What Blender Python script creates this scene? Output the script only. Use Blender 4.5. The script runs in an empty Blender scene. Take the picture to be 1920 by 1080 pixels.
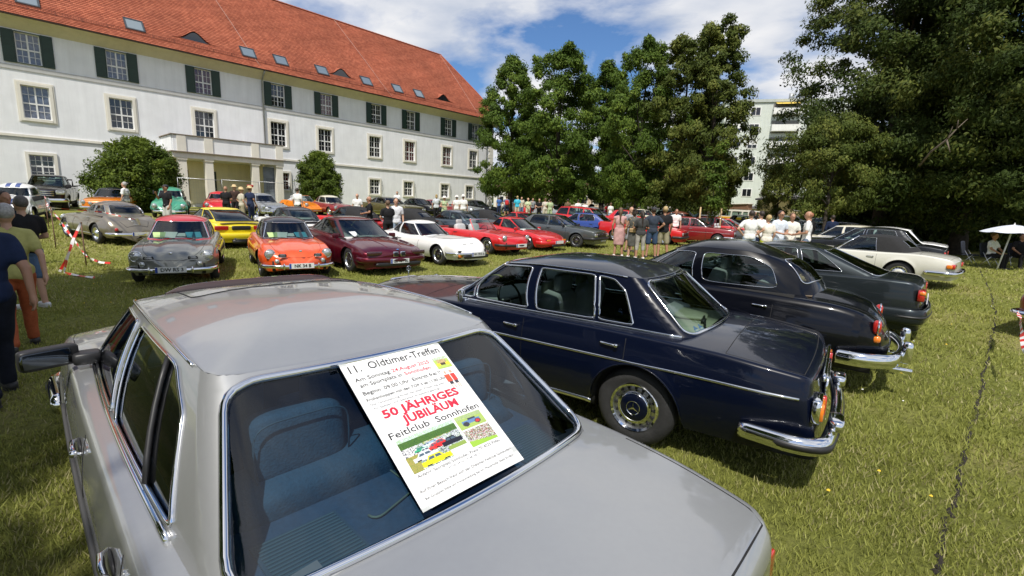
import bpy, bmesh, math, random
import numpy as np
from math import sin, cos, pi, radians, sqrt, atan2
from mathutils import Vector, Matrix
from mathutils.geometry import delaunay_2d_cdt
random.seed(7)
RNG = np.random.default_rng(7)
SC = bpy.context.scene
COL = SC.collection
# ------------------------------------------------------------------ camera, sky, sun, exposure
H = 1.92
FPX = 885.0                                    # focal length in photo pixels (1920 wide)
PITCH = radians(9.8)
ROLL = radians(1.9)
cam_data = bpy.data.cameras.new('camera')
cam_data.sensor_width = 36.0
cam_data.lens = 36.0 * FPX / 1920
cam_data.clip_start = 0.05
cam_data.clip_end = 3000
cam = bpy.data.objects.new('camera', cam_data)
cam.location = (0, 0, H)
cam.rotation_euler = (Matrix.Rotation(pi / 2 - PITCH, 3, 'X') @ Matrix.Rotation(ROLL, 3, 'Z')).to_euler()
COL.objects.link(cam)
SC.camera = cam
SUN_DIR = Vector((-0.10, -0.53, 0.84)).normalized()      # towards the sun
SUN_EL = math.asin(SUN_DIR.z)
SUN_AZ = atan2(SUN_DIR.x, SUN_DIR.y)                     # from +Y, clockwise
sun_data = bpy.data.lights.new('sun', 'SUN')
sun_data.energy = 5.0
sun_data.angle = radians(0.55)
sun_data.color = (1.0, 0.95, 0.87)
sun = bpy.data.objects.new('sun', sun_data)
sun.rotation_euler = SUN_DIR.to_track_quat('Z', 'Y').to_euler()
sun.location = (0, -20, 60)
COL.objects.link(sun)
world = bpy.data.worlds.new('World')
SC.world = world
world.use_nodes = True
def build_world():
 nt = world.node_tree
 nt.nodes.clear()
 N = nt.nodes.new
 L = nt.links.new
 out = N('ShaderNodeOutputWorld')
 bg = N('ShaderNodeBackground')
 bg.inputs[1].default_value = 0.094
 L(bg.outputs[0], out.inputs[0])
 sky = N('ShaderNodeTexSky')
 sky.sky_type = 'NISHITA'
 sky.sun_disc = False
 sky.sun_elevation = SUN_EL
 sky.sun_rotation = SUN_AZ
 sky.air_density = 1.1
 sky.dust_density = 0.6
 sky.ozone_density = 2.2
 tc = N('ShaderNodeTexCoord')
 sep = N('ShaderNodeSeparateXYZ')
 L(tc.outputs['Generated'], sep.inputs[0])
 mx = N('ShaderNodeMath'); mx.operation = 'MAXIMUM'; mx.inputs[1].default_value = 0.0
 L(sep.outputs[2], mx.inputs[0])
 ad = N('ShaderNodeMath'); ad.operation = 'ADD'; ad.inputs[1].default_value = 0.10
 L(mx.outputs[0], ad.inputs[0])
 dx = N('ShaderNodeMath'); dx.operation = 'DIVIDE'
 dy = N('ShaderNodeMath'); dy.operation = 'DIVIDE'
 L(sep.outputs[0], dx.inputs[0]); L(ad.outputs[0], dx.inputs[1])
 L(sep.outputs[1], dy.inputs[0]); L(ad.outputs[0], dy.inputs[1])
 cmb = N('ShaderNodeCombineXYZ')
 L(dx.outputs[0], cmb.inputs[0]); L(dy.outputs[0], cmb.inputs[1])
 cmb.inputs[2].default_value = CLOUD_SEED
 n1 = N('ShaderNodeTexNoise'); n1.inputs['Scale'].default_value = 0.95
 n1.inputs['Detail'].default_value = 9.0; n1.inputs['Roughness'].default_value = 0.56
 n1.inputs['Distortion'].default_value = 0.25
 L(cmb.outputs[0], n1.inputs['Vector'])
 r1 = N('ShaderNodeValToRGB')
 r1.color_ramp.elements[0].position = 0.385; r1.color_ramp.elements[0].color = (0, 0, 0, 1)
 r1.color_ramp.elements[1].position = 0.52; r1.color_ramp.elements[1].color = (1, 1, 1, 1)
 L(n1.outputs[0], r1.inputs[0])
 n2 = N('ShaderNodeTexNoise'); n2.inputs['Scale'].default_value = 2.1
 n2.inputs['Detail'].default_value = 6.0
 L(cmb.outputs[0], n2.inputs['Vector'])
 r2 = N('ShaderNodeValToRGB')
 r2.color_ramp.elements[0].position = 0.34; r2.color_ramp.elements[0].color = (6.0, 6.6, 7.8, 1)
 r2.color_ramp.elements[1].position = 0.60; r2.color_ramp.elements[1].color = (9.6, 9.6, 9.8, 1)
 L(n2.outputs[0], r2.inputs[0])
 mix = N('ShaderNodeMix'); mix.data_type = 'RGBA'
 tn = N('ShaderNodeMix'); tn.data_type = 'RGBA'; tn.blend_type = 'MULTIPLY'; tn.inputs[0].default_value = 1; tn.inputs[7].default_value = (.74, 1.0, 1.32, 1)
 L(sky.outputs[0], tn.inputs[6])
 L(r1.outputs[0], mix.inputs[0]); L(tn.outputs[2], mix.inputs[6]); L(r2.outputs[0], mix.inputs[7])
 L(mix.outputs[2], bg.inputs[0])
CLOUD_SEED = 5.2
build_world()
SC.view_settings.view_transform = 'Standard'
SC.view_settings.look = 'None'
SC.view_settings.exposure = 0.0
SC.view_settings.gamma = 1.0
SC.view_settings.use_curve_mapping = False
SC.cycles.max_bounces = 8
SC.cycles.transparent_max_bounces = 24
SC.cycles.glossy_bounces = 3
SC.cycles.diffuse_bounces = 3
SC.cycles.caustics_reflective = False
SC.cycles.caustics_refractive = False
SC.cycles.sample_clamp_indirect = 6.0
# ------------------------------------------------------------------ placing helpers
_F = np.array([0, cos(PITCH), -sin(PITCH)])
_U0 = np.array([0, sin(PITCH), cos(PITCH)]); _R0 = np.array([1.0, 0, 0])
_R = _R0 * cos(ROLL) + _U0 * sin(ROLL); _U = -_R0 * sin(ROLL) + _U0 * cos(ROLL)
def at(px, py, Y):
 """world point on the sight line of photo pixel (px,py) at distance Y along +Y"""
 d = _F + _R * ((px - 960) / FPX) + _U * ((540 - py) / FPX)
 return np.array([0, 0, H]) + d * (Y / d[1])
def topx(P):
 w = np.array(P, float) - np.array([0, 0, H]); d = w @ _F
 return 960 + FPX * (w @ _R) / d, 540 - FPX * (w @ _U) / d
# terrain: smooth blend of levels read off the photo (pixel x, pixel y of the foot, distance)
_T = [(0, 0, 0.0), (2, 3, 0.0), (-2, 3, 0.0), (4, 5, 0), (0, 6, 0.05), (6, 8, 0.0), (5.8,8.1,0), (10.8, 13, 0.05), (-4, 5, 0.0), (-5, 8, .0), (14, 10, 0), (22, 20, .2), (30, 30, .3), (-8, 3, .0), (0, -10, 0), (-10, -8, .1), (10, -8, 0)]
for px, Y, g in [(320, 11, 0), (535, 12, 0), (690, 13.3, .05), (830, 15.1, .12), (1000, 19, .15), (1095, 21.4, .17), (1160, 18.7, .22), (398, 17.4, .11), (197, 15.6, .08), (560, 19, .2), (60, 17, .25),
                 (320, 25, .82), (155, 24.4, .86), (100, 25.6, 1.1), (0, 20, .5), (400, 28, .80), (505, 31, .85), (620, 33, .95), (740, 34, 1.0), (985, 51, 1.05), (1290, 26.5, .2), (1440, 16, .75), (1385, 55, .15),
                 (1640, 14, .1), (1870, 19, .12), (1535, 24, .2), (1650, 40, .3), (870, 43, 1.05), (905, 56, 1.35), (250, 30, 1.2), (100, 31, 1.35), (480, 38, 1.3), (640, 44, 1.4), (760, 24, .35), (900, 27, .4), (1180, 40, .5), (640, 24, .4), (480, 22, .4)]:
 p = at(px, 387 + .0332 * (px - 960), Y); _T.append((p[0], p[1], g))
_T += [(-30, 40, 1.5), (0, 90, 1.3), (-60, 60, 1.5), (40, 90, .9), (80, 60, .6), (60, 10, .2), (-40, 0, .8), (20, 70, 1.0), (0, 200, 1.5), (200, 200, 1), (-200, 100, 1.5)]
_T = np.array(_T, float)
_Ts = 1.6 + .17 * np.hypot(_T[:, 0], _T[:, 1])
def terr(x, y):
 x = np.asarray(x, float); y = np.asarray(y, float)
 d2 = (x[..., None] - _T[:, 0]) ** 2 + (y[..., None] - _T[:, 1]) ** 2
 w = np.exp(-d2 / (2 * _Ts ** 2)) + 1e-4 / (1 + d2)
 r = (w * _T[:, 2]).sum(-1) / w.sum(-1)
 return r if r.ndim else float(r)
def ground_at(px, Y):
 py = 400
 for _ in range(4):
  p = at(px, py, Y); z = terr(p[0], p[1]); py = topx((p[0], p[1], z))[1]
 return np.array([p[0], p[1], z])
# ------------------------------------------------------------------ object helpers
def props(o, label=None, cat=None, group=None, kind=None):
 if label: o['label'] = label
 if cat: o['category'] = cat
 if group: o['group'] = group
 if kind: o['kind'] = kind
 return o
def empty(name, loc=(0, 0, 0), rz=0, label=None, cat=None, group=None, kind=None, parent=None):
 o = bpy.data.objects.new(name, None)
 COL.objects.link(o)
 o.location = loc; o.rotation_euler = (0, 0, rz); o.empty_display_size = .2
 o.parent = parent
 return props(o, label, cat, group, kind)
def mesh_data(name, V, F, mats, smooth=True, mi=None, normals=None):
 me = bpy.data.meshes.new(name)
 if isinstance(V, np.ndarray) and isinstance(F, np.ndarray):
  k = F.shape[1]
  me.vertices.add(len(V)); me.vertices.foreach_set('co', V.astype(np.float32).ravel())
  me.loops.add(F.size); me.loops.foreach_set('vertex_index', F.astype(np.int32).ravel())
  me.polygons.add(len(F))
  me.polygons.foreach_set('loop_start', np.arange(0, F.size, k, dtype=np.int32))
  me.update(calc_edges=True)
 else:
  me.from_pydata([tuple(v) for v in V], [], [tuple(f) for f in F])
 for m in (mats if isinstance(mats, (list, tuple)) else [mats]):
  me.materials.append(m)
 if smooth: me.polygons.foreach_set('use_smooth', [True] * len(me.polygons))
 else: me.polygons.foreach_set('use_smooth', [False] * len(me.polygons))
 if mi is not None: me.polygons.foreach_set('material_index', list(mi))
 me.update()
 if normals is not None:
  me.normals_split_custom_set_from_vertices([tuple(n) for n in normals])
 return me
def link(name, me, parent=None, loc=None, rot=None, scale=None):
 o = bpy.data.objects.new(name, me)
 COL.objects.link(o)
 if parent is not None: o.parent = parent
 if loc is not None: o.location = loc
 if rot is not None: o.rotation_euler = rot
 if scale is not None: o.scale = scale
 return o
def obj(name, V, F, mats, parent=None, smooth=True, mi=None, normals=None):
 return link(name, mesh_data(name, V, F, mats, smooth, mi, normals), parent)
class MB:
 """collects shapes into one mesh"""
 def __init__(s): s.V = []; s.F = []; s.M = []
 def add(s, V, F, m=0):
  n = len(s.V); s.V.extend([tuple(map(float, v)) for v in V]); s.F.extend([tuple(int(i) + n for i in f) for f in F]); s.M.extend([m] * len(F)); return s
 def box(s, c, d, m=0, rz=0):
  x, y, z = [k / 2 for k in d]
  V = [(i * x, j * y, k * z) for i in (-1, 1) for j in (-1, 1) for k in (-1, 1)]
  cr, sr = cos(rz), sin(rz)
  V = [(c[0] + a * cr - b * sr, c[1] + a * sr + b * cr, c[2] + e) for a, b, e in V]
  return s.add(V, [(0, 1, 3, 2), (4, 6, 7, 5), (0, 4, 5, 1), (2, 3, 7, 6), (0, 2, 6, 4), (1, 5, 7, 3)], m)
 def sq(s, c, d, e1=.35, e2=.35, nu=16, nv=10, m=0, R=None):
  V, F = superquad(c, d, e1, e2, nu, nv, R); return s.add(V, F, m)
 def tube(s, P, r, n=8, closed=False, m=0, sx=1, sy=1, caps=True):
  V, F = tube(P, r, n, closed, sx, sy, caps); return s.add(V, F, m)
 def lathe(s, prof, n=24, axis='x', c=(0, 0, 0), m=0, sgn=1):
  V, F = lathe(prof, n, axis, c, sgn); return s.add(V, F, m)
 def quad(s, a, b, c, d, m=0): return s.add([a, b, c, d], [(0, 1, 2, 3)], m)
 def data(s, name, mats, smooth=True): return mesh_data(name, s.V, s.F, mats, smooth, s.M)
 def build(s, name, mats, parent=None, smooth=True, loc=None, rot=None, auto=None):
  me = s.data(name, mats, smooth)
  if auto is not None: sharp(me, auto)
  return link(name, me, parent, loc, rot)
def sharp(me, deg=35):
 bm = bmesh.new(); bm.from_mesh(me)
 a = radians(deg)
 for e in bm.edges:
  if len(e.link_faces) == 2 and e.calc_face_angle(0) > a: e.smooth = False
 bm.to_mesh(me); bm.free()
def spow(a, p): return np.sign(a) * np.abs(a) ** p
def superquad(c, d, e1=.35, e2=.35, nu=16, nv=10, R=None):
 u = np.linspace(-pi, pi, nu, endpoint=False); v = np.linspace(-pi / 2, pi / 2, nv + 1)
 V = []
 for b in v:
  for a in u:
   V.append((d[0] / 2 * spow(cos(b), e1) * spow(cos(a), e2), d[1] / 2 * spow(cos(b), e1) * spow(sin(a), e2), d[2] / 2 * spow(sin(b), e1)))
 V = np.array(V)
 if R is not None: V = V @ np.array(R).T
 V = V + np.array(c)
 F = [(i * nu + j, i * nu + (j + 1) % nu, (i + 1) * nu + (j + 1) % nu, (i + 1) * nu + j) for i in range(nv) for j in range(nu)]
 return V, F
def tube(P, r, n=8, closed=False, sx=1, sy=1, caps=True):
 """sweep; r scalar or list; section stretched sx sideways (horizontal-ish) and sy along local up"""
 P = np.array(P, float); k = len(P)
 rr = np.full(k, r) if np.isscalar(r) else np.array(r, float)
 T = np.zeros_like(P)
 if closed: T = np.roll(P, -1, 0) - np.roll(P, 1, 0)
 else:
  T[1:-1] = P[2:] - P[:-2]; T[0] = P[1] - P[0]; T[-1] = P[-1] - P[-2]
 T /= np.maximum(np.linalg.norm(T, axis=1)[:, None], 1e-9)
 V = []
 up = np.array([0, 0, 1.0])
 for i in range(k):
  a = up if abs(T[i] @ up) < .95 else np.array([1.0, 0, 0])
  s = np.cross(T[i], a); s /= np.linalg.norm(s); b = np.cross(s, T[i])
  for j in range(n):
   t = 2 * pi * j / n
   V.append(P[i] + rr[i] * (cos(t) * s * sx + sin(t) * b * sy))
 F = []
 for i in range(k if closed else k - 1):
  i2 = (i + 1) % k
  for j in range(n):
   j2 = (j + 1) % n
   F.append((i * n + j, i2 * n + j, i2 * n + j2, i * n + j2))
 if caps and not closed:
  F.append(tuple(range(n))); F.append(tuple(range((k - 1) * n, k * n))[::-1])
 return V, F
def lathe(prof, n=24, axis='x', c=(0, 0, 0), sgn=1):
 """prof: (along axis, radius)"""
 V = []
 for a, r in prof:
  for j in range(n):
   t = 2 * pi * j / n
   p = (a * sgn, r * cos(t), r * sin(t)) if axis == 'x' else ((r * cos(t), r * sin(t), a) if axis == 'z' else (r * cos(t), a * sgn, r * sin(t)))
   V.append((p[0] + c[0], p[1] + c[1], p[2] + c[2]))
 F = []
 for i in range(len(prof) - 1):
  for j in range(n):
   j2 = (j + 1) % n
   F.append((i * n + j, i * n + j2, (i + 1) * n + j2, (i + 1) * n + j))
 return V, F
def copy_tree(o, parent=None, depth=0):
 c = o.copy(); COL.objects.link(c)
 if parent is not None: c.parent = parent
 for ch in o.children: copy_tree(ch, c)
 return c
# ------------------------------------------------------------------ materials
_M = {}
def mat(name, col=(.5, .5, .5), rough=.6, metal=0, coat=0, spec=.5, noise=None, bump=None, **kw):
 """plain principled material with optional procedural colour variation and relief"""
 if name in _M: return _M[name]
 m = bpy.data.materials.new(name); m.use_nodes = True
 nt = m.node_tree; b = nt.nodes['Principled BSDF']
 b.inputs['Base Color'].default_value = (*col, 1)
 b.inputs['Roughness'].default_value = rough
 b.inputs['Metallic'].default_value = metal
 b.inputs['Specular IOR Level'].default_value = spec
 b.inputs['Coat Weight'].default_value = coat
 b.inputs['Coat Roughness'].default_value = .03
 tc = nt.nodes.new('ShaderNodeTexCoord')
 if noise:
  sc, amt = noise[:2]
  n = nt.nodes.new('ShaderNodeTexNoise'); n.inputs['Scale'].default_value = sc; n.inputs['Detail'].default_value = 5
  nt.links.new(tc.outputs['Object'], n.inputs['Vector'])
  r = nt.nodes.new('ShaderNodeMapRange'); r.inputs[1].default_value = .3; r.inputs[2].default_value = .7
  r.inputs[3].default_value = 1 - amt; r.inputs[4].default_value = 1 + amt
  nt.links.new(n.outputs[0], r.inputs[0])
  h = nt.nodes.new('ShaderNodeMix'); h.data_type = 'RGBA'; h.blend_type = 'MULTIPLY'; h.inputs[0].default_value = 1
  h.inputs[6].default_value = (*col, 1)
  nt.links.new(r.outputs[0], h.inputs[7]); nt.links.new(h.outputs[2], b.inputs['Base Color'])
 if bump:
  sc, st = bump
  n = nt.nodes.new('ShaderNodeTexNoise'); n.inputs['Scale'].default_value = sc; n.inputs['Detail'].default_value = 4
  nt.links.new(tc.outputs['Object'], n.inputs['Vector'])
  bp = nt.nodes.new('ShaderNodeBump'); bp.inputs['Strength'].default_value = st; bp.inputs['Distance'].default_value = .01
  nt.links.new(n.outputs[0], bp.inputs['Height']); nt.links.new(bp.outputs[0], b.inputs['Normal'])
 _M[name] = m
 return m
def paint(name, col=(.5, .5, .5), metal=0, rough=.35):
 """car paint under clear coat, faint waviness and dust"""
 if name in _M: return _M[name]
 m = mat(name, col, rough, metal, 1.0, .5 if max(col) > .1 else .12, noise=(38, .014))
 nt = m.node_tree; b = nt.nodes['Principled BSDF']
 tc = [n for n in nt.nodes if n.type == 'TEX_COORD'][0]
 n = nt.nodes.new('ShaderNodeTexNoise'); n.inputs['Scale'].default_value = 2.5; n.inputs['Detail'].default_value = 6
 nt.links.new(tc.outputs['Object'], n.inputs['Vector'])
 r = nt.nodes.new('ShaderNodeMapRange'); r.inputs[1].default_value = .35; r.inputs[2].default_value = .75
 r.inputs[3].default_value = .015; r.inputs[4].default_value = .07
 nt.links.new(n.outputs[0], r.inputs[0]); nt.links.new(r.outputs[0], b.inputs['Coat Roughness'])
 if max(col) < .06: b.inputs['Coat IOR'].default_value = 1.32
 n2 = nt.nodes.new('ShaderNodeTexNoise'); n2.inputs['Scale'].default_value = 1.3; n2.inputs['Detail'].default_value = 1
 nt.links.new(tc.outputs['Object'], n2.inputs['Vector'])
 bp = nt.nodes.new('ShaderNodeBump'); bp.inputs['Strength'].default_value = .25; bp.inputs['Distance'].default_value = .004
 nt.links.new(n2.outputs[0], bp.inputs['Height']); nt.links.new(bp.outputs[0], b.inputs['Coat Normal'])
 return m
def glass(name, tint=(.55, .65, .62), rough=.0):
 if name in _M: return _M[name]
 m = bpy.data.materials.new(name); m.use_nodes = True
 nt = m.node_tree; nt.nodes.clear()
 out = nt.nodes.new('ShaderNodeOutputMaterial')
 tr = nt.nodes.new('ShaderNodeBsdfTransparent'); tr.inputs[0].default_value = (*tint, 1)
 gl = nt.nodes.new('ShaderNodeBsdfGlossy'); gl.inputs['Roughness'].default_value = rough; gl.inputs[0].default_value = (.95, .97, 1, 1)
 fr = nt.nodes.new('ShaderNodeFresnel'); fr.inputs[0].default_value = 1.62
 mx = nt.nodes.new('ShaderNodeMixShader')
 nt.links.new(fr.outputs[0], mx.inputs[0]); nt.links.new(tr.outputs[0], mx.inputs[1]); nt.links.new(gl.outputs[0], mx.inputs[2])
 nt.links.new(mx.outputs[0], out.inputs[0])
 _M[name] = m
 return m
CHROME = mat('chrome', (.82, .83, .85), .07, 1)
STEEL = mat('brushed_steel', (.62, .63, .65), .28, 1, noise=(14, .1))
RUBBER = mat('tyre_rubber', (.022, .022, .023), .75, noise=(9, .35), bump=(60, .3))
BLACKP = mat('black_trim', (.018, .018, .02), .45, noise=(20, .2))
SEAM = mat('panel_gap_black', (.008, .008, .009), .8)
UNDER = mat('underbody_black', (.012, .012, .012), .9, noise=(6, .3))
GLASS = glass('window_glass', (.50, .60, .57))
GLASS_B = glass('blue_tinted_glass', (.46, .60, .66))
GLASS_D = glass('dark_tinted_glass', (.22, .27, .27))
REDL = mat('red_lens', (.45, .02, .015), .15, 0, 1, noise=(40, .2))
ORL = mat('orange_lens', (.75, .20, .02), .15, 0, 1, noise=(40, .2))
WHL = mat('clear_lens', (.55, .57, .58), .08, .6, 1, noise=(30, .25))
PLATE = mat('plate_white', (.72, .73, .74), .4)
PLATEB = mat('plate_blue', (.02, .06, .35), .4)
INK = mat('ink_black', (.015, .015, .016), .6)
# ------------------------------------------------------------------ car builder
def pchip(pts):
 P = sorted(pts); x = np.array([p[0] for p in P], float); y = np.array([p[1] for p in P], float)
 if len(x) == 1: return lambda t: y[0]
 h = np.diff(x); d = np.diff(y) / h
 m = np.zeros_like(y)
 for i in range(1, len(x) - 1):
  if d[i - 1] * d[i] > 0:
   w1, w2 = 2 * h[i] + h[i - 1], h[i] + 2 * h[i - 1]
   m[i] = (w1 + w2) / (w1 / d[i - 1] + w2 / d[i])
 m[0] = d[0]; m[-1] = d[-1]
 def f(t):
  t = min(max(float(t), x[0]), x[-1])
  i = min(max(int(np.searchsorted(x, t)) - 1, 0), len(h) - 1)
  s = (t - x[i]) / h[i]
  return float(y[i] * (1 + 2 * s) * (1 - s) ** 2 + m[i] * h[i] * s * (1 - s) ** 2 + y[i + 1] * s * s * (3 - 2 * s) + m[i + 1] * h[i] * s * s * (s - 1))
 return f
def roundpoly(P, r=.03, n=4):
 """round the corners of a 2-D polygon"""
 out = []; k = len(P)
 for i in range(k):
  a, b, c = np.array(P[i - 1], float), np.array(P[i], float), np.array(P[(i + 1) % k], float)
  ri = r[i] if isinstance(r, (list, tuple)) else r
  la, lc = np.linalg.norm(a - b), np.linalg.norm(c - b)
  q = min(ri, la * .45, lc * .45)
  p0 = b + (a - b) / la * q; p2 = b + (c - b) / lc * q
  for j in range(n + 1):
   t = j / n
   out.append(tuple((1 - t) ** 2 * p0 + 2 * t * (1 - t) * b + t * t * p2))
 return out
def inpoly(x, y, P):
 c = False; j = len(P) - 1
 for i in range(len(P)):
  xi, yi = P[i]; xj, yj = P[j]
  if (yi > y) != (yj > y) and x < (xj - xi) * (y - yi) / (yj - yi) + xi: c = not c
  j = i
 return c
def densify(P, d):
 out = []
 for i in range(len(P)):
  a, b = np.array(P[i]), np.array(P[(i + 1) % len(P)])
  n = max(1, int(np.ceil(np.linalg.norm(b - a) / d)))
  for j in range(n): out.append(tuple(a + (b - a) * j / n))
 return out
def panel(outer, holes, nu, nt):
 """triangulate a 2-D domain with holes; returns 2-D points and triangles"""
 xs = [p[0] for p in outer]; ys = [p[1] for p in outer]
 x0, x1, y0, y1 = min(xs), max(xs), min(ys), max(ys)
 pts = []; edges = []
 for P in [outer] + holes:
  P = densify(P, max((x1 - x0) / nu, .02))
  n = len(pts); pts += P; edges += [(n + i, n + (i + 1) % len(P)) for i in range(len(P))]
 for i in range(1, nu):
  for j in range(1, nt):
   x = x0 + (x1 - x0) * i / nu; y = y0 + (y1 - y0) * j / nt
   if inpoly(x, y, outer) and not any(inpoly(x, y, h) for h in holes): pts.append((x, y))
 r = delaunay_2d_cdt([Vector(p) for p in pts], edges, [], 0, 1e-5, False)
 V = [(v.x, v.y) for v in r[0]]; F = []
 for f in r[2]:
  cx = sum(V[i][0] for i in f) / len(f); cy = sum(V[i][1] for i in f) / len(f)
  if inpoly(cx, cy, outer) and not any(inpoly(cx, cy, h) for h in holes): F.append(tuple(f))
 return V, F
class Car:
 """a body lofted from plan, shoulder and centre-line curves, with a glasshouse ring on top"""
 def __init__(s, **k):
  D = dict(wb=2.7, fo=.8, ro=1.05, W=1.75, H=1.4, low=.2, er=.14, ez=.10, zm=.55, tl=.08, tu=.06, rs=.05, cp=2.2,
                 bowf=.10, bowr=.05, leanf=0, leanr=0, R=.36, wr=.31, ww=.18, flare=.012, dip=0, dipx=.72, crown=.08, rc=.12, ggb=.02, rb=0, fb=0,
                 plan=None, sh=None, cen=None, lo=2, res=1.0, track=.06)
  D.update(k); s.__dict__.update(D)
  s.y0 = -s.ro; s.y1 = s.wb + s.fo; s.hw = s.W / 2
  s.fp = pchip(s.plan or [(s.y0, .93 * s.hw), (s.y0 + .5, .985 * s.hw), (s.wb * .45, s.hw), (s.y1 - .6, .97 * s.hw), (s.y1, .90 * s.hw)])
  s.fs = pchip(s.sh); s.fc = pchip(s.cen or [(a, b + .04) for a, b in s.sh])
  s.cache = {}
 def core(s, y):
  hw = s.fp(y); zs = s.fs(y); zc = s.fc(y); zl = s.low
  for d in (y - s.y0, s.y1 - y):
   if d < s.er:
    q = 1 - max(d, 0) / s.er; k = 1 - sqrt(max(0, 1 - q * q))
    hw -= s.er * k; zs -= s.ez * k; zc -= s.ez * k; zl += s.ez * .35 * k
  return hw, zs, zc, zl
 def sx(s, y, z):
  """half width at (y,z) on the flank"""
  hw, zs, zc, zl = s.core(y)
  if z < s.zm: x = hw - s.tl * ((s.zm - z) / max(s.zm - s.low, .01)) ** 2
  else: x = hw - s.tu * ((z - s.zm) / max(zs - s.zm, .01)) ** 2
  for yw in (0, s.wb):
   r = math.hypot(y - yw, z - s.wr)
   x += s.flare * math.exp(-((r - s.R) / .045) ** 2)
  return x
 def topz(s, x, y):
  hw, zs, zc, zl = s.core(y)
  xs = hw - s.tu - s.rs
  q = min(abs(x) / xs, 1)
  z = zs + (zc - zs) * (1 - q ** s.cp)
  if s.dip: z -= s.dip * math.exp(-((q - s.dipx) / .13) ** 2) * (1 if (y > s.yWB - .1 or y < s.yRB + .1) else 0)
  return z
 def warp(s, p):
  x, y, z = p
  w = max(0, min(1, (y - (s.y1 - .9)) / .9)) ** 2
  y2 = y - s.bowf * (x / s.hw) ** 2 * w + s.leanf * (z - .5) * w
  w = max(0, min(1, ((s.y0 + .9) - y) / .9)) ** 2
  y2 = y2 + s.bowr * (x / s.hw) ** 2 * w - s.leanr * (z - .5) * w
  return (x, y2, z)
 def flank(s, y, z, off=0, sd=1):
  p = s.warp((s.sx(y, z) + off, y, z)); return (p[0] * sd, p[1], p[2])
 def outline(s, lvl, u):
  """half outline of the glasshouse at belt (0) or roof (1); u 0 front centre,1 front corner,2 rear corner,3 rear centre"""
  yf, bf, wf, wm, wr, br, yr = s.belt if lvl == 0 else s.roofo
  def fr(a): return np.array([wf * a, yf - bf * a * a])
  def sd(b):
   ya, yb = yf - bf, yr + br
   return np.array([(1 - b) ** 2 * wf + 2 * b * (1 - b) * (2 * wm - (wf + wr) / 2) + b * b * wr, ya + (yb - ya) * b])
  def re(a): return np.array([wr * (1 - a), yr + br * (1 - a) ** 2])
  rc = s.rc if lvl == 0 else s.rc * .8
  L1 = max(wf, .1); L2 = max(yf - bf - yr - br, .2); L3 = max(wr, .1)
  a, b, b2, a3 = min(rc / L1, .5), min(rc / L2, .45), min(rc / L2, .45), min(rc / L3, .5)
  if u < 1 - a: return fr(u)
  if u < 1 + b:
   t = (u - (1 - a)) / (a + b); return (1 - t) ** 2 * fr(1 - a) + 2 * t * (1 - t) * fr(1) + t * t * sd(b)
  if u < 2 - b2: return sd(u - 1)
  if u < 2 + a3:
   t = (u - (2 - b2)) / (a3 + b2); return (1 - t) ** 2 * sd(1 - b2) + 2 * t * (1 - t) * sd(1) + t * t * re(a3)
  return re(u - 2)
 def G(s, u, t):
  """glasshouse surface; u>3 mirrors (rear), u<0 mirrors (front)"""
  key = (round(u, 5), round(t, 5))
  if key in s.cache: return s.cache[key]
  sg = 1
  if u < 0: u = -u; sg = -1
  if u > 3: u = 6 - u; sg = -1
  b = s.outline(0, u); r = s.outline(1, u)
  zb = s.topz(b[0], b[1]) - .012
  b3 = np.array([*s.warp((b[0], b[1], zb))]); r3 = np.array([r[0], r[1], s.zroof(r[1])])
  p = b3 + (r3 - b3) * t
  k = 4 * t * (1 - t)
  d = p[:2] - np.array([0, (s.belt[0] + s.belt[6]) / 2])
  wside = math.exp(-((u - 1.5) / .45) ** 4)
  p[0] += s.ggb * k * (1 if u > .9 and u < 2.1 else min(1, p[0] / .5)) * wside
  if u > 1.6: g = min(1, (u - 1.6) / .7); p[1] -= s.rb * k * g * .5; p[2] += s.rb * k * g
  if u < 1.3: g = min(1, (1.3 - u) / .6); p[1] += s.fb * k * g * .6; p[2] += s.fb * k * g
  p = np.array([p[0] * sg, p[1], p[2]])
  s.cache[key] = p
  return p
 def Gn(s, u, t):
  e = 1e-3
  t0, t1 = max(t - e, 0), min(t + e, 1)
  u0, u1 = u - e, u + e
  n = np.cross(s.G(u1, t) - s.G(u0, t), s.G(u, t1) - s.G(u, t0))
  n /= max(np.linalg.norm(n), 1e-9)
  c = s.G(u, t); o = c - np.array([0, (s.belt[0] + s.belt[6]) / 2, .7])
  return n if n @ o > 0 else -n
 def ufind(s, y, t, lo=1.0, hi=2.0):
  for _ in range(22):
   m = (lo + hi) / 2
   if s.G(m, t)[1] > y: lo = m
   else: hi = m
  return (lo + hi) / 2
 def uy(s, P): return [(s.ufind(y, t, .9, 2.1), t) for y, t in P]
 def zroof(s, y):
  return s.fr(y)
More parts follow.
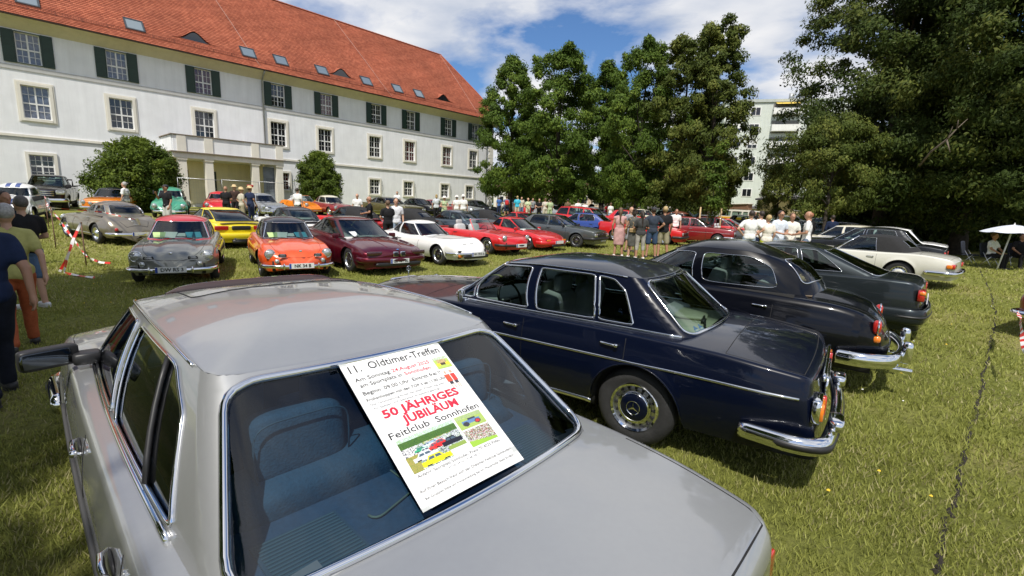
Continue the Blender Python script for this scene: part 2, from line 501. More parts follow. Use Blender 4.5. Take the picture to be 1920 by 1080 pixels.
def build_car(C, name, M, root, wins, doors=None, hood=None, trunk=None, seam=True, glassm=None, detail=2, roofm=None, chrome_win=True, openroof=False, chw=.008, interior=None, wheels=True, rimf=None, sunroof=False):
 """M body material. wins: dict(front=[(x,t)..] polygon half-width fn, sides=[[(y,t)..]..], rear=[...])"""
 glassm = glassm or GLASS
 nd = {2: 58, 1: 34, 0: 20}[detail]
 ys = set(np.linspace(C.y0, C.y1, nd).round(4))
 for k in (np.linspace(0, 1, 7 if detail == 2 else 4) ** 1.6): ys |= {round(C.y0 + C.er * k, 4), round(C.y1 - C.er * k, 4)}
 for yw in (0, C.wb):
  for a in np.linspace(0, pi, {2: 19, 1: 13, 0: 9}[detail]): ys.add(round(yw + C.R * cos(a), 4))
 special = []
 if doors and detail: special += [d for dd in doors for d in dd]
 if hood and detail: special += list(hood)
 if trunk and detail: special += list(trunk)
 special += [C.belt[0], C.belt[6]]
 for v in special:
  ys = {y for y in ys if abs(y - v) > .012} | {v}
 ys = sorted(y for y in ys if C.y0 <= y <= C.y1)
 zz = []
 for y in ys:
  if not zz or y - zz[-1] > .004: zz.append(y)
 ys = zz
 Ns, Nr, Nt = {2: (12, 4, 8), 1: (7, 3, 5), 0: (4, 2, 3)}[detail]
 rows = []
 for y in ys:
  hw, zs, zc, zl = C.core(y)
  z0 = zl
  for yw in (0, C.wb):
   if abs(y - yw) < C.R + 1e-6: z0 = max(z0, C.wr + sqrt(max(C.R ** 2 - (y - yw) ** 2, 0)))
  z0 = min(z0, zs - C.rs - .03)
  half = []
  for i in range(Ns + 1):
   z = z0 + (zs - C.rs - z0) * (i / Ns)
   half.append((C.sx(y, z), z))
  xa = half[-1][0]; xs = xa - C.rs
  for i in range(1, Nr + 1):
   a = pi / 2 * i / Nr; half.append((xs + C.rs * cos(a), zs - C.rs + C.rs * sin(a)))
  for i in range(1, Nt + 1):
   x = xs * (1 - i / Nt); half.append((x, C.topz(x, y)))
  rows.append(half)
 nh = len(rows[0]); n = 2 * nh - 1
 V = []
 for y, half in zip(ys, rows):
  for (x, z) in half: V.append(C.warp((-x, y, z)))
  for (x, z) in half[-2::-1]: V.append(C.warp((x, y, z)))
 V = np.array(V)
 inner = [C.outline(0, u) for u in np.linspace(0, 3, 25)]
 ipoly = [(p[0] * .93, p[1]) for p in inner] + [(-p[0] * .93, p[1]) for p in inner[::-1]]
 ym = (C.belt[0] + C.belt[6]) / 2
 ipoly = [(x, ym + (y - ym) * .97) for x, y in ipoly]
 F = []; tag = []
 for i in range(len(ys) - 1):
  yc = (ys[i] + ys[i + 1]) / 2
  for j in range(n - 1):
   jj = min(j, n - 2 - j)
   f = (i * n + j, (i + 1) * n + j, (i + 1) * n + j + 1, i * n + j + 1)
   c = V[list(f)].mean(0)
   if jj >= Ns + Nr and (openroof or True) and inpoly(c[0], c[1], ipoly): continue
   tg = 'body'
   if jj >= Ns + Nr + 1 or (jj >= Ns + Nr and detail):
    if hood and hood[0] < yc < hood[1]: tg = 'hood'
    if trunk and trunk[0] < yc < trunk[1]: tg = 'trunk_lid'
   if doors and detail and jj < Ns + Nr and jj >= 1:
    for k, (a, b) in enumerate(doors):
     if a < yc < b: tg = ('door', k, j < n // 2)
   F.append(f); tag.append(tg)
 # caps built separately (flat-shaded transition is hidden by the rounding)
 capV = []; capF = []
 K = 8 if detail == 2 else 4
 for end, i in ((0, 0), (1, len(ys) - 1)):
  b0 = len(capV)
  for j in range(nh):
   x0, z = rows[i][j]
   for q in range(K + 1):
    capV.append(C.warp((-x0 + 2 * x0 * q / K, ys[i], z)))
  for j in range(nh - 1):
   for q in range(K):
    a = b0 + j * (K + 1) + q
    f = (a, a + 1, a + K + 2, a + K + 1)
    capF.append(f[::-1] if end else f)
 base = len(V)
 V = np.vstack([V, np.array(capV)])
 F += [tuple(base + k for k in f) for f in capF]; tag += ['body'] * len(capF)
 # vertex normals of the whole shell
 N = np.zeros_like(V)
 Fa = np.array(F)
 e1 = V[Fa[:, 2]] - V[Fa[:, 0]]; e2 = V[Fa[:, 3]] - V[Fa[:, 1]]
 fn = np.cross(e1, e2)
 for k in range(4): np.add.at(N, Fa[:, k], fn)
 N /= np.maximum(np.linalg.norm(N, axis=1)[:, None], 1e-12)
 parts = {}
 for f, t in zip(F, tag): parts.setdefault(t, []).append(f)
 out = {}
 for t, fs in parts.items():
  idx = sorted({i for f in fs for i in f}); mp = {a: b for b, a in enumerate(idx)}
  nm = t if isinstance(t, str) else 'door'
  vv = V[idx]; ff = [tuple(mp[i] for i in f) for f in fs]
  o = obj(nm, vv, ff, [M, SEAM], root, normals=N[idx])
  out[t] = o
 body = out['body'];
 # seams
 if seam and detail:
  mb = MB(); w = .0035 if detail == 2 else .006
  if doors:
   for (a, b) in doors:
    for y in (a, b):
     if any(abs(y - yw) < C.R - .02 for yw in (0, C.wb)):
      zlo = C.wr + sqrt(max(0, C.R ** 2 - min(abs(y), abs(y - C.wb)) ** 2))
     else: zlo = C.low + .06
     zt = C.core(y)[1] - C.rs
     for sd in (-1, 1):
      P = [C.flank(y, z, -.001, sd) for z in np.linspace(zlo, zt, 8)]
      mb.tube(P, w, 5)
  for rng in (hood, trunk):
   if rng:
    a, b = rng
    def edge(y):
     hw, zs, zc, zl = C.core(y); xs = hw - C.tu - C.rs; return xs
    for sd in (-1, 1):
     mb.tube([C.warp((sd * edge(y), y, C.topz(edge(y), y))) for y in np.linspace(a, b, 12)], w, 5)
    for y in (a, b):
     if C.belt[6] - .05 < y < C.belt[0] + .05: continue
     mb.tube([C.warp((x, y, C.topz(x, y))) for x in np.linspace(-edge(y), edge(y), 9)], w, 5)
  if mb.V: mb.build('panel_gap', SEAM, root)['kind'] = 'stuff'
 # underbody and wheel housings
 mb = MB()
 mb.box((0, (C.y0 + C.y1) / 2, .36), (C.W - .5, C.y1 - C.y0 - .3, .22))
 for yw in (0, C.wb):
  r = C.R + .01
  P = [(yw + r * cos(a), C.wr + r * sin(a)) for a in np.linspace(0, pi, 11)]
  for sd in (-1, 1):
   xo = sd * (C.hw - .05); xi = sd * (C.hw - .32)
   Vv = [(xo, a, b) for a, b in P] + [(xi, a, b) for a, b in P]
   mb.add(Vv, [(i, i + 1, i + 12, i + 11) for i in range(10)] + [tuple(range(11, 22))])
 for sd in (-1, 1): mb.box((sd * (C.hw - .16), C.wb / 2, .34), (.1, C.wb - 2 * C.R, .2))
 mb.build('underbody', UNDER, root)
 # glasshouse
 sg = wins
 def mk(nm, P2, F2, off=0, matr=None, mirror=False, par=root):
  V3 = []; NN = []
  for (u, t) in P2:
   p = C.G(u, t); q = C.Gn(u, t); p = p + q * off
   V3.append((-p[0], p[1], p[2]) if mirror else tuple(p)); NN.append((-q[0], q[1], q[2]) if mirror else tuple(q))
  # orient
  FF = []
  for f in F2:
   a, b, c = (np.array(V3[i]) for i in f[:3])
   FF.append(f if np.cross(b - a, c - a) @ np.array(NN[f[0]]) > 0 else f[::-1])
  return obj(nm, V3, FF, matr, par, normals=NN)
 q = {2: 1, 1: .6, 0: .4}[detail]
 rm = roofm or M
 pv, pf, pn = [], [], []
 def addpost(P2, F2, mirror=False):
  n0 = len(pv)
  for (u, t) in P2:
   p = C.G(u, t); k = C.Gn(u, t)
   pv.append((-p[0], p[1], p[2]) if mirror else tuple(p)); pn.append((-k[0], k[1], k[2]) if mirror else tuple(k))
  for f in F2:
   a, b, c = (np.array(pv[i + n0]) for i in f[:3])
   g = tuple(i + n0 for i in f)
   pf.append(g if np.cross(b - a, c - a) @ np.array(pn[g[0]]) > 0 else g[::-1])
 def win(name, poly, lo, hi, nu, nt, mirrored, post=True):
  pass
 front = sg.get('front'); rear = sg.get('rear'); sides = sg.get('sides', [])
 e = .0
 if front:
  m0, t0, t1 = front
  hole = roundpoly([(-1 + m0, t0), (1 - m0, t0), (1 - m0 - .02, t1), (-1 + m0 + .02, t1)], .07)
  P2, F2 = panel([(-1, 0), (1, 0), (1, 1), (-1, 1)], [hole], int(18 * q) + 4, int(6 * q) + 2); addpost(P2, F2)
  P2, F2 = panel(hole, [], int(14 * q) + 4, int(5 * q) + 2); mk('windshield', P2, F2, -.005, glassm)
  if chrome_win:
   mb = MB(); mb.tube([C.G(u, t) + C.Gn(u, t) * .002 for u, t in densify(hole, .12)], chw, 6, True); mb.build('windshield_trim', CHROME if chrome_win is True else chrome_win, root)
 if front and detail and C.__dict__.get('wiper', True):
  for a0, a1 in ((-.55, .02), (.10, .66)):
   mb = MB(); P = [C.G(u, t) + C.Gn(u, t) * .012 for u, t in zip(np.linspace(a0, a1, 5), np.linspace(.03, .13, 5))]
   mb.tube(P, .008, 5); mb.build('wiper', BLACKP, root)
 if rear and not openroof:
  m0, t0, t1 = rear
  hole = roundpoly([(2 + m0, t0), (4 - m0, t0), (4 - m0 - .03, t1), (2 + m0 + .03, t1)], sg.get('rr', .10), 6)
  P2, F2 = panel([(2, 0), (4, 0), (4, 1), (2, 1)], [hole], int(18 * q) + 4, int(6 * q) + 2); addpost(P2, F2)
  P2, F2 = panel(hole, [], int(14 * q) + 4, int(5 * q) + 2); mk('rear_window', P2, F2, -.005, sg.get('rearglass', glassm))
  if chrome_win:
   mb = MB(); mb.tube([C.G(u, t) + C.Gn(u, t) * .002 for u, t in densify(hole, .08)], sg.get('rchw', chw), 6, True); mb.build('rear_window_trim', CHROME if chrome_win is True else chrome_win, root)
 else:
  P2, F2 = panel([(2, 0), (4, 0), (4, 1), (2, 1)], [], int(12 * q) + 4, int(5 * q) + 2)
  if not openroof: addpost(P2, F2)
 holes = [roundpoly(C.uy(P), sg.get('sr', .03)) for P in sides]
 P2, F2 = panel([(1, 0), (2, 0), (2, 1), (1, 1)], holes, int(26 * q) + 4, int(7 * q) + 2)
 if not openroof: addpost(P2, F2); addpost(P2, F2, True)
 else: holes = []
 for hk in holes:
  P2, F2 = panel(hk, [], int(8 * q) + 3, int(5 * q) + 2)
  for mir in (False, True):
   mk('side_window', P2, F2, -.006, sg.get('sideglass', glassm), mir)
   if chrome_win and detail:
    mb = MB()
    P = [C.G(u, t) + C.Gn(u, t) * .002 for u, t in densify(hk, .08)]
    if mir: P = [(-p[0], p[1], p[2]) for p in P]
    mb.tube(P, chw, 6, True); mb.build('window_trim', CHROME if chrome_win is True else chrome_win, root)
 # roof skin: rounding rings then crown
 if not openroof:
  nu = int(60 * q) + 16
  us = list(np.linspace(0, 6, nu, endpoint=False))
  def roofp(u, rho):
   uu = u if u <= 3 else 6 - u; sg_ = 1 if u <= 3 else -1
   o = C.outline(1, uu); yc = (C.roofo[0] + C.roofo[6]) / 2
   y = yc + (o[1] - yc) * rho; x = o[0] * rho
   ze = C.zroof(o[1]); zc = C.zroof(y)
   q_ = 1 - rho ** 2
   z = C.zroof(y) * (1 - rho ** 4) + ze * rho ** 4 + C.crown * (1 - rho ** 2.6)
   return np.array([x * sg_, y, z])
  rhos = [1, .985, .96, .92, .85, .75, .6, .45, .3, .15, .02] if detail == 2 else ([1, .97, .9, .75, .5, .25, .02] if detail == 1 else [1, .9, .6, .05])
  RV = [roofp(u, r) for r in rhos for u in us]
  k = len(us)
  RF = [(i * k + j, i * k + (j + 1) % k, (i + 1) * k + (j + 1) % k, (i + 1) * k + j) for i in range(len(rhos) - 1) for j in range(k)]
  RF.append(tuple((len(rhos) - 1) * k + j for j in range(k)))
  n0 = len(pv)
  RVa = np.array(RV); RN = np.zeros_like(RVa)
  for f in RF:
   a, b, c = RVa[f[0]], RVa[f[1]], RVa[f[2]]; nn = np.cross(c - a, RVa[f[-1]] - b)
   if nn[2] < 0: nn = -nn
   for i in f: RN[i] += nn
  # blend the edge normals towards the side so the rail looks rolled
  for j, u in enumerate(us):
   g = C.Gn(u if u <= 3 else u - 6 if u > 5 else u, 1) if u <= 3 else C.Gn(6 - u, 1) * np.array([-1, 1, 1])
   a = RN[j] / np.linalg.norm(RN[j]); RN[j] = a + g * .9
  RN /= np.linalg.norm(RN, axis=1)[:, None]
  if roofm is not None or True:
   FF = []
   for f in RF:
    a, b, c = RVa[f[0]], RVa[f[1]], RVa[f[2]]
    FF.append(f if np.cross(b - a, c - a)[2] > 0 else f[::-1])
   obj('roof', RVa, FF, [rm], root, normals=RN)
 C.roofp = roofp if not openroof else None
 obj('window_pillars', pv, pf, [rm], root, normals=pn)
 # interior
 im = interior or mat('interior_dark', (.02, .02, .022), .8, noise=(15, .2))
 mb = MB()
 yf, yr = C.belt[0] - .15, C.belt[6] + .25
 zb = C.fs(C.wb * .5)
 mb.box((0, (yf + yr) / 2, .33), (C.W - .36, yf - yr, .05))
 for sd in (-1, 1): mb.box((sd * (C.hw - .17), (yf + yr) / 2, (zb + .3) / 2), (.04, yf - yr, zb - .34))
 mb.build('cabin_floor', UNDER, root)
 mb = MB()
 ydash = C.belt[0] - .42
 mb.sq((0, ydash, zb - .10), (C.W - .42, .5, .22), .3, .3, 12, 6)
 mb.build('dashboard', BLACKP if interior is None else im, root)
 if C.belt[0] - C.belt[6] > 2.0 or C.__dict__.get('rseat'):
  mb = MB(); yb = C.belt[6] + .62 if 'rsy' not in C.__dict__ else C.rsy
  mb.sq((0, yb, zb - .22), (C.W - .50, .24, .62), .35, .2, 16, 8, R=Matrix.Rotation(radians(12), 3, 'X'))
  mb.sq((0, yb + .35, .52), (C.W - .50, .6, .2), .35, .25, 16, 6)
  mb.build('rear_seat', im, root)
 sy = C.sy if 'sy' in C.__dict__ else C.belt[0] - 1.25
 for sd in (-1, 1):
  mb = MB()
  mb.sq((sd * .36, sy, zb - .14), (.48, .2, .66), .4, .3, 12, 8, R=Matrix.Rotation(radians(14), 3, 'X'))
  mb.sq((sd * .36, sy + .3, .5), (.48, .52, .18), .4, .3, 12, 6)
  o = mb.build('seat', im, root)
  if C.__dict__.get('hrest', True):
   mb = MB(); mb.sq((sd * .36, sy - .1, zb + .25), (.26, .09, .17), .4, .3, 12, 8)
   mb.tube([(sd * .36 - .06, sy - .08, zb + .05), (sd * .36 - .06, sy - .1, zb + .22)], .007, 5)
   mb.tube([(sd * .36 + .06, sy - .08, zb + .05), (sd * .36 + .06, sy - .1, zb + .22)], .007, 5)
   mb.build('headrest', im, o)
 if detail:
  mb = MB(); c = np.array((-.36, ydash - .30, zb - .01)); R = .19
  ring = [c + R * np.array([cos(a), sin(a) * .35, sin(a) * .94]) for a in np.linspace(0, 2 * pi, 20, endpoint=False)]
  mb.tube(ring, .013, 6, True)
  mb.tube([ring[0], c, ring[10]], .012, 5); mb.tube([c, ring[15]], .012, 5); mb.tube([c, c + np.array([0, .25, -.08])], .02, 6)
  mb.build('steering_wheel', BLACKP, root)
 # wheels
 if wheels:
  rimf = rimf or rim_hubcap
  key = (rimf.__name__, C.wr, C.ww, detail, M.name if getattr(rimf, 'painted', False) else '')
  if key not in WHEELS:
   r, w = C.wr, C.ww
   rr = r * .62
   nl = 36 if detail == 2 else (20 if detail else 12)
   mb = MB(); mb.lathe([(-w / 2, rr), (-w / 2 - .004, rr + .02), (-w / 2 - .012, (rr + r) / 2), (-w / 2 + .01, r - .022), (-w / 2 + .035, r - .004), (0, r), (w / 2 - .035, r - .004), (w / 2 - .01, r - .022), (w / 2 + .012, (rr + r) / 2), (w / 2 + .004, rr + .02), (w / 2, rr)], nl)
   ty = mb.data('tyre', [RUBBER])
   mb = rimf(C, rr, w, nl, M)
   ri = mb[0].data('rim', mb[1]); sharp(ri, 40)
   WHEELS[key] = (ty, ri)
  ty, ri = WHEELS[key]
  for yw in (0, C.wb):
   for sd in (-1, 1):
    wo = empty('wheel', (sd * (C.hw - C.track - C.ww / 2), yw, C.wr), 0 if sd > 0 else pi, parent=root)
    if yw and C.__dict__.get('steer'): wo.rotation_euler[2] += C.steer
    a = link('tyre', ty, wo); b = link('rim', ri, wo)
 return out
WHEELS = {}
def rim_hubcap(C, rr, w, n, M):
 """steel wheel with a domed chrome cap and trim ring; outside = +x"""
 mb = MB(); o = w / 2
 mb.lathe([(o - .005, rr + .004), (o + .006, rr - .006), (o - .004, rr - .02), (o - .035, rr - .035), (o - .045, rr * .68)], n, m=0)
 mb.lathe([(o - .045, rr * .68), (o - .03, rr * .62), (o - .02, rr * .60), (o + .004, rr * .5), (o + .014, rr * .3), (o + .018, .001)], n, m=1)
 mb.lathe([(o - .06, rr), (-w / 2, rr), (-w / 2 + .03, .05), (-w / 2 + .03, .001)], n, m=2)
 return mb, [CHROME, CHROME, UNDER]
def rim_paintcap(C, rr, w, n, M):
 mb = MB(); o = w / 2
 mb.lathe([(o - .005, rr + .004), (o + .008, rr - .008), (o - .002, rr - .025)], n, m=0)
 mb.lathe([(o - .002, rr - .025), (o - .035, rr - .04), (o - .03, rr * .70)], n, m=2)
 mb.lathe([(o - .03, rr * .70), (o - .012, rr * .68), (o - .008, rr * .58), (o - .004, rr * .56)], n, m=0)
 mb.lathe([(o - .004, rr * .56), (o + .004, rr * .52), (o + .012, rr * .3), (o + .015, .001)], n, m=1)
 for k in range(16):                                   # slots round the trim ring
  a = 2 * pi * k / 16; R = rr * .80
  c = (o - .028, R * cos(a), R * sin(a))
  V, F = superquad((0, 0, 0), (.012, .024, .04), .5, .5, 8, 4, Matrix.Rotation(a - pi / 2, 3, 'X')); V = V + np.array(c)
  mb.add(V, F, 3)
 for k in range(3):                                    # three-pointed star and ring
  a = pi / 2 + k * 2 * pi / 3
  mb.add([(o + .0165, 0, 0), (o + .013, .052 * cos(a), .052 * sin(a)), (o + .0165, .008 * cos(a + 1.05), .008 * sin(a + 1.05)), (o + .0165, .008 * cos(a - 1.05), .008 * sin(a - 1.05))], [(0, 2, 1), (0, 1, 3)], 0)
 mb.tube([(o + .0135, .055 * cos(a), .055 * sin(a)) for a in np.linspace(0, 2 * pi, 24, endpoint=False)], .0025, 5, True, m=0)
 mb.lathe([(o - .06, rr), (-w / 2, rr), (-w / 2 + .03, .05), (-w / 2 + .03, .001)], n, m=3)
 return mb, [CHROME, M, STEEL, UNDER]
rim_paintcap.painted = True
def rim_alloy(C, rr, w, n, M):
 mb = MB(); o = w / 2
 mb.lathe([(o - .005, rr + .004), (o + .006, rr - .006), (o - .01, rr - .02), (o - .06, rr - .03), (-w / 2, rr)], n, m=0)
 mb.lathe([(o - .07, rr), (o - .075, .001)], n, m=1)
 ns = C.__dict__.get('spokes', 10)
 for k in range(ns):
  a = 2 * pi * k / ns; ca, sa = cos(a), sin(a)
  h = .5 * .6 * 2 * pi * .55 * rr / ns
  def P(r, off, x): return (x, r * ca - off * sa, r * sa + off * ca)
  mb.add([P(.05, -h * .5, o - .02), P(.05, h * .5, o - .02), P(rr - .012, h, o - .012), P(rr - .012, -h, o - .012),
    P(.05, -h * .5, o - .05), P(.05, h * .5, o - .05), P(rr - .012, h, o - .05), P(rr - .012, -h, o - .05)],
               [(0, 1, 2, 3), (0, 3, 7, 4), (1, 5, 6, 2)], 0)
 mb.lathe([(o - .05, .07), (o - .018, .065), (o - .012, .04), (o - .01, .001)], n, m=0)
 return mb, [STEEL, UNDER]
def bumper_path(C, end, z, out=.06, wrap=.6, n=24, x_in=0, rc=.16):
 """outline round one end of the car at height z, pushed out"""
 yend = C.y1 if end > 0 else C.y0
 ya = yend - end * wrap
 P = []
 hw = C.sx(max(min(ya, C.y1 - .2), C.y0 + .2), z) + out * .5
 W = C.core(yend - end * .2)[0] + out
 ye = yend + end * out
 pts = [(hw, ya), (W, yend - end * rc), (W - rc * .25, ye - end * .25 * rc), (W - rc, ye)]
 half = []
 half += [np.array(pts[0]) * (1 - t) + np.array(pts[1]) * t for t in np.linspace(0, 1, 6)[:-1]]
 a, b, c = np.array(pts[1]), np.array((W, ye)), np.array(pts[3])
 half += [(1 - t) ** 2 * a + 2 * t * (1 - t) * b + t * t * c for t in np.linspace(0, 1, 8)[:-1]]
 half += [np.array((x, ye)) for x in np.linspace(W - rc, x_in, 7)]
 full = [(-p[0], p[1]) for p in half] + [(p[0], p[1]) for p in (half[-2::-1] if x_in == 0 else half[::-1])]
 return [(*C.warp((x, y, z))[:2], z) for x, y in full]
def bumper(C, root, end, z, h=.10, d=.045, out=.06, wrap=.6, m=None, strip=None, name='bumper', rc=.16):
 mb = MB()
 P = bumper_path(C, end, z, out, wrap, rc=rc)
 n = 10 if len(P) else 8
 mb.tube(P, 1.0, 12, False, 0, d, h / 2)
 if strip:
  P2 = bumper_path(C, end, z, out + d * .8, wrap * .95, rc=rc)
  mb.tube(P2, 1.0, 6, False, 1, .014, strip)
 return mb.build(name, [m or CHROME, BLACKP], root)
def side_strip(C, root, pts, r=.007, m=None, name='side_trim', off=.004, sy=1.6, n=40):
 """trim along the flank; pts (y,z) through which it runs"""
 f = pchip(pts); a, b = min(p[0] for p in pts), max(p[0] for p in pts)
 for sd in (-1, 1):
  mb = MB(); seg = []
  for y in np.linspace(a, b, n):
   z = f(y)
   inside = any(math.hypot(y - yw, z - C.wr) < C.R for yw in (0, C.wb))
   if inside:
    if len(seg) > 1: mb.tube(seg, 1, 6, False, 0, r, r * sy)
    seg = []
   else: seg.append(C.flank(y, z, off, sd))
  if len(seg) > 1: mb.tube(seg, 1, 6, False, 0, r, r * sy)
  mb.build(name, [m or CHROME], root)
def lamp(C, root, x, z, end, w, h, m, name, d=.05, out=.0, e=.9, rim=None, y=None):
 for sd in ((-1, 1) if x else (1,)):
  yend = (C.y1 if end > 0 else C.y0) if y is None else y
  p = C.warp((x, yend, z))
  mb = MB(); mb.sq((0, 0, 0), (w, d, h), e, e, 16, 8)
  if rim is not None:
   ring = [(w * .52 * cos(a), end * d * .15, h * .52 * sin(a)) for a in np.linspace(0, 2 * pi, 20, endpoint=False)]
   mb.tube(ring, .012, 6, True, m=1)
  o = mb.build(name, [m, rim or CHROME], root)
  o.location = (sd * p[0], p[1] + end * out, z)
def text_mesh(txt, size, m, name='lettering', parent=None, loc=(0, 0, 0), rot=(0, 0, 0), align='CENTER', bold=0, sxx=1, ext=0):
 cu = bpy.data.curves.new(name, 'FONT'); cu.body = txt; cu.size = size; cu.align_x = align; cu.align_y = 'CENTER'
 cu.offset = bold; cu.resolution_u = 2; cu.extrude = ext
 t = bpy.data.objects.new('tmp', cu)
 me = bpy.data.meshes.new_from_object(t)
 bpy.data.objects.remove(t); bpy.data.curves.remove(cu)
 me.materials.clear(); me.materials.append(m); me.name = name
 return link(name, me, parent, loc, rot, (sxx, 1, 1))
def plate(C, root, txt, end, z, out=.04, w=.52, h=.115, x=0, y=None, tilt=0):
 yend = C.y1 if end > 0 else C.y0
 p = C.warp((0, yend, z)) if y is None else (0, y, z)
 mb = MB(); mb.box((0, 0, 0), (w, .012, h), 0)
 mb.box((w / 2 * end - .022 * end, end * .0035, 0), (.04, .012, h * .94), 1)
 o = mb.build('license_plate', [PLATE, PLATEB], root, False)
 o.location = (x, p[1] + end * out, z); o.rotation_euler = (tilt, 0, 0)
 if txt: text_mesh(txt, h * .86, INK, 'plate_lettering', o, (-.02 * end, end * .011, 0), (pi / 2, 0, pi if end > 0 else 0), bold=.002)
 return o
def handle(C, root, y, z, M=None, sd=(-1, 1), doors=None):
 for s_ in sd:
  p = C.flank(y, z, .022, s_)
  mb = MB(); mb.tube([(p[0] - s_ * .02, p[1] + .085, p[2] + .004), (p[0], p[1] + .065, p[2] + .004), (p[0] + s_ * .004, p[1], p[2]), (p[0], p[1] - .06, p[2] - .003), (p[0] - s_ * .02, p[1] - .08, p[2] - .004)], [.007, .010, .011, .010, .008], 6)
  mb.sq((p[0] + s_ * .004, p[1] - .065, p[2]), (.03, .035, .03), .6, .6, 8, 6)
  par = root
  if doors is not None:
   par = doors.get(('door', None, s_), root)
  mb.build('door_handle', [M or CHROME], par)
def attach_handles(C, out, doors, zs, M=None):
 """one handle on each door mesh, near its rear edge"""
 for k, (a, b) in enumerate(doors):
  for left in (True, False):
   o = out.get(('door', k, left))
   if o is None: continue
   s_ = -1 if left else 1
   handle(C, o, a + .13, zs, M, (s_,))
def mirror(C, root, y, t, m=None, sd=(-1,), w=.17, h=.10, out=.12, base=None, round_=False):
 for s_ in sd:
  u = C.ufind(y, t, .9, 2.1); p = C.G(u, t)
  mb = MB()
  c = (s_ * (p[0] + out), p[1] + .03, p[2] + .02)
  mb.sq(c, (w, .06, h), .35 if not round_ else .9, .3 if not round_ else .9, 14, 8)
  mb.sq((c[0], c[1] - .03, c[2]), (w * .88, .008, h * .82), .3, .3, 12, 4, 1)
  mb.tube([(s_ * (p[0] - .01), p[1] + .02, p[2] - .02), (c[0] - s_ * w * .3, c[1], c[2] - h * .3)], [.025, .018], 8)
  mb.build('side_mirror', [m or BLACKP, CHROME], root)
def _roof_at(C, x, y, off=0):
 """point on the roof skin above (x,y)"""
 yc = (C.roofo[0] + C.roofo[6]) / 2
 # radial fraction: distance to outline along the ray from the roof centre
 dx, dy = x, y - yc
 best = None
 us = C.__dict__.setdefault('_rus', [(u, C.outline(1, u)) for u in np.linspace(0, 3, 121)])
 a = atan2(abs(dx), dy)
 for u, o in us:
  b = atan2(o[0], o[1] - yc); d = abs(b - a)
  if best is None or d < best[0]: best = (d, o)
 o = best[1]; rho = math.hypot(dx, dy) / max(math.hypot(o[0], o[1] - yc), 1e-6)
 rho = min(rho, 1)
 z = C.zroof(y) * (1 - rho ** 4) + C.zroof(o[1]) * rho ** 4 + C.crown * (1 - rho ** 2.6)
 return (x, y, z + off)
Car.roof_at = _roof_at
# ------------------------------------------------------------------ terrain mesh
def ground_material():
 m = bpy.data.materials.new('meadow_soil'); m.use_nodes = True
 nt = m.node_tree; b = nt.nodes['Principled BSDF']; b.inputs['Roughness'].default_value = .95; b.inputs['Specular IOR Level'].default_value = .1
 tc = nt.nodes.new('ShaderNodeTexCoord')
 def noise(sc, det=6, ro=.6):
  n = nt.nodes.new('ShaderNodeTexNoise'); n.inputs['Scale'].default_value = sc; n.inputs['Detail'].default_value = det; n.inputs['Roughness'].default_value = ro
  nt.links.new(tc.outputs['Object'], n.inputs['Vector']); return n
 def ramp(n, p0, c0, p1, c1, pm=None, cm=None):
  r = nt.nodes.new('ShaderNodeValToRGB'); e = r.color_ramp.elements
  e[0].position = p0; e[0].color = (*c0, 1); e[1].position = p1; e[1].color = (*c1, 1)
  if pm: q = e.new(pm); q.color = (*cm, 1)
  nt.links.new(n.outputs[0], r.inputs[0]); return r
 a = ramp(noise(.45), .35, (.20, .225, .055), .68, (.38, .35, .15), .5, (.25, .275, .072))
 c = ramp(noise(14, 8, .75), .30, (.30, .30, .30), .72, (1.35, 1.30, 1.15))
 mx = nt.nodes.new('ShaderNodeMix'); mx.data_type = 'RGBA'; mx.blend_type = 'MULTIPLY'; mx.inputs[0].default_value = .85
 nt.links.new(a.outputs[0], mx.inputs[6]); nt.links.new(c.outputs[0], mx.inputs[7]); nt.links.new(mx.outputs[2], b.inputs['Base Color'])
 n = noise(22, 8, .8); bp = nt.nodes.new('ShaderNodeBump'); bp.inputs['Strength'].default_value = .9; bp.inputs['Distance'].default_value = .06
 nt.links.new(n.outputs[0], bp.inputs['Height']); nt.links.new(bp.outputs[0], b.inputs['Normal'])
 return m
def build_terrain():
 xs = np.unique(np.concatenate([np.linspace(-400, -60, 18), np.linspace(-60, -14, 40), np.linspace(-14, 18, 90), np.linspace(18, 60, 36), np.linspace(60, 500, 18)]))
 ys = np.unique(np.concatenate([np.linspace(-80, -6, 14), np.linspace(-6, 30, 100), np.linspace(30, 80, 50), np.linspace(80, 900, 24)]))
 X, Y = np.meshgrid(xs, ys)
 Z = terr(X, Y)
 V = np.stack([X, Y, Z], -1).reshape(-1, 3); nx = len(xs)
 i = np.arange(len(ys) - 1)[:, None] * nx + np.arange(nx - 1)[None]
 F = np.stack([i, i + 1, i + nx + 1, i + nx], -1).reshape(-1, 4)
 o = obj('ground', V, F, ground_material()); props(o, kind='structure')
build_terrain()
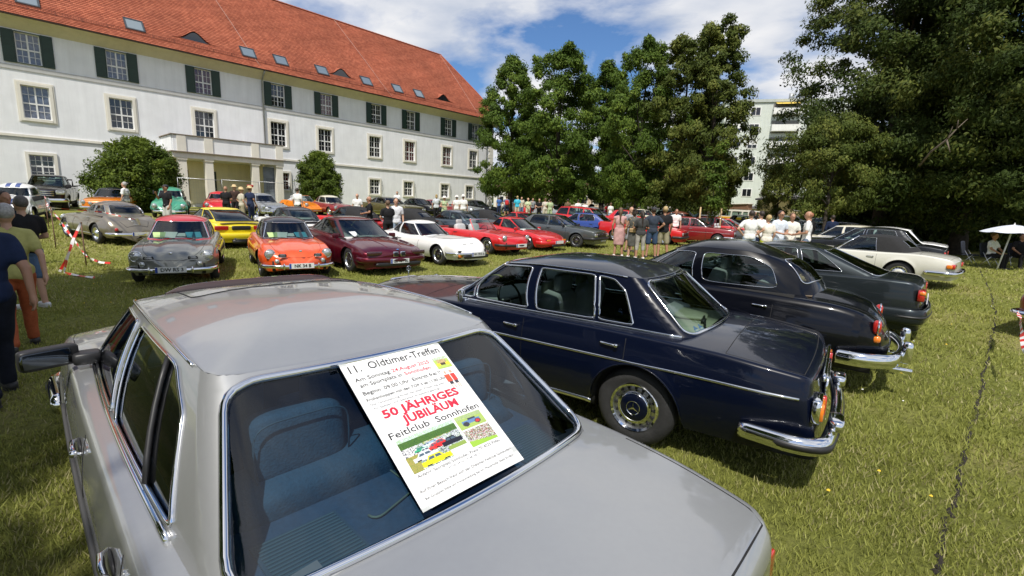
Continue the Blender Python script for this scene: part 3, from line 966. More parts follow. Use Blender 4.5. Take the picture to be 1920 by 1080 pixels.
def grass():
 """blades standing on the near lawn, thinning with distance"""
 n = 620000
 rng = np.random.default_rng(3)
 # distances spread so that the density seen in the picture stays even
 r = 1.7 + 27 * rng.random(n) ** 2.1
 a = np.radians(rng.uniform(-52, 52, n))
 x = r * np.sin(a); y = r * np.cos(a)
 # clumps: drop blades where a coarse hash is low
 h = np.sin(x * 3.1 + 1.7 * np.sin(y * 2.3)) * np.cos(y * 2.7 + 1.3 * np.sin(x * 1.9)) + .6 * np.sin(x * 11 + y * 7) * np.cos(y * 13 - x * 5)
 keep = rng.random(n) < (.62 + .38 * h)
 x, y, r = x[keep], y[keep], r[keep]; n = len(x)
 z = np.concatenate([terr(x[i:i + 20000], y[i:i + 20000]) for i in range(0, n, 20000)])
 hgt = (.016 + .034 * rng.random(n) ** 1.4) * (1 + .035 * r) * (1 + .35 * np.sin(x * 1.3) * np.sin(y * 1.1))
 wd = .0016 + .00085 * r
 t = rng.uniform(0, 2 * pi, n); lean = hgt * rng.uniform(.1, 1.1, n); la = rng.uniform(0, 2 * pi, n)
 A = np.stack([x - wd * np.cos(t), y - wd * np.sin(t), z - .004], -1)
 B = np.stack([x + wd * np.cos(t), y + wd * np.sin(t), z - .004], -1)
 Cc = np.stack([x + lean * np.cos(la), y + lean * np.sin(la), z + hgt], -1)
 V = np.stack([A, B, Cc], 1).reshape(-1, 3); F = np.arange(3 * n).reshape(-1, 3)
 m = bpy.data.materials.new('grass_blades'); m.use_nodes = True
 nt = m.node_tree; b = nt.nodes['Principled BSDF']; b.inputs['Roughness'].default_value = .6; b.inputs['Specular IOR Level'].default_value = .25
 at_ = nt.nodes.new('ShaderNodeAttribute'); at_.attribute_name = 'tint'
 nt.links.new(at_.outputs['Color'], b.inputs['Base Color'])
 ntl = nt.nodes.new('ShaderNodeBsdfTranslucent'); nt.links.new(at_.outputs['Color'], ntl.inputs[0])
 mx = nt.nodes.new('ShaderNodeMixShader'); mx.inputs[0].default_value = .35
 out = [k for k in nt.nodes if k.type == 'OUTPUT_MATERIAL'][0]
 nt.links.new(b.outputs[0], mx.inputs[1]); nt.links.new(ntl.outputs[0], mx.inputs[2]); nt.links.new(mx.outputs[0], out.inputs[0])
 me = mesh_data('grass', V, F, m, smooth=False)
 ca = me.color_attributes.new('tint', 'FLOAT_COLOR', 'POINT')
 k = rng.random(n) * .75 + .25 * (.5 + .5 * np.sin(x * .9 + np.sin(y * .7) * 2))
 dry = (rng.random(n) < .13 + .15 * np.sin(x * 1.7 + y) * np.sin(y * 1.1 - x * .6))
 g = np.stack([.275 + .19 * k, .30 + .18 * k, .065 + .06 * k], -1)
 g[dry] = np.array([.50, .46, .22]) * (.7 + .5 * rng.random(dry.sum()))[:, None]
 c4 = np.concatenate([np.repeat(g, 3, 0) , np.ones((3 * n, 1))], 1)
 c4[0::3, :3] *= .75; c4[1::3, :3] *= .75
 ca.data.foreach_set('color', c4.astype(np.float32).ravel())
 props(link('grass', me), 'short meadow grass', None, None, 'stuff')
grass()
# ------------------------------------------------------------------ the silver saloon in front
def place(root, x, y, heading, dz=0):
 z = terr(x, y)
 # tilt the car with the lawn
 hx, hy = -sin(heading), cos(heading)
 root.location = (x, y, z + dz); root.rotation_euler = (0, 0, heading)
SILVER = paint('silver_paint', (.345, .352, .36), .5, .36)
def w123(root, M, pre, interior, glassm, hero=True):
 C = Car(wb=2.795, fo=.80, ro=1.20, W=1.786, H=1.44, low=.22, er=.12, ez=.07, zm=.60, tl=.07, tu=.045, rs=.045, R=.345, wr=.315, ww=.175,
   sh=[(-1.20, .86), (-1.0, .89), (-.4, .935), (.6, .945), (2.0, .93), (2.5, .915), (3.3, .85), (3.6, .80)],
   cen=[(-1.20, .895), (-1.0, .93), (-.4, .985), (.6, .99), (2.0, .97), (2.5, .97), (3.3, .90), (3.6, .85)],
   bowf=.08, bowr=.05, crown=.075, rc=.11, ggb=.022, yWB=2.2, yRB=-.45)
 C.belt = (2.50, .22, .73, .775, .745, .10, -.50)
 C.roofo = (1.74, .10, .58, .615, .60, .05, .11)
 C.froof = [(-.1, 1.335), (.11, 1.35), (.6, 1.39), (1.1, 1.395), (1.74, 1.365)]
 C.fr = pchip(C.froof)
 doors = [(.12, 1.10), (1.10, 2.20)]
 wins = dict(front=(.05, .06, .97), rear=(.045, .05, .955), rr=.16,
    sides=[[(.03, .10), (.97, .09), (1.06, .90), (.42, .90), (.22, .70)], [(1.10, .09), (2.17, .10), (1.62, .90), (1.17, .90)]], sr=.03, rchw=.014)
 out = build_car(C, pre, M, root, wins, doors, (2.46, 3.52), (-1.15, -.54), glassm=glassm, interior=interior, detail=2 if hero else 1, rimf=rim_paintcap)
 return C, out, doors
def silver_car():
 r = empty('parked_car', label='silver grey four door saloon nearest the camera with the event poster on its rear window', cat='car')
 BL = mat('blue_velour', (.018, .060, .100), .85, noise=(90, .15), bump=(120, .4))
 G = glass('rear_glass_tint', (.60, .72, .80))
 C, out, doors = w123(r, SILVER, 'silver', BL, G)
 # upholstery seen through the rear window
 par = []
 mb = MB()
 V = []; nx, ny = 12, 8
 for j in range(ny + 1):
  y = -.44 + .50 * j / ny
  for i in range(nx + 1):
   x = -.66 + 1.32 * i / nx; V.append((x, y, .905 + .008 * j / ny))
 mb.add(V, [(j * (nx + 1) + i, j * (nx + 1) + i + 1, (j + 1) * (nx + 1) + i + 1, (j + 1) * (nx + 1) + i) for j in range(ny) for i in range(nx)])
 sh = mb.build('parcel_shelf', mat('shelf_navy', (.02, .055, .10), .9, noise=(60, .15)), r)
 for sd in (-1, 1):                                    # loudspeaker grilles: fine slots, a raised oblong outline
  mb = MB(); mb.box((sd * .47, -.25, .912), (.26, .26, .006))
  for k in range(16): mb.box((sd * .47, -.365 + k * .0155, .917), (.24, .006, .004), 1)
  mb.build('speaker_grille', [mat('grille_navy', (.025, .06, .09), .7), mat('grille_slot', (.05, .10, .12), .6)], sh, False)
  mb = MB(); P = roundpoly([(sd * .08, .0), (sd * .08, -.2), (sd * .27, -.26), (sd * .30, .0)], .04)
  mb.tube([(a, b, .916) for a, b in P[: len(P) * 3 // 4]], .004, 5); mb.build('shelf_piping', mat('piping_olive', (.10, .14, .10), .7), sh)
 mb = MB(); mb.sq((0, .02, .925), (.16, .06, .03), .3, .3, 12, 6); k = mb.build('first_aid_clip', mat('shelf_plastic', (.03, .07, .10), .5), sh)
 mb = MB(); mb.box((0, -.002, .942), (.022, .03, .002)); mb.build('green_cross', mat('green_mark', (.10, .40, .20), .5), k, False)
 mb = MB()                                             # ribbed top edge of the rear seat
 for i in range(11):
  x = -.60 + .12 * i
  mb.sq((x, .16, .885), (.128, .20, .17), .5, .75, 12, 8)
 mb.sq((0, .28, .60), (1.30, .16, .66), .3, .2, 16, 8)
 mb.build('rear_seat', BL, r)
 for sx_ in (-.36, .36):
  mb = MB(); mb.sq((sx_, .13, 1.085), (.33, .15, .235), .40, .42, 28, 16, R=Matrix.Rotation(radians(-10), 3, 'X'))
  o = mb.build('headrest', BL, r)
  mb = MB()
  for q in (-.07, .07): mb.tube([(sx_ + q, .14, .94), (sx_ + q, .13, 1.02)], .006, 6); mb.sq((sx_ + q, .10, .968), (.022, .022, .014), .8, .8, 8, 6)
  mb.build('headrest_post', CHROME, o)
  mb = MB()
  P = [(sx_ + .163 * spow(cos(t), .42), (.052), 1.085 + .113 * spow(sin(t), .45)) for t in np.linspace(0, 2 * pi, 28, endpoint=False)]
  mb.tube(P, .0035, 5, True); mb.build('headrest_piping', mat('piping_blue', (.02, .06, .09), .7), o)
 # sunroof with raised wind deflector
 C_ = C
 def rp(x, y, off=0):
  w = .6; q = min(1, abs(x) / w)
  z = C.zroof(y) + C.crown * (1 - q ** 2.6)
  return (x, y, z + off)
 mb = MB()
 P = roundpoly([(-.43, 1.12), (.43, 1.12), (.43, 1.50), (-.43, 1.50)], .05)
 mb.tube([C_.roof_at(x, y, .0005) for x, y in densify(P, .06)], .0035, 5, True)
 mb.build('sunroof_gap', SEAM, r)
 mb = MB(); F = []
 V = []; nu = 14
 for i in range(nu + 1):
  x = -.46 + .92 * i / nu
  e_ = (1 - (abs(x) / .46) ** 8)
  for (dy, dz) in ((0.0, .0), (.0, .034 * e_ + .004), (.035, .038 * e_ + .006), (.05, .0)): V.append(C_.roof_at(x, 1.53 + dy + .03 * (1 - (x / .46) ** 2), dz))
 for i in range(nu):
  for j in range(3): F.append((i * 4 + j, i * 4 + j + 1, i * 4 + j + 5, i * 4 + j + 4))
 mb.add(V, F); mb.build('wind_deflector', mat('deflector_smoke', (.06, .035, .03), .12, 0, 1), r)
 mb = MB(); mb.add([C_.roof_at(x, y, .002) for y in (1.505, 1.55) for x in np.linspace(-.43, .43, 9)], [(i, i + 1, i + 10, i + 9) for i in range(8)])
 mb.build('sunroof_opening', SEAM, r)
 # flanks
 side_strip(C, r, [(-.98, .60), (-.3, .60), (1.2, .60), (3.5, .57)], .012, mat('rub_strip', (.05, .05, .05), .5), 'rub_strip', .006, 1.8)
 side_strip(C, r, [(.35, .27), (2.45, .27)], .012, CHROME, 'sill_trim', .004)
 # belt chrome under the side windows
 for sd in (-1, 1):
  mb = MB(); P = []
  for y in np.linspace(.02, 2.1, 22):
   u = C.ufind(y, .03, .9, 2.1); p = C.G(u, .03) + C.Gn(u, .03) * .006; P.append((p[0] * sd, p[1], p[2]))
  mb.tube(P, 1, 8, False, 0, .012, .020); mb.build('belt_trim', CHROME, r)
  # drip rail
  mb = MB(); P = []
  for u in np.linspace(1.0, 1.90, 30):
   p = C.G(u, .985) + C.Gn(u, .98) * .006; P.append((p[0] * sd, p[1], p[2]))
  mb.tube(P, 1, 6, False, 0, .006, .006); mb.build('drip_rail', CHROME, r)
  # quarter divider in rear door glass
  mb = MB(); ua, ub = C.ufind(.34, .10, .9, 2.1), C.ufind(.53, .90, .9, 2.1)
  P = [C.G(ua + (ub - ua) * k, .10 + .8 * k) + C.Gn(ua + (ub - ua) * k, .10 + .8 * k) * .003 for k in np.linspace(0, 1, 6)]
  mb.tube([(p[0] * sd, p[1], p[2]) for p in P], .011, 6); mb.build('window_divider', BLACKP, r)
 attach_handles(C, out, doors, .80, CHROME)
 for k, (a, b) in enumerate(doors):                    # dished recess plates behind the handles
  for left in (True, False):
   s_ = -1 if left else 1; p = C.flank(a + .13, .80, .001, s_)
   mb = MB(); mb.sq(p, (.012, .13, .07), .8, .8, 14, 8); mb.build('handle_recess', BLACKP, out[('door', k, left)])
 # left mirror: big black housing
 mb = MB(); u = C.ufind(2.02, .12, .9, 2.1); p = C.G(u, .12)
 mb.sq((-p[0] - .20, p[1] + .02, p[2] + .045), (.25, .07, .115), .25, .3, 18, 10, 0, R=Matrix.Rotation(radians(14), 3, 'Z'))
 mb.sq((-p[0] - .045, p[1] + .02, p[2] + .015), (.13, .12, .07), .4, .4, 12, 8)
 mb.sq((-p[0] - .21, p[1] - .016, p[2] + .045), (.215, .012, .09), .25, .3, 14, 6, 1, R=Matrix.Rotation(radians(14), 3, 'Z'))
 mb.build('side_mirror', [BLACKP, mat('mirror_glass', (.10, .11, .12), .03, 1)], r)
 # lights, bumpers, grille
 lamp(C, r, .69, .66, -1, .26, .16, REDL, 'tail_light', .05, -.036, .25)
 lamp(C, r, .62, .62, 1, .40, .20, WHL, 'headlight', .05, .0, .3)
 bumper(C, r, -1, .45, .13, .05, .07, .7, CHROME, .028)
 bumper(C, r, 1, .45, .13, .05, .07, .7, CHROME, .028)
 mb = MB(); mb.sq((0, C.y1, .66), (.50, .07, .24), .2, .2, 12, 6);
 for k in range(9): mb.box((0, C.y1 + .038, .57 + k * .023), (.44, .01, .006), 0)
 mb.build('grille', CHROME, r)
 # reflector disc near the rear
 place(r, -.412, 1.735, .809, 0)
 r.location.z = 0
 return C, r
def poster(C, root):
 """printed event poster lying on the rear window"""
 PW, PH = .445, .62
 p = empty('poster', label='white event poster with red lettering and small photos taped on the silver car rear window', cat='poster')
 nx, ny = 14, 18
 V = []; UV = []
 def surf(x, v, off=.006):
  # v: distance down the glass from the top edge, x across; find the glass point
  t = .93 - v / .70
  s_ = 1
  if x < 0: s_ = -1
  lo, hi = 2.0, 3.0
  for _ in range(18):
   m = (lo + hi) / 2
   if C.G(m, t)[0] > abs(x): lo = m
   else: hi = m
  q = C.G(lo, t) + C.Gn(lo, t) * off
  return np.array((q[0] * s_, q[1], q[2]))
 # plane fitted through the glass: straight sheet as taped paper bends only lengthwise
 O = surf(.0, .28); a = surf(.20, .28) - surf(-.20, .28); a /= np.linalg.norm(a)
 b = surf(0, .02) - surf(0, .54); b /= np.linalg.norm(b)
 n = np.cross(a, b); n /= np.linalg.norm(n)
 if n[2] < 0: n = -n
 O = O + n * .004 + a * .004
 Mx = Matrix(((a[0], b[0], n[0], O[0]), (a[1], b[1], n[1], O[1]), (a[2], b[2], n[2], O[2]), (0, 0, 0, 1)))
 p.matrix_world = root.matrix_world @ Mx if False else Matrix.Translation(root.location) @ Matrix.Rotation(root.rotation_euler.z, 4, 'Z') @ Mx
 mb = MB()
 def bend(x): return -.10 * x * x
 for j in range(ny + 1):
  for i in range(nx + 1):
   x = -PW / 2 + PW * i / nx; V.append((x, -PH / 2 + PH * j / ny, bend(x)))
 mb.add(V, [(j * (nx + 1) + i, j * (nx + 1) + i + 1, (j + 1) * (nx + 1) + i + 1, (j + 1) * (nx + 1) + i) for j in range(ny) for i in range(nx)])
 sheet = mb.build('paper_sheet', mat('poster_paper', (.80, .80, .80), .45), p)
 red = mat('print_red', (.55, .02, .05), .5); ink = INK; grey = mat('print_grey', (.12, .12, .13), .6)
 def line(txt, y, h, m, w=None, x=0, bold=.0, ang=0):
  o = text_mesh(txt, h, m, 'printed_line', sheet, (0, 0, 0), (0, 0, 0), 'CENTER', bold)
  vv = list(o.data.vertices); vs = [v.co.copy() for v in vv]
  if not vs: return
  x0, x1 = min(v.x for v in vs), max(v.x for v in vs)
  k = (w / (x1 - x0)) if w else 1
  for v, w_ in zip(vs, vv):
   xx = (v.x - (x0 + x1) / 2) * k + x
   w_.co = (xx, v.y + y, bend(xx) + .0012)
 W = PW
 line('11.  Oldtimer-Treffen', .262, .050, ink, .40, .0, .0003)
 line('Am Sonntag', .213, .024, ink, .14, -.130, .0002); line('24.August 2025', .213, .024, red, .17, .035, .0002)
 line('am Sportplatz in', .185, .024, ink, .17, -.108, .0002); line('Sonnhofen', .185, .024, red, .12, .050, .0002)
 line('Beginn: 09.00 Uhr  Eintritt frei !!', .150, .024, ink, .335, -.030, .0002)
 line('Frühschoppen mit den TOP 3 ab 11.00 Uhr', .120, .018, ink, .34, -.028, .0002)
 line('Die Veranstaltung findet bei jeder Witterung statt,', .098, .013, grey, .32, -.035)
 line('für Speisen und Getränke ist bestens gesorgt!', .080, .013, grey, .28, -.050)
 line('50 JÄHRIGES', .045, .046, red, .33, -.01, .0016)
 line('JUBILÄUM', .000, .046, red, .24, .0, .0016)
 line('Feitlclub  Sonnhofen', -.042, .036, ink, .39, 0, .0002)
 line('Anfahrt  Sportplatz Sonnhofen, Pratis 70, 8225 Pöllau', -.205, .015, ink, .36, 0)
 line("47°20' 54''N  15°48' 38''O", -.221, .010, grey, .14, 0)
 line('Auf Ihren Besuch freut sich der Oldtimer Feitlclub Sonnhofen!', -.252, .015, ink, .40, 0)
 line('Bei Gruppen bitte um Voranmeldung bei Hr. Mauerhofer 0664/3018031', -.278, .012, ink, .39, 0)
 # printed pictures: small colour mosaics (flat print)
 pm = bpy.data.materials.new('printed_photo'); pm.use_nodes = True
 b_ = pm.node_tree.nodes['Principled BSDF']; b_.inputs['Roughness'].default_value = .35
 a_ = pm.node_tree.nodes.new('ShaderNodeAttribute'); a_.attribute_name = 'print'; pm.node_tree.links.new(a_.outputs['Color'], b_.inputs['Base Color'])
 rng = np.random.default_rng(5)
 def photo(x0, y0, w, h, nx, ny, fn):
  V = []; F = []; Cc = []
  for j in range(ny):
   for i in range(nx):
    xa, xb = x0 + w * i / nx, x0 + w * (i + 1) / nx; ya, yb = y0 + h * j / ny, y0 + h * (j + 1) / ny
    c = fn((i + .5) / nx, (j + .5) / ny)
    if c is None: continue
    k = len(V); V += [(xa, ya, bend(xa) + .001), (xb, ya, bend(xb) + .001), (xb, yb, bend(xb) + .001), (xa, yb, bend(xa) + .001)]
    F.append((k, k + 1, k + 2, k + 3)); Cc += [(*c, 1)] * 4
  me = mesh_data('printed_photo', V, F, pm, False)
  ca = me.color_attributes.new('print', 'FLOAT_COLOR', 'POINT'); ca.data.foreach_set('color', np.array(Cc, np.float32).ravel())
  link('printed_photo', me, sheet)
 def carprint(u, v, cx, cy, w, h, col):
  """tiny picture of a car: body, cabin with dark glass, wheels"""
  a, b = (u - cx) / w, (v - cy) / h
  if abs(a) < .5 and abs(b) < .25:
   return col if not (abs(abs(a) - .3) < .09 and b < -.12) else (.02, .02, .02)
  if abs(a + .02) < .30 - (b - .25) * .3 and .25 <= b < .62:
   return (.08, .12, .16) if b < .52 and abs(abs(a + .02) - .0) > .02 and abs(a + .02) < .25 - (b - .25) * .3 else col
  return None
 def big(u, v):
  r_ = rng.random()
  if v > .88: return (.35 + .1 * r_, .5 + .1 * r_, .35) if r_ < .7 else (.6, .7, .75)
  if v > .70: return (.04 + .05 * r_, .10 + .08 * r_, .03)
  if v > .60 + .1 * u and u > .35:
   return (.22, .35, .08) if r_ < .55 else ((.5, .05, .05) if r_ < .75 else (.7, .7, .7))
  cars = [(.42, .10, .50, .30, (.80, .72, .02)), (.30, .30, .42, .24, (.62, .64, .70)), (.80, .40, .36, .26, (.02, .02, .03)), (.62, .46, .26, .22, (.65, .03, .03)), (.50, .44, .22, .2, (.62, .05, .05)),
    (.34, .44, .24, .14, (.75, .78, .8)), (.28, .52, .22, .12, (.05, .35, .18)), (.40, .56, .22, .12, (.55, .65, .75)), (.48, .62, .18, .1, (.3, .4, .6))]
  for cx, cy, w, h, col in cars:
   k = carprint(u, v, cx, cy, w, h, col)
   if k: return k
  if u < .16 + .1 * v:
   if v < .45: return (.30 + .1 * r_, .26 + .1 * r_, .08) if r_ < .8 else (.15, .25, .05)
   return (.75, .75, .75) if r_ < .6 else (.1, .1, .12)
  if v < .3 and u > .68: return None if v < .2 else (.25, .35, .08)
  return [(.75, .76, .8), (.3, .35, .42), (.08, .09, .1), (.2, .35, .12), (.5, .5, .52)][int(r_ * 5)]
 photo(-.185, -.192, .235, .130, 110, 62, big)
 def blue(u, v):
  r_ = rng.random()
  if v > .72: return (.25 + .2 * r_, .35 + .2 * r_, .2)
  for cx in (.28, .72):
   d = math.hypot((u - cx) * 1.4, v - .3)
   if d < .16: return (.6, .04, .05) if d < .11 and cx > .5 else (.05, .05, .06)
  if .15 < u < .85 and .3 < v < .55: return (.12, .22, .42)
  if .4 < u < .7 and .55 < v < .68: return (.05, .06, .08)
  return (.30 + .1 * r_, .42 + .1 * r_, .12)
 photo(.060, -.118, .125, .058, 44, 24, blue)
 def crowd(u, v):
  r_ = rng.random()
  if v < .35 - .2 * u: return (.30, .50, .06)
  return [(.5, .45, .42), (.1, .1, .12), (.65, .64, .62), (.35, .12, .1), (.2, .3, .12)][int(r_ * 5)]
 photo(.060, -.192, .125, .068, 44, 26, crowd)
 def oldc(u, v):
  r_ = rng.random()
  if v > .75: return (.4, .5, .3) if r_ < .6 else (.6, .65, .6)
  if .2 < u < .8 and .45 < v < .85: return (.55, .42, .22) if r_ < .7 else (.3, .2, .1)
  for cx in (.2, .8):
   if math.hypot((u - cx), v - .35) < .14: return (.75, .65, .05)
  if .28 < u < .72 and .25 < v < .5: return (.08, .06, .04)
  return (.35 + .15 * r_, .50 + .1 * r_, .12)
 photo(.140, .165, .072, .060, 30, 26, oldc)
 def pair(u, v):
  for cx, c in ((.3, (.65, .10, .05)), (.62, (.60, .06, .05))):
   if abs(u - cx) < .13 and .42 < v < .82: return c
   if abs(u - cx) < .06 and v > .84: return (.55, .35, .25)
   if abs(u - cx) < .10 and .24 < v <= .42: return (.05, .05, .06)
   if abs(abs(u - cx) - .06) < .03 and v <= .24: return (.6, .4, .3)
  return None
 photo(.130, .060, .085, .090, 20, 20, pair)
 # clear tape at the corners
 tp = glass('clear_tape', (.90, .92, .92), .15)
 for cx, cy in ((-PW / 2, PH / 2 - .01), (PW / 2, PH / 2 - .01), (PW / 2 + .005, -PH / 2 + .05), (-PW / 2, -PH / 2)):
  mb = MB(); z_ = bend(cx) + .0022
  mb.quad((cx - .028, cy - .012, z_), (cx + .028, cy - .012, z_), (cx + .028, cy + .012, z_), (cx - .028, cy + .012, z_)); mb.build('tape_strip', tp, p)
NAVY = paint('navy_paint', (.002, .004, .014), .0, .3)
BLACKCAR = paint('black_paint', (.0015, .002, .005), .0, .3)
ANTHR = paint('anthracite_paint', (.022, .028, .032), .5, .35)
IVORY = paint('ivory_paint', (.62, .61, .54), .0, .4)
def navy_car():
 r = empty('parked_car', label='navy blue vintage saloon with chrome window frames parked right beside the silver car', cat='car')
 CREAM = mat('cream_leather', (.50, .50, .36), .6, noise=(8, .12), bump=(30, .2))
 C = Car(wb=2.75, fo=.89, ro=1.26, W=1.81, H=1.44, low=.26, er=.07, ez=.035, zm=.62, tl=.09, tu=.05, rs=.04, R=.37, wr=.33, ww=.17,
   sh=[(-1.26, .84), (-1.1, .86), (-.5, .915), (.6, .94), (2.0, .93), (2.6, .91), (3.4, .86), (3.64, .83)],
   cen=[(-1.26, .86), (-1.1, .90), (-.5, .97), (.6, .98), (2.0, .98), (2.6, .98), (3.4, .94), (3.64, .90)],
   bowf=.10, bowr=.06, crown=.070, rc=.10, ggb=.02, yWB=2.1, yRB=-.45, leanr=-.14)
 C.belt = (2.32, .20, .70, .755, .70, .12, -.48); C.roofo = (1.62, .12, .56, .60, .59, .07, .05)
 C.fr = pchip([(-.1, 1.32), (.05, 1.335), (.6, 1.372), (1.0, 1.375), (1.62, 1.345)])
 doors = [(.10, 1.08), (1.08, 2.08)]
 wins = dict(front=(.05, .06, .97), rear=(.05, .06, .95), rr=.14, rchw=.012, sr=.035,
    sides=[[(.10, .10), (.40, .10), (.47, .92), (.33, .90), (.22, .72)], [(.44, .10), (1.02, .09), (1.06, .92), (.51, .92)], [(1.12, .09), (1.76, .10), (1.72, .92), (1.16, .92)], [(1.80, .10), (2.02, .10), (1.76, .86)]])
 out = build_car(C, 'navy', NAVY, r, wins, doors, (2.42, 3.56), (-1.20, -.64), interior=mat('dark_seat', (.03, .028, .025), .7), rimf=rim_paintcap, chw=.010)
 side_strip(C, r, [(-1.18, .70), (-.3, .715), (1.2, .715), (3.5, .69)], .009, CHROME, 'side_trim', .003, 1.3)
 side_strip(C, r, [(.38, .285), (2.36, .285)], .012, CHROME, 'sill_trim', .004)
 for sd in (-1, 1):
  mb = MB(); P = []
  for y in np.linspace(-.30, 2.06, 26):
   u = C.ufind(y, .0, .9, 2.2); p = C.G(u, .03) + C.Gn(u, .03) * .006; P.append((p[0] * sd, p[1], p[2]))
  mb.tube(P, 1, 8, False, 0, .010, .013); mb.build('belt_trim', CHROME, r)
  mb = MB(); P = []
  for u in np.linspace(1.0, 1.92, 30):
   p = C.G(u, .985) + C.Gn(u, .98) * .006; P.append((p[0] * sd, p[1], p[2]))
  mb.tube(P, 1, 6, False, 0, .008, .006); mb.build('drip_rail', CHROME, r)
  # fender ridge over the tail, wheel lip
  mb = MB(); mb.tube([C.flank(.002 + (C.R + .006) * cos(a), C.wr + (C.R + .006) * sin(a), .006, sd) for a in np.linspace(.05, pi - .05, 24)], .007, 6); mb.build('wheel_lip', NAVY, r)
 attach_handles(C, out, doors, .83)
 bumper(C, r, -1, .42, .125, .045, .07, .46, CHROME, .026)
 bumper(C, r, 1, .42, .14, .05, .08, .6, CHROME)
 for sd in (-1, 1):                                    # overriders
  mb = MB(); p = C.warp((sd * .55, C.y0 - .10, .50)); mb.sq(p, (.24, .10, .09), .5, .5, 14, 8); mb.build('bumper_horn', CHROME, r)
 # tail lamps: upright chrome frames with orange and red lens
 for sd in (-1, 1):
  p = C.warp((sd * .72, C.y0 - .012, .63))
  mb = MB(); mb.sq((0, 0, 0), (.24, .06, .17), .25, .3, 16, 8); o = mb.build('tail_light', CHROME, r); o.location = p
  mb = MB(); mb.sq((sd * .03, -.022, 0), (.17, .045, .12), .25, .3, 16, 8); mb.build('orange_lens', ORL, o)
  mb = MB(); mb.sq((-sd * .075, -.026, 0), (.06, .05, .14), .3, .3, 12, 6); mb.build('red_lens', REDL, o)
  lamp(C, r, 0, .6, 1, .01, .01, WHL, 'badge_stud') if False else None
 mb = MB(); mb.sq(C.warp((0, C.y0 - .01, .78)), (1.1, .03, .05), .3, .3, 12, 6); mb.build('trunk_trim', CHROME, r)
 mb = MB(); mb.sq(C.warp((0, C.y0 - .012, .66)), (.70, .03, .16), .3, .3, 12, 6); mb.build('plate_panel', CHROME, r)
 mb = MB()
 for k in range(9): mb.tube([C.warp((.15 + .0 * k, C.y0 - .02, .80))], .01, 5) if False else None
 for x in (.60,): lamp(C, r, x, .70, 1, .20, .34, WHL, 'headlight', .06, .01, .4, CHROME)
 mb = MB(); mb.sq((0, C.y1, .70), (.46, .09, .42), .15, .3, 12, 8)
 for k in range(6): mb.box((0, C.y1 + .048, .56 + k * .055), (.40, .012, .008), 0)
 mb.build('grille', CHROME, r)
 mb = MB(); mb.tube([(0, 3.55, .93), (0, 3.55, 1.0)], .005, 5); mb.tube([(.035 * cos(a), 3.55, 1.03 + .035 * sin(a)) for a in np.linspace(0, 2 * pi, 16, endpoint=False)], .003, 4, True)
 for k in range(3):
  a = pi / 2 + k * 2 * pi / 3; mb.tube([(0, 3.55, 1.03), (.033 * cos(a), 3.55, 1.03 + .033 * sin(a))], .003, 4)
 mb.build('hood_ornament', CHROME, r)
 mirror(C, r, 1.86, .06, CHROME, (-1,), .05, .16, .10)
 # cream upholstery and parcel shelf
 mb = MB(); mb.box((0, -.22, .93), (1.26, .56, .012)); sh_ = mb.build('parcel_shelf', CREAM, r)
 mb = MB(); mb.sq((.2, -.12, .955), (.46, .30, .05), .6, .4, 14, 8, R=Matrix.Rotation(.2, 3, 'Z')); mb.build('folded_blanket', CREAM, r)
 mb = MB(); mb.tube([(-.45, -.40, .95), (.05, -.28, .955)], .010, 6); mb.tube([(-.1, -.30, .955), (.1, -.26, .96)], .018, 6); mb.build('closed_umbrella', INK, r)
 mb = MB()
 for i in range(10): mb.sq((-.585 + .13 * i, .13, .90), (.135, .16, .14), .5, .7, 10, 6)
 mb.build('rear_backrest', CREAM, r)
 for x in (-.36, .36):
  mb = MB(); mb.sq((x, 1.12, 1.12), (.24, .10, .15), .6, .6, 16, 10); mb.tube([(x - .06, 1.12, .95), (x - .06, 1.12, 1.08)], .006, 5); mb.tube([(x + .06, 1.12, .95), (x + .06, 1.12, 1.08)], .006, 5)
  mb.sq((x, 1.12, .945), (.40, .12, .10), .5, .5, 16, 8)
  mb.build('cream_headrest', CREAM, r)
 mb = MB(); mb.add([C.G(.62, .10) - np.array([0, .05, -.0]), C.G(.35, .10) - np.array([0, .05, 0]), C.G(.38, .42) - np.array([0, .03, 0]), C.G(.60, .42) - np.array([0, .03, 0])], [(0, 1, 2, 3)]); mb.V = [(-a, b, c) for a, b, c in mb.V]
 mb.build('windscreen_card', PLATE, r, False)
 # blue stickers low in the rear window
 for k in (0, 1):
  mb = MB(); P = []
  for a, b in ((0, 0), (1, 0), (1, .55), (.78, .72), (.72, 1), (.4, 1), (.2, .6), (0, .5)):
   u = 4 - .26 - .10 * k - a * .075 if False else 2.20 + .11 * k + a * .085; t = .085 + .085 * b
   p = C.G(u, t) + C.Gn(u, t) * -.009; P.append((-p[0], p[1], p[2]))
  mb.add(P, [tuple(range(8))[::-1]]); o = mb.build('window_sticker', mat('sticker_blue', (.04, .22, .55), .4), r, False)
  mb = MB(); P = []
  for a, b in ((.1, .1), (.9, .1), (.9, .38), (.1, .38)):
   u = 2.20 + .11 * k + a * .085; t = .085 + .085 * b; p = C.G(u, t) + C.Gn(u, t) * -.007; P.append((-p[0], p[1], p[2]))
  mb.add(P, [(3, 2, 1, 0)]); mb.build('sticker_label', PLATE, o, False)
 place(r, 1.50, 4.30, radians(55)); return C, r
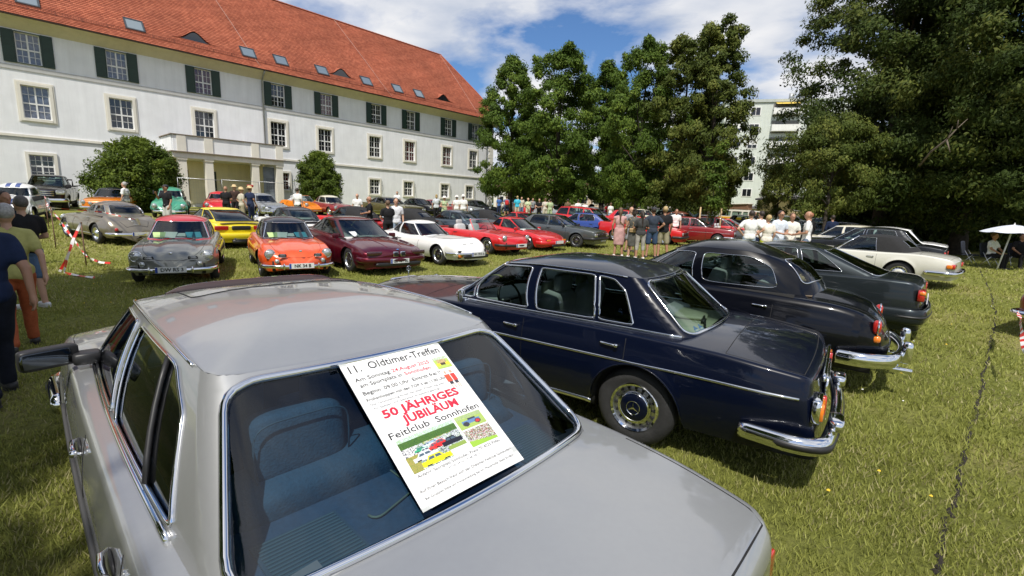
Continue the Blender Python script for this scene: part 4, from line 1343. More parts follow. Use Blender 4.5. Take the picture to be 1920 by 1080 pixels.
def ponton_car():
 r = empty('parked_car', label='black rounded fifties saloon with chrome rear bumper and a teddy bear in its rear window', cat='car')
 C = Car(wb=2.65, fo=.80, ro=1.10, W=1.74, H=1.56, low=.28, er=.30, ez=.22, zm=.62, tl=.10, tu=.14, rs=.11, R=.37, wr=.34, ww=.16,
   sh=[(-1.10, .74), (-.9, .88), (-.5, .965), (.2, 1.0), (1.5, 1.03), (2.2, 1.02), (3.0, .97), (3.45, .88)],
   cen=[(-1.10, .70), (-.9, .91), (-.6, 1.0), (-.3, 1.04), (1.5, 1.05), (2.0, 1.10), (3.0, 1.06), (3.45, .92)],
   plan=[(-1.10, .70), (-.6, .80), (.2, .87), (2.4, .87), (3.1, .84), (3.45, .76)], bowf=.12, bowr=.16, crown=.10, rc=.20, ggb=.035, yWB=2.0, yRB=-.35, rb=.07, dip=.03, dipx=.80)
 C.belt = (2.02, .22, .62, .70, .56, .16, -.42); C.roofo = (1.36, .14, .46, .55, .46, .10, .02)
 C.fr = pchip([(-.1, 1.36), (.02, 1.385), (.5, 1.455), (.9, 1.46), (1.36, 1.42)])
 doors = [(.02, .92), (.92, 1.86)]
 wins = dict(front=(.10, .12, .92), rear=(.20, .22, .88), rr=.13, rchw=.009, sr=.08,
    sides=[[(.02, .12), (.84, .10), (.88, .86), (.34, .86), (.12, .62)], [(.96, .10), (1.74, .12), (1.32, .86), (.98, .86)]])
 out = build_car(C, 'ponton', BLACKCAR, r, wins, doors, (2.12, 3.36), (-1.02, -.50), rimf=rim_paintcap, chw=.005, interior=mat('dark_seat', (.03, .028, .025), .7))
 side_strip(C, r, [(-.55, .93), (.2, .95), (1.9, .955)], .005, CHROME, 'side_trim', .004, 1.2)
 attach_handles(C, out, doors, .86)
 bumper(C, r, -1, .43, .16, .05, .10, .42, CHROME, rc=.25)
 bumper(C, r, 1, .43, .15, .05, .08, .4, CHROME, rc=.25)
 for sd in (-1, 1):
  mb = MB(); p = C.warp((sd * .42, C.y0 - .17, .50)); mb.sq(p, (.09, .10, .24), .6, .6, 12, 10); mb.build('bumper_horn', CHROME, r)
  mb = MB(); mb.tube([(sd * .40, -1.30, .30), (sd * .40, -.9, .30)], .028, 10); mb.build('exhaust_pipe', CHROME, r)
  p = C.warp((sd * .60, C.y0 + .09, .76))
  mb = MB(); mb.sq((0, 0, 0), (.10, .08, .15), .7, .7, 14, 10); o = mb.build('tail_light', REDL, r); o.location = p
  mb = MB(); mb.tube([(.056 * cos(a), -.012, .082 * sin(a)) for a in np.linspace(0, 2 * pi, 20, endpoint=False)], .009, 6, True); mb.build('lamp_ring', CHROME, o)
  mb = MB(); mb.sq((0, -.01, -.13), (.08, .08, .08), .7, .7, 12, 8); mb.build('orange_lens', ORL, o)
 lamp(C, r, .62, .70, 1, .22, .22, WHL, 'headlight', .10, -.01, .9, CHROME)
 mb = MB(); mb.sq((0, C.y1 + .02, .72), (.50, .12, .46), .2, .5, 12, 8)
 for k in range(6): mb.box((0, C.y1 + .085, .58 + k * .055), (.40, .012, .008), 0)
 mb.build('grille', CHROME, r)
 place(r, 3.49, 5.92, radians(52));
 # teddy bear on the shelf
 t = empty('teddy_bear', (0, 0, 0), 0, 'light brown teddy bear lying in the rear window of the black rounded saloon', 'soft toy')
 TB = mat('teddy_plush', (.45, .30, .16), .95, noise=(60, .3), bump=(120, .8))
 mb = MB(); mb.sq((0, 0, .07), (.16, .14, .15), 1, 1, 14, 10)
 mb.sq((0, -.05, .19), (.13, .12, .12), 1, 1, 14, 10); mb.sq((0, -.11, .175), (.05, .04, .04), 1, 1, 10, 8)
 for sd in (-1, 1):
  mb.sq((sd * .055, -.03, .25), (.045, .025, .045), 1, 1, 10, 8); mb.sq((sd * .09, -.05, .08), (.05, .09, .05), 1, 1, 10, 8); mb.sq((sd * .05, -.10, .03), (.06, .12, .05), 1, 1, 10, 8)
 mb.build('plush_body', TB, t)
 mb = MB()
 for sd in (-1, 1): mb.sq((sd * .025, -.108, .205), (.012, .01, .012), 1, 1, 8, 6)
 mb.sq((0, -.133, .18), (.018, .01, .012), 1, 1, 8, 6); mb.build('eyes_and_nose', INK, t)
 t.matrix_world = Matrix.Translation(r.location) @ Matrix.Rotation(r.rotation_euler.z, 4, 'Z') @ Matrix.Translation((-.18, -.12, 1.0)) @ Matrix.Scale(.72, 4)
 mb = MB(); mb.box((0, -.12, .985), (1.0, .4, .012)); mb.build('parcel_shelf', mat('tan_shelf', (.12, .09, .06), .8), r)
 return C, r
def coupe_car():
 r = empty('parked_car', label='dark anthracite eighties coupe with orange and red tail lamps beside the black rounded saloon', cat='car')
 C = Car(wb=2.715, fo=.86, ro=1.08, W=1.74, H=1.41, low=.19, er=.12, ez=.06, zm=.58, tl=.06, tu=.05, rs=.05, R=.36, wr=.32, ww=.20,
   sh=[(-1.08, .90), (-.9, .935), (-.4, .945), (.6, .935), (2.0, .90), (2.6, .87), (3.3, .80), (3.575, .74)],
   cen=[(-1.08, .93), (-.9, .96), (-.4, .985), (.6, .98), (2.0, .95), (2.6, .93), (3.3, .86), (3.575, .80)], bowf=.12, bowr=.08, crown=.055, rc=.12, ggb=.02, yWB=2.1, yRB=-.4, leanr=-.08)
 C.belt = (2.36, .22, .70, .75, .70, .10, -.62); C.roofo = (1.45, .12, .56, .585, .55, .05, .30)
 C.fr = pchip([(.0, 1.29), (.30, 1.315), (.7, 1.345), (1.0, 1.35), (1.45, 1.315)])
 doors = [(.55, 1.98)]
 wins = dict(front=(.05, .06, .97), rear=(.05, .05, .96), rr=.10, rchw=.008, sr=.03, rearglass=GLASS_D, sideglass=GLASS_D,
    sides=[[(-.02, .12), (.56, .10), (.64, .90), (.40, .90)], [(.62, .10), (1.92, .10), (1.34, .90), (.69, .90)]])
 out = build_car(C, 'coupe', ANTHR, r, wins, doors, (2.42, 3.5), (-1.02, -.70), rimf=rim_alloy, chw=.006)
 attach_handles(C, out, doors, .80, BLACKP)
 side_strip(C, r, [(-1.0, .47), (.5, .47), (3.5, .45)], .010, CHROME, 'side_trim', .006, 1.2)
 bumper(C, r, -1, .42, .24, .04, .05, .6, ANTHR, .02); bumper(C, r, 1, .42, .22, .04, .05, .6, ANTHR, .02)
 for sd in (-1, 1):
  p = C.warp((sd * .64, C.y0 - .005, .74))
  mb = MB(); mb.sq((0, 0, 0), (.36, .09, .17), .2, .25, 18, 8)
  o = mb.build('tail_light', REDL, r); o.location = p
  mb = MB(); mb.sq((sd * .10, -.014, .04), (.17, .075, .055), .2, .25, 12, 6); mb.build('orange_lens', ORL, o)
  for k in range(4):
   mb = MB(); mb.box((0, -.047, -.055 + k * .036), (.33, .008, .005)); mb.build('lens_rib', mat('lens_dark', (.12, .01, .01), .3), o)
 lamp(C, r, .62, .62, 1, .36, .16, WHL, 'headlight', .05, .0, .3)
 mirror(C, r, 1.9, .1, ANTHR, (-1, 1))
 plate(C, r, '', -1, .62, .03)
 place(r, 5.80, 8.15, radians(48.5)); return C, r
def pagoda_car():
 r = empty('parked_car', label='cream white convertible with black canvas top and cream hubcaps at the edge of the lawn', cat='car')
 C = Car(wb=2.40, fo=.80, ro=1.08, W=1.76, H=1.30, low=.24, er=.10, ez=.06, zm=.56, tl=.08, tu=.06, rs=.05, R=.36, wr=.32, ww=.17,
   sh=[(-1.08, .74), (-.9, .79), (-.3, .85), (.6, .84), (1.5, .84), (2.3, .83), (3.0, .79), (3.2, .74)],
   cen=[(-1.08, .78), (-.9, .83), (-.3, .89), (.6, .88), (1.5, .88), (2.3, .88), (3.0, .84), (3.2, .78)], bowf=.1, bowr=.07, crown=.05, rc=.14, ggb=.02, yWB=1.6, yRB=-.1, rb=.03)
 C.belt = (1.72, .18, .70, .72, .68, .16, -.28); C.roofo = (1.15, .10, .54, .57, .54, .08, .16)
 C.fr = pchip([(.1, 1.20), (.16, 1.21), (.6, 1.245), (1.15, 1.235)])
 doors = [(.52, 1.50)]
 canvas = mat('black_canvas', (.014, .014, .015), .9, noise=(30, .25), bump=(70, .5))
 wins = dict(front=(.05, .06, .95), rear=(.34, .30, .80), rr=.05, sr=.03, sides=[[(.56, .06), (1.44, .06), (1.10, .92), (.62, .92)]])
 out = build_car(C, 'pagoda', IVORY, r, wins, doors, (1.78, 3.1), (-1.0, -.36), rimf=rim_paintcap, chw=.005, roofm=canvas)
 for sd in (-1, 1):
  mb = MB(); P = [np.array(C.G(u, .02)) + C.Gn(u, .02) * .01 for u in (.93, .96)]
  a, b = C.G(.97, .02) + C.Gn(.97, .02) * .008, C.G(.97, .99) + C.Gn(.97, .99) * .008
  mb.tube([(a[0] * sd, a[1], a[2]), (b[0] * sd, b[1], b[2])], .018, 8); mb.build('windscreen_post', CHROME, r)
 attach_handles(C, out, doors, .72)
 side_strip(C, r, [(.40, .30), (2.02, .30)], .014, CHROME, 'sill_trim', .004)
 bumper(C, r, -1, .42, .12, .045, .06, .55, CHROME); bumper(C, r, 1, .42, .12, .045, .06, .55, CHROME)
 lamp(C, r, .66, .60, -1, .30, .12, REDL, 'tail_light', .08, .0, .3)
 for sd in (-1, 1):
  mb = MB(); p = C.warp((sd * .83, C.y0 + .05, .60)); mb.sq(p, (.05, .12, .10), .4, .4, 12, 6); mb.build('orange_lens', ORL, r)
 lamp(C, r, .64, .62, 1, .22, .32, WHL, 'headlight', .06, .0, .5, CHROME)
 place(r, 10.80, 12.95, radians(41)); return C, r
# ------------------------------------------------------------------ the long white building
BZ = 2.3
def stucco(name, col):
 m = mat(name, col, .9, noise=(1.1, .05), bump=(35, .25), spec=.2)
 nt = m.node_tree; b = nt.nodes['Principled BSDF']
 # rain streaks and grime towards the ledges: long vertical noise
 src = b.inputs['Base Color'].links[0].from_socket
 tc = [n for n in nt.nodes if n.type == 'TEX_COORD'][0]
 mp = nt.nodes.new('ShaderNodeMapping'); mp.inputs['Scale'].default_value = (2.2, 2.2, .16)
 n = nt.nodes.new('ShaderNodeTexNoise'); n.inputs['Scale'].default_value = 1.6; n.inputs['Detail'].default_value = 8; n.inputs['Roughness'].default_value = .7
 nt.links.new(tc.outputs['Object'], mp.inputs[0]); nt.links.new(mp.outputs[0], n.inputs['Vector'])
 r = nt.nodes.new('ShaderNodeMapRange'); r.inputs[1].default_value = .35; r.inputs[2].default_value = .75; r.inputs[3].default_value = 1.03; r.inputs[4].default_value = .90
 nt.links.new(n.outputs[0], r.inputs[0])
 mx = nt.nodes.new('ShaderNodeMix'); mx.data_type = 'RGBA'; mx.blend_type = 'MULTIPLY'; mx.inputs[0].default_value = 1
 nt.links.new(src, mx.inputs[6]); nt.links.new(r.outputs[0], mx.inputs[7]); nt.links.new(mx.outputs[2], b.inputs['Base Color'])
 return m
def tile_material():
 m = bpy.data.materials.new('clay_roof_tiles'); m.use_nodes = True
 nt = m.node_tree; b = nt.nodes['Principled BSDF']; b.inputs['Roughness'].default_value = .75; b.inputs['Specular IOR Level'].default_value = .3
 tc = nt.nodes.new('ShaderNodeTexCoord')
 n1 = nt.nodes.new('ShaderNodeTexNoise'); n1.inputs['Scale'].default_value = .35; n1.inputs['Detail'].default_value = 6
 nt.links.new(tc.outputs['Object'], n1.inputs['Vector'])
 w = nt.nodes.new('ShaderNodeTexWhiteNoise'); w.noise_dimensions = '2D'
 uv = nt.nodes.new('ShaderNodeAttribute'); uv.attribute_name = 'tile'
 fl = nt.nodes.new('ShaderNodeVectorMath'); fl.operation = 'FLOOR'
 nt.links.new(uv.outputs['Vector'], fl.inputs[0]); nt.links.new(fl.outputs[0], w.inputs['Vector'])
 r = nt.nodes.new('ShaderNodeValToRGB'); e = r.color_ramp.elements
 e[0].position = 0; e[0].color = (.29, .080, .043, 1); e[1].position = 1; e[1].color = (.42, .130, .070, 1); q = e.new(.5); q.color = (.35, .100, .053, 1)
 nt.links.new(w.outputs[0], r.inputs[0])
 mr = nt.nodes.new('ShaderNodeMapRange'); mr.inputs[1].default_value = .3; mr.inputs[2].default_value = .7; mr.inputs[3].default_value = .82; mr.inputs[4].default_value = 1.15
 nt.links.new(n1.outputs[0], mr.inputs[0])
 mx = nt.nodes.new('ShaderNodeMix'); mx.data_type = 'RGBA'; mx.blend_type = 'MULTIPLY'; mx.inputs[0].default_value = 1
 nt.links.new(r.outputs[0], mx.inputs[6]); nt.links.new(mr.outputs[0], mx.inputs[7]); nt.links.new(mx.outputs[2], b.inputs['Base Color'])
 # gap between neighbouring tiles
 fr = nt.nodes.new('ShaderNodeVectorMath'); fr.operation = 'FRACTION'; nt.links.new(uv.outputs['Vector'], fr.inputs[0])
 sp = nt.nodes.new('ShaderNodeSeparateXYZ'); nt.links.new(fr.outputs[0], sp.inputs[0])
 a = nt.nodes.new('ShaderNodeMath'); a.operation = 'PINGPONG'; a.inputs[1].default_value = .5; nt.links.new(sp.outputs[0], a.inputs[0])
 s2 = nt.nodes.new('ShaderNodeMapRange'); s2.inputs[1].default_value = 0; s2.inputs[2].default_value = .12; nt.links.new(a.outputs[0], s2.inputs[0])
 bp = nt.nodes.new('ShaderNodeBump'); bp.inputs['Strength'].default_value = .8; bp.inputs['Distance'].default_value = .02
 nt.links.new(s2.outputs[0], bp.inputs['Height']); nt.links.new(bp.outputs[0], b.inputs['Normal'])
 return m
def building():
 rz = atan2(-cos(radians(42)), -sin(radians(42)))
 B = empty('manor_house', (-2.74, 57.0, -.90), rz, 'long white three storey building with green shutters and red clay tile roof', 'building')
 WALL = stucco('white_stucco', (.80, .81, .83)); TRIM = stucco('cream_trim', (.74, .71, .63)); GREYB = stucco('grey_band', (.50, .50, .49))
 SOFF = stucco('ochre_soffit', (.66, .61, .44)); GREEN = mat('shutter_green', (.012, .035, .022), .5, noise=(5, .2))
 FRAME = mat('window_white', (.72, .72, .70), .45, noise=(8, .05)); ZINC = mat('zinc_sheet', (.36, .37, .38), .4, .7, noise=(3, .15))
 PANE = mat('dark_pane', (.012, .014, .018), .03, 0, 1); PANEB = mat('blue_reflection_pane', (.10, .12, .17), .05, 0, 1, noise=(4, .5)); PANER = mat('red_curtain_pane', (.07, .018, .022), .05, 0, 1, noise=(3, .6))  # the bluish pane has the left windows' blue reflection put into its colour
 TILE = tile_material()
 L = 56.0; S0 = 0.0; ZE = 12.35; D = 12.4
 up = [2.93, 6.8, 11.57, 15.4, 20.2, 24.15, 29.25, 34.0, 37.95, 42.2, 47.0, 51.5]
 mid = [3.15, 6.95, 11.7, 15.6, 20.4, 24.25, 29.35, 34.0, 37.9, 42.2, 47.0, 51.5]
 low = [3.64, 7.2, 11.9, 15.68, 20.4, 24.1, 34.2, 38.0, 42.2, 47.0]
 holes = []; wd = []
 for s_ in up: wd.append((s_, 9.97, 11.62, 1.02, 'up'))
 for s_ in mid: wd.append((s_, 6.95, 8.78, 1.18, 'mid'))
 for s_ in low: wd.append((s_, 3.55, 4.90, 1.06, 'low'))
 V = []; F = []
 def P(s_, z): return (s_, z)
 holes = [[(s_ - w / 2, z0), (s_ + w / 2, z0), (s_ + w / 2, z1), (s_ - w / 2, z1)] for s_, z0, z1, w, k in wd]
 # facade with openings, cut by straight lines
 zs = sorted({BZ - .8, ZE} | {z for h in holes for z in (h[0][1], h[2][1])}); xs = sorted({0.0, L} | {x for h in holes for x in (h[0][0], h[1][0])})
 mb = MB()
 for i in range(len(xs) - 1):
  for j in range(len(zs) - 1):
   cx, cz = (xs[i] + xs[i + 1]) / 2, (zs[j] + zs[j + 1]) / 2
   if any(h[0][0] < cx < h[1][0] and h[0][1] < cz < h[2][1] for h in holes): continue
   mb.add([(xs[i], 0, zs[j]), (xs[i + 1], 0, zs[j]), (xs[i + 1], 0, zs[j + 1]), (xs[i], 0, zs[j + 1])], [(3, 2, 1, 0)])
 for h in holes:
  a, b, z0, z1 = h[0][0], h[1][0], h[0][1], h[2][1]
  for (p, q) in (((a, z0), (a, z1)), ((b, z0), (b, z1)), ((a, z0), (b, z0)), ((a, z1), (b, z1))):
   mb.quad((p[0], 0, p[1]), (q[0], 0, q[1]), (q[0], -.22, q[1]), (p[0], -.22, p[1]))
 mb.quad((0, 0, BZ - .8), (0, 0, ZE), (0, -D, ZE), (0, -D, BZ - .8)); mb.quad((L, 0, BZ - .8), (L, 0, ZE), (L, -D, ZE), (L, -D, BZ - .8))
 mb.quad((0, -D, BZ - .8), (0, -D, ZE), (L, -D, ZE), (L, -D, BZ - .8))
 mb.build('wall', WALL, B, False)
 # bands, sill course, soffit, gutter
 for (z0, z1, d, m_, nm) in ((5.86, 6.00, .07, TRIM, 'string_course'), (5.72, 5.858, .03, GREYB, 'string_course'), (9.56, 9.80, .04, GREYB, 'string_course')):
  mb = MB(); mb.box((L / 2 + .1, d / 2 + .002, (z0 + z1) / 2), (L + .2, d, z1 - z0)); mb.build(nm, m_, B, False)
 mb = MB(); prof = [(.0, ZE - .62), (.10, ZE - .52), (.22, ZE - .40), (.45, ZE - .22), (.72, ZE - .10), (.78, ZE - .06)]
 for i in range(len(prof) - 1): mb.quad((-.6, prof[i][0], prof[i][1]), (L, prof[i][0], prof[i][1]), (L, prof[i + 1][0], prof[i + 1][1]), (-.6, prof[i + 1][0], prof[i + 1][1]))
 mb.build('soffit', SOFF, B)
 mb = MB(); mb.tube([(-.6, .84, ZE - .05), (L, .84, ZE - .05)], .055, 10); mb.build('gutter', mat('gutter_dark', (.07, .045, .04), .5, .3), B)
 for s_ in (25.35, 1.15, 45.0):
  mb = MB(); mb.tube([(s_, .80, ZE - .10), (s_, .40, ZE - .45), (s_, .12, ZE - .75), (s_, .12, BZ)], .055, 10)
  for z in (11, 9.2, 7.4, 5.6, 3.8): mb.lathe([(-.03, .068), (.03, .068)], 10, 'z', (s_, .12, z))
  mb.build('downpipe', ZINC, B)
 # quoins at the corner
 q = MB(); q.box((0, 0, 0), (.78, .04, .36)); qd = q.data('quoin', [TRIM], False); q2 = MB(); q2.box((0, 0, 0), (.56, .04, .36)); qd2 = q2.data('quoin', [TRIM], False)
 z = BZ - .4; k = 0
 while z < 9.4 or (9.9 < z < 11.5) or z < 11.5:
  w = .78 if k % 2 else .56
  link('quoin', qd if k % 2 else qd2, B, (w / 2 + .002 * (k % 2), .022 + .002, z)); z += .385; k += 1
 # windows
 cache = {}
 def window(s_, z0, z1, w, kind):
  h = z1 - z0; key = (kind,)
  if key not in cache:
   fr = MB(); t = .05
   y = -.13
   fr.box((-w / 2 + t / 2, y, h / 2), (t, .06, h)); fr.box((w / 2 - t / 2, y, h / 2), (t, .06, h))
   fr.box((0, y, t / 2), (w - 2 * t, .06, t)); fr.box((0, y, h - t / 2), (w - 2 * t, .06, t))
   zt = h * .46 if kind != 'low' else h * .52
   fr.box((0, y + .004, h / 2), (.075, .06, h - 2 * t));
   for a, b in ((-w / 2 + t, -.0375), (.0375, w / 2 - t)): fr.box(((a + b) / 2, y + .002, zt), (b - a, .06, .085))
   for sd in (-1, 1):                              # glazing bars
    xc = sd * (w / 4 - .004)
    for a, b in ((t, zt - .0425), (zt + .0425, h - t)): fr.box((xc, y, (a + b) / 2), (.024, .03, b - a))
    for zb in (zt * .53, zt + (h - zt) * .5):
     for xx in (xc - w * .115, xc + w * .115): fr.box((xx, y, zb), (w * .19, .03, .024))
   fm = fr.data('window', [FRAME], False)
   sur = MB(); e = .15 if kind != 'up' else .03; d = .07
   for (cx, cz, a, b) in ((-w / 2 - e / 2, h / 2, e, h + 2 * e), (w / 2 + e / 2, h / 2, e, h + 2 * e)): sur.box((cx, d / 2, cz), (a, d, b))
   sur.box((0, d / 2, h + e / 2), (w, d, e)); sur.box((0, d / 2 + .01, -e / 2), (w, d + .02, e))
   if kind == 'mid':
    for (cx, cz, a, b) in ((-w / 2 - e - .035, h / 2, .07, h + 2 * e + .14), (w / 2 + e + .035, h / 2, .07, h + 2 * e + .14)): sur.box((cx, .02, cz), (a, .04, b))
    sur.box((0, .02, h + e + .035), (w + 2 * e, .04, .07)); sur.box((0, .02, -e - .035), (w + 2 * e, .04, .07))
   sm = sur.data('window_surround', [TRIM if kind != 'up' else GREEN], False)
   pn = MB(); pw = (w / 2 - t - .0375);
   pn.quad((-pw / 2, 0, 0), (pw / 2, 0, 0), (pw / 2, 0, 1), (-pw / 2, 0, 1)); pm = {}
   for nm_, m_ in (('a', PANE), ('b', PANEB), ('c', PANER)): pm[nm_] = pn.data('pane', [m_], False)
   cu = MB()
   nseg = 14;
   V = [];
   for i in range(nseg + 1):
    x = -w / 2 + w * i / nseg; y_ = -.20 + .018 * (-1) ** i; V += [(x, y_, 0), (x, y_, h)]
   cu.add(V, [(2 * i, 2 * i + 2, 2 * i + 3, 2 * i + 1) for i in range(nseg)]); cm = cu.data('curtain', [mat('net_curtain', (.30, .34, .42), .9)], False)
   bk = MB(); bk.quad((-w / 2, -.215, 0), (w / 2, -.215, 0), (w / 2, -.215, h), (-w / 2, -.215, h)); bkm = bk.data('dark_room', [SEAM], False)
   sh = None
   if kind == 'up':
    s2 = MB(); sw = .50
    s2.box((0, .05, h / 2), (sw, .04, h + .10))
    for zc, hh in ((h * .27, h * .40), (h * .74, h * .40)):
     s2.box((0, .074, zc), (sw - .12, .012, hh))
    sh = s2.data('shutter', [GREEN], False)
   cache[key] = (fm, sm, pm, sh, zt, pw, t, bkm)
  fm, sm, pm, sh, zt, pw, t, bkm = cache[key]
  o = link('window', fm, B, (s_, 0, z0))
  link('window_surround', sm, o)
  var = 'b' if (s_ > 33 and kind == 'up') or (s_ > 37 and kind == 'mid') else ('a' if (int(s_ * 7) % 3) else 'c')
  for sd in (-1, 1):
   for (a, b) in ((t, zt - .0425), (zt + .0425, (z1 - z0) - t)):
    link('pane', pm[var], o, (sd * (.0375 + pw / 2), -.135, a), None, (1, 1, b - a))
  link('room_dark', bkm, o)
  if sh:
   for sd in (-1, 1): link('shutter', sh, o, (sd * (w / 2 + .29), 0, 0))
  if kind == 'low' and s_ < 30:                       # iron grille brackets beside ground floor windows
   mb = MB(); x = -w / 2 - .22
   mb.tube([(x, .12, .05), (x, .16, .5), (x, .12, .95), (x - .04, .10, 1.2)], .012, 5); mb.tube([(x, .1, .3), (x + .08, .2, .35), (x, .1, .42)], .01, 5); mb.tube([(x, .1, .75), (x + .08, .2, .8), (x, .1, .88)], .01, 5)
   mb.build('iron_bracket', SEAM, o)
 for a in wd: window(*a)
 # roof: courses of tiles as real steps
 ov = .90; Rq = -5.32 - .9;
 A0 = (ov, ZE - .02); A1 = (-5.2, 19.65)
 # gentle kick at the eave
 def prof_(t): # t 0..1 up the slope -> (y,z)
  y = ov + (A1[0] - ov) * t; z = A0[1] + (A1[1] - A0[1]) * t
  k = max(0, 1 - t / .16); z += .0 * k; y2 = y + .0; z -= .20 * (t / .16 if t < .16 else max(0, 1 - (t - .16) / .3)) * (1 if t < .16 else 1) * .55
  return y2, z
 nrow = 60; lens = 10.3; V = []; F = []; T = []
 def xl(t):   # right-hand hip: s limit as a function of height
  if t < .42: return -.55 + (0.93 + .55) * (t / .42) ** 1.0
  return .93 + (3.76 - .93) * ((t - .42) / .58)
 nx = 70
 for r in range(nrow):
  t0, t1 = r / nrow, (r + 1) / nrow
  y0, z0 = prof_(t0); y1, z1 = prof_(t1)
  lift = .022
  for i in range(nx):
   f0, f1 = i / nx, (i + 1) / nx
   a0 = xl(t0) + (L - xl(t0)) * f0; a1 = xl(t0) + (L - xl(t0)) * f1; b0 = xl(t1) + (L - xl(t1)) * f0; b1 = xl(t1) + (L - xl(t1)) * f1
   jit = .006 * sin(i * 1.7 + r * .9)
   k = len(V)
   V += [(a0, y0 + lift, z0 + lift + jit), (a1, y0 + lift, z0 + lift + jit), (b1, y1, z1), (b0, y1, z1), (a0, y0, z0), (a1, y0, z0)]
   F += [(k, k + 3, k + 2, k + 1), (k, k + 1, k + 5, k + 4)]
   T += [(a0 / .19 + .5 * (r % 2), r + .05), (a1 / .19 + .5 * (r % 2), r + .05), (b1 / .19 + .5 * (r % 2), r + .95), (b0 / .19 + .5 * (r % 2), r + .95), (a0 / .19, r + .05), (a1 / .19, r + .05)]
 # hip end and back slope
 def add(P, fl=1):
  k = len(V); V.extend(P); F.append(tuple(range(k, k + len(P)))); T.extend([(p[1] / .19, p[2] / .12) for p in P])
 N = 12
 for i in range(N):
  t0, t1 = i / N, (i + 1) / N
  ya0, z0 = prof_(t0); ya1, z1 = prof_(t1); yb0, yb1 = -D - ya0 + 1.76 - .0, -D - ya1 + 1.76
  yb0 = 2 * A1[0] - ya0; yb1 = 2 * A1[0] - ya1
  add([(xl(t0), ya0, z0), (xl(t1), ya1, z1), (xl(t1), yb1, z1), (xl(t0), yb0, z0)])
  add([(xl(t0), yb0, z0), (xl(t1), yb1, z1), (L, yb1, z1), (L, yb0, z0)])
 me = mesh_data('roof', V, F, TILE, False)
 at_ = me.attributes.new('tile', 'FLOAT2', 'POINT'); at_.data.foreach_set('vector', np.array(T, np.float32).ravel())
 roof = link('roof', me, B)
 # ridge and hip tiles
 rt = MB(); V_, F_ = [], []
 for a in np.linspace(0, pi, 7):
  V_ += [(-.19, .12 * cos(a), .10 * sin(a)), (.19, .135 * cos(a), .115 * sin(a))]
 rt.add(V_, [(2 * i, 2 * i + 1, 2 * i + 3, 2 * i + 2) for i in range(6)]); rd = rt.data('ridge_tile', [mat('ridge_clay', (.32, .085, .04), .8, noise=(2, .25))])
 x = 3.8
 while x < 36: link('ridge_tile', rd, roof, (x, A1[0], 19.61)); x += .37
 hp = [(xl(t), *prof_(t)) for t in np.linspace(0, 1, 30)]
 mb = MB(); mb.tube([(a, b, c + .02) for a, b, c in hp], .075, 8); mb.build('hip_tiles', mat('ridge_clay'), roof)
 def onroof(s_, t, off=0): y, z = prof_(t); return (s_, y + off * .77, z + off * .64)
 sl = math.atan2(A1[1] - A0[1], -(A1[0] - ov))
 # snow guard: posts, two rails, fine lattice
 for s0 in np.arange(1.0, 46, 1.15):
  p = onroof(s0, .075)
  mb = MB(); mb.box((p[0], p[1] + .02, p[2] + .10), (.03, .04, .24)); mb.build('snow_guard_post', mat('rust_red_iron', (.18, .05, .03), .7), roof, False)
 mb = MB(); a, b = onroof(.6, .075), onroof(46, .075)
 mb.tube([(a[0], a[1] + .03, a[2] + .20), (b[0], b[1] + .03, b[2] + .20)], .013, 5); mb.tube([(a[0], a[1] + .03, a[2] + .03), (b[0], b[1] + .03, b[2] + .03)], .013, 5)
 for s0 in np.arange(.7, 46, .115): mb.box((s0, a[1] + .03, a[2] + .115), (.014, .008, .18))
 o = mb.build('snow_guard_lattice', mat('rust_red_iron'), roof, False); o['kind'] = 'stuff'
 # skylights
 for s_ in (26.15, 23.78, 20.45, 16.32, 13.05, 10.55, 32.9, 37.75, 42.5):
  p = onroof(s_, .115, .03)
  R = Matrix.Rotation(pi - sl if False else -(pi / 2 - (pi / 2 - sl)) , 3, 'X')
  fr = MB(); w, h = .92, .95
  for (cx, cy, a, b) in ((-w / 2, h / 2, .09, h), (w / 2, h / 2, .09, h), (0, 0, w + .09, .09), (0, h, w + .09, .09)): fr.box((cx, -cy if False else cy, .03), (a, b, .09))
  o = fr.build('skylight', mat('skylight_frame', (.08, .09, .10), .4, .5), roof, False)
  o.location = p; o.rotation_euler = (-(pi - sl) + pi if False else pi - sl, 0, 0); o.rotation_euler = (sl, 0, pi)
  mb = MB(); mb.quad((-w / 2 + .04, .045, .05), (w / 2 - .04, .045, .05), (w / 2 - .04, h - .045, .05), (-w / 2 + .04, h - .045, .05))
  mb.build('pane', mat('skylight_glass', (.22, .27, .30), .04, .3, 1), o, False)
 # eyebrow dormers
 for s_ in (29.57, 18.74, 7.45):
  n = 20; V_ = []; F_ = []; y0, z0 = prof_(.155)
  for i in range(n + 1):
   x = -1.45 + 2.9 * i / n; hh = .62 * math.exp(-(x / .62) ** 2)
   if abs(x) > 1.2: hh = max(0, hh - .01)
   dz = hh
   back = dz / math.tan(sl) if dz > 0 else 0
   V_ += [(s_ + x, y0 + .06 - .02, z0 + dz * 1.0 + .02), (s_ + x * .82, y0 - back * 1.25 - .35 * (dz / .62) - .02, z0 + dz * 1.0 + .06 + .30 * dz)]
  F_ = [(2 * i, 2 * i + 1, 2 * i + 3, 2 * i + 2) for i in range(n)]
  me = mesh_data('eyebrow_dormer', V_, F_, TILE, True); a_ = me.attributes.new('tile', 'FLOAT2', 'POINT'); a_.data.foreach_set('vector', np.array([(v[0] / .19, v[1] / .12) for v in V_], np.float32).ravel())
  dm = link('eyebrow_dormer', me, roof)
  mb = MB(); Vf = []
  for i in range(n + 1):
   x = -1.45 + 2.9 * i / n; hh = .62 * math.exp(-(x / .62) ** 2); Vf += [(s_ + x * .93, y0 + .012, z0 - .02), (s_ + x * .93, y0 + .012, z0 + max(hh - .05, 0))]
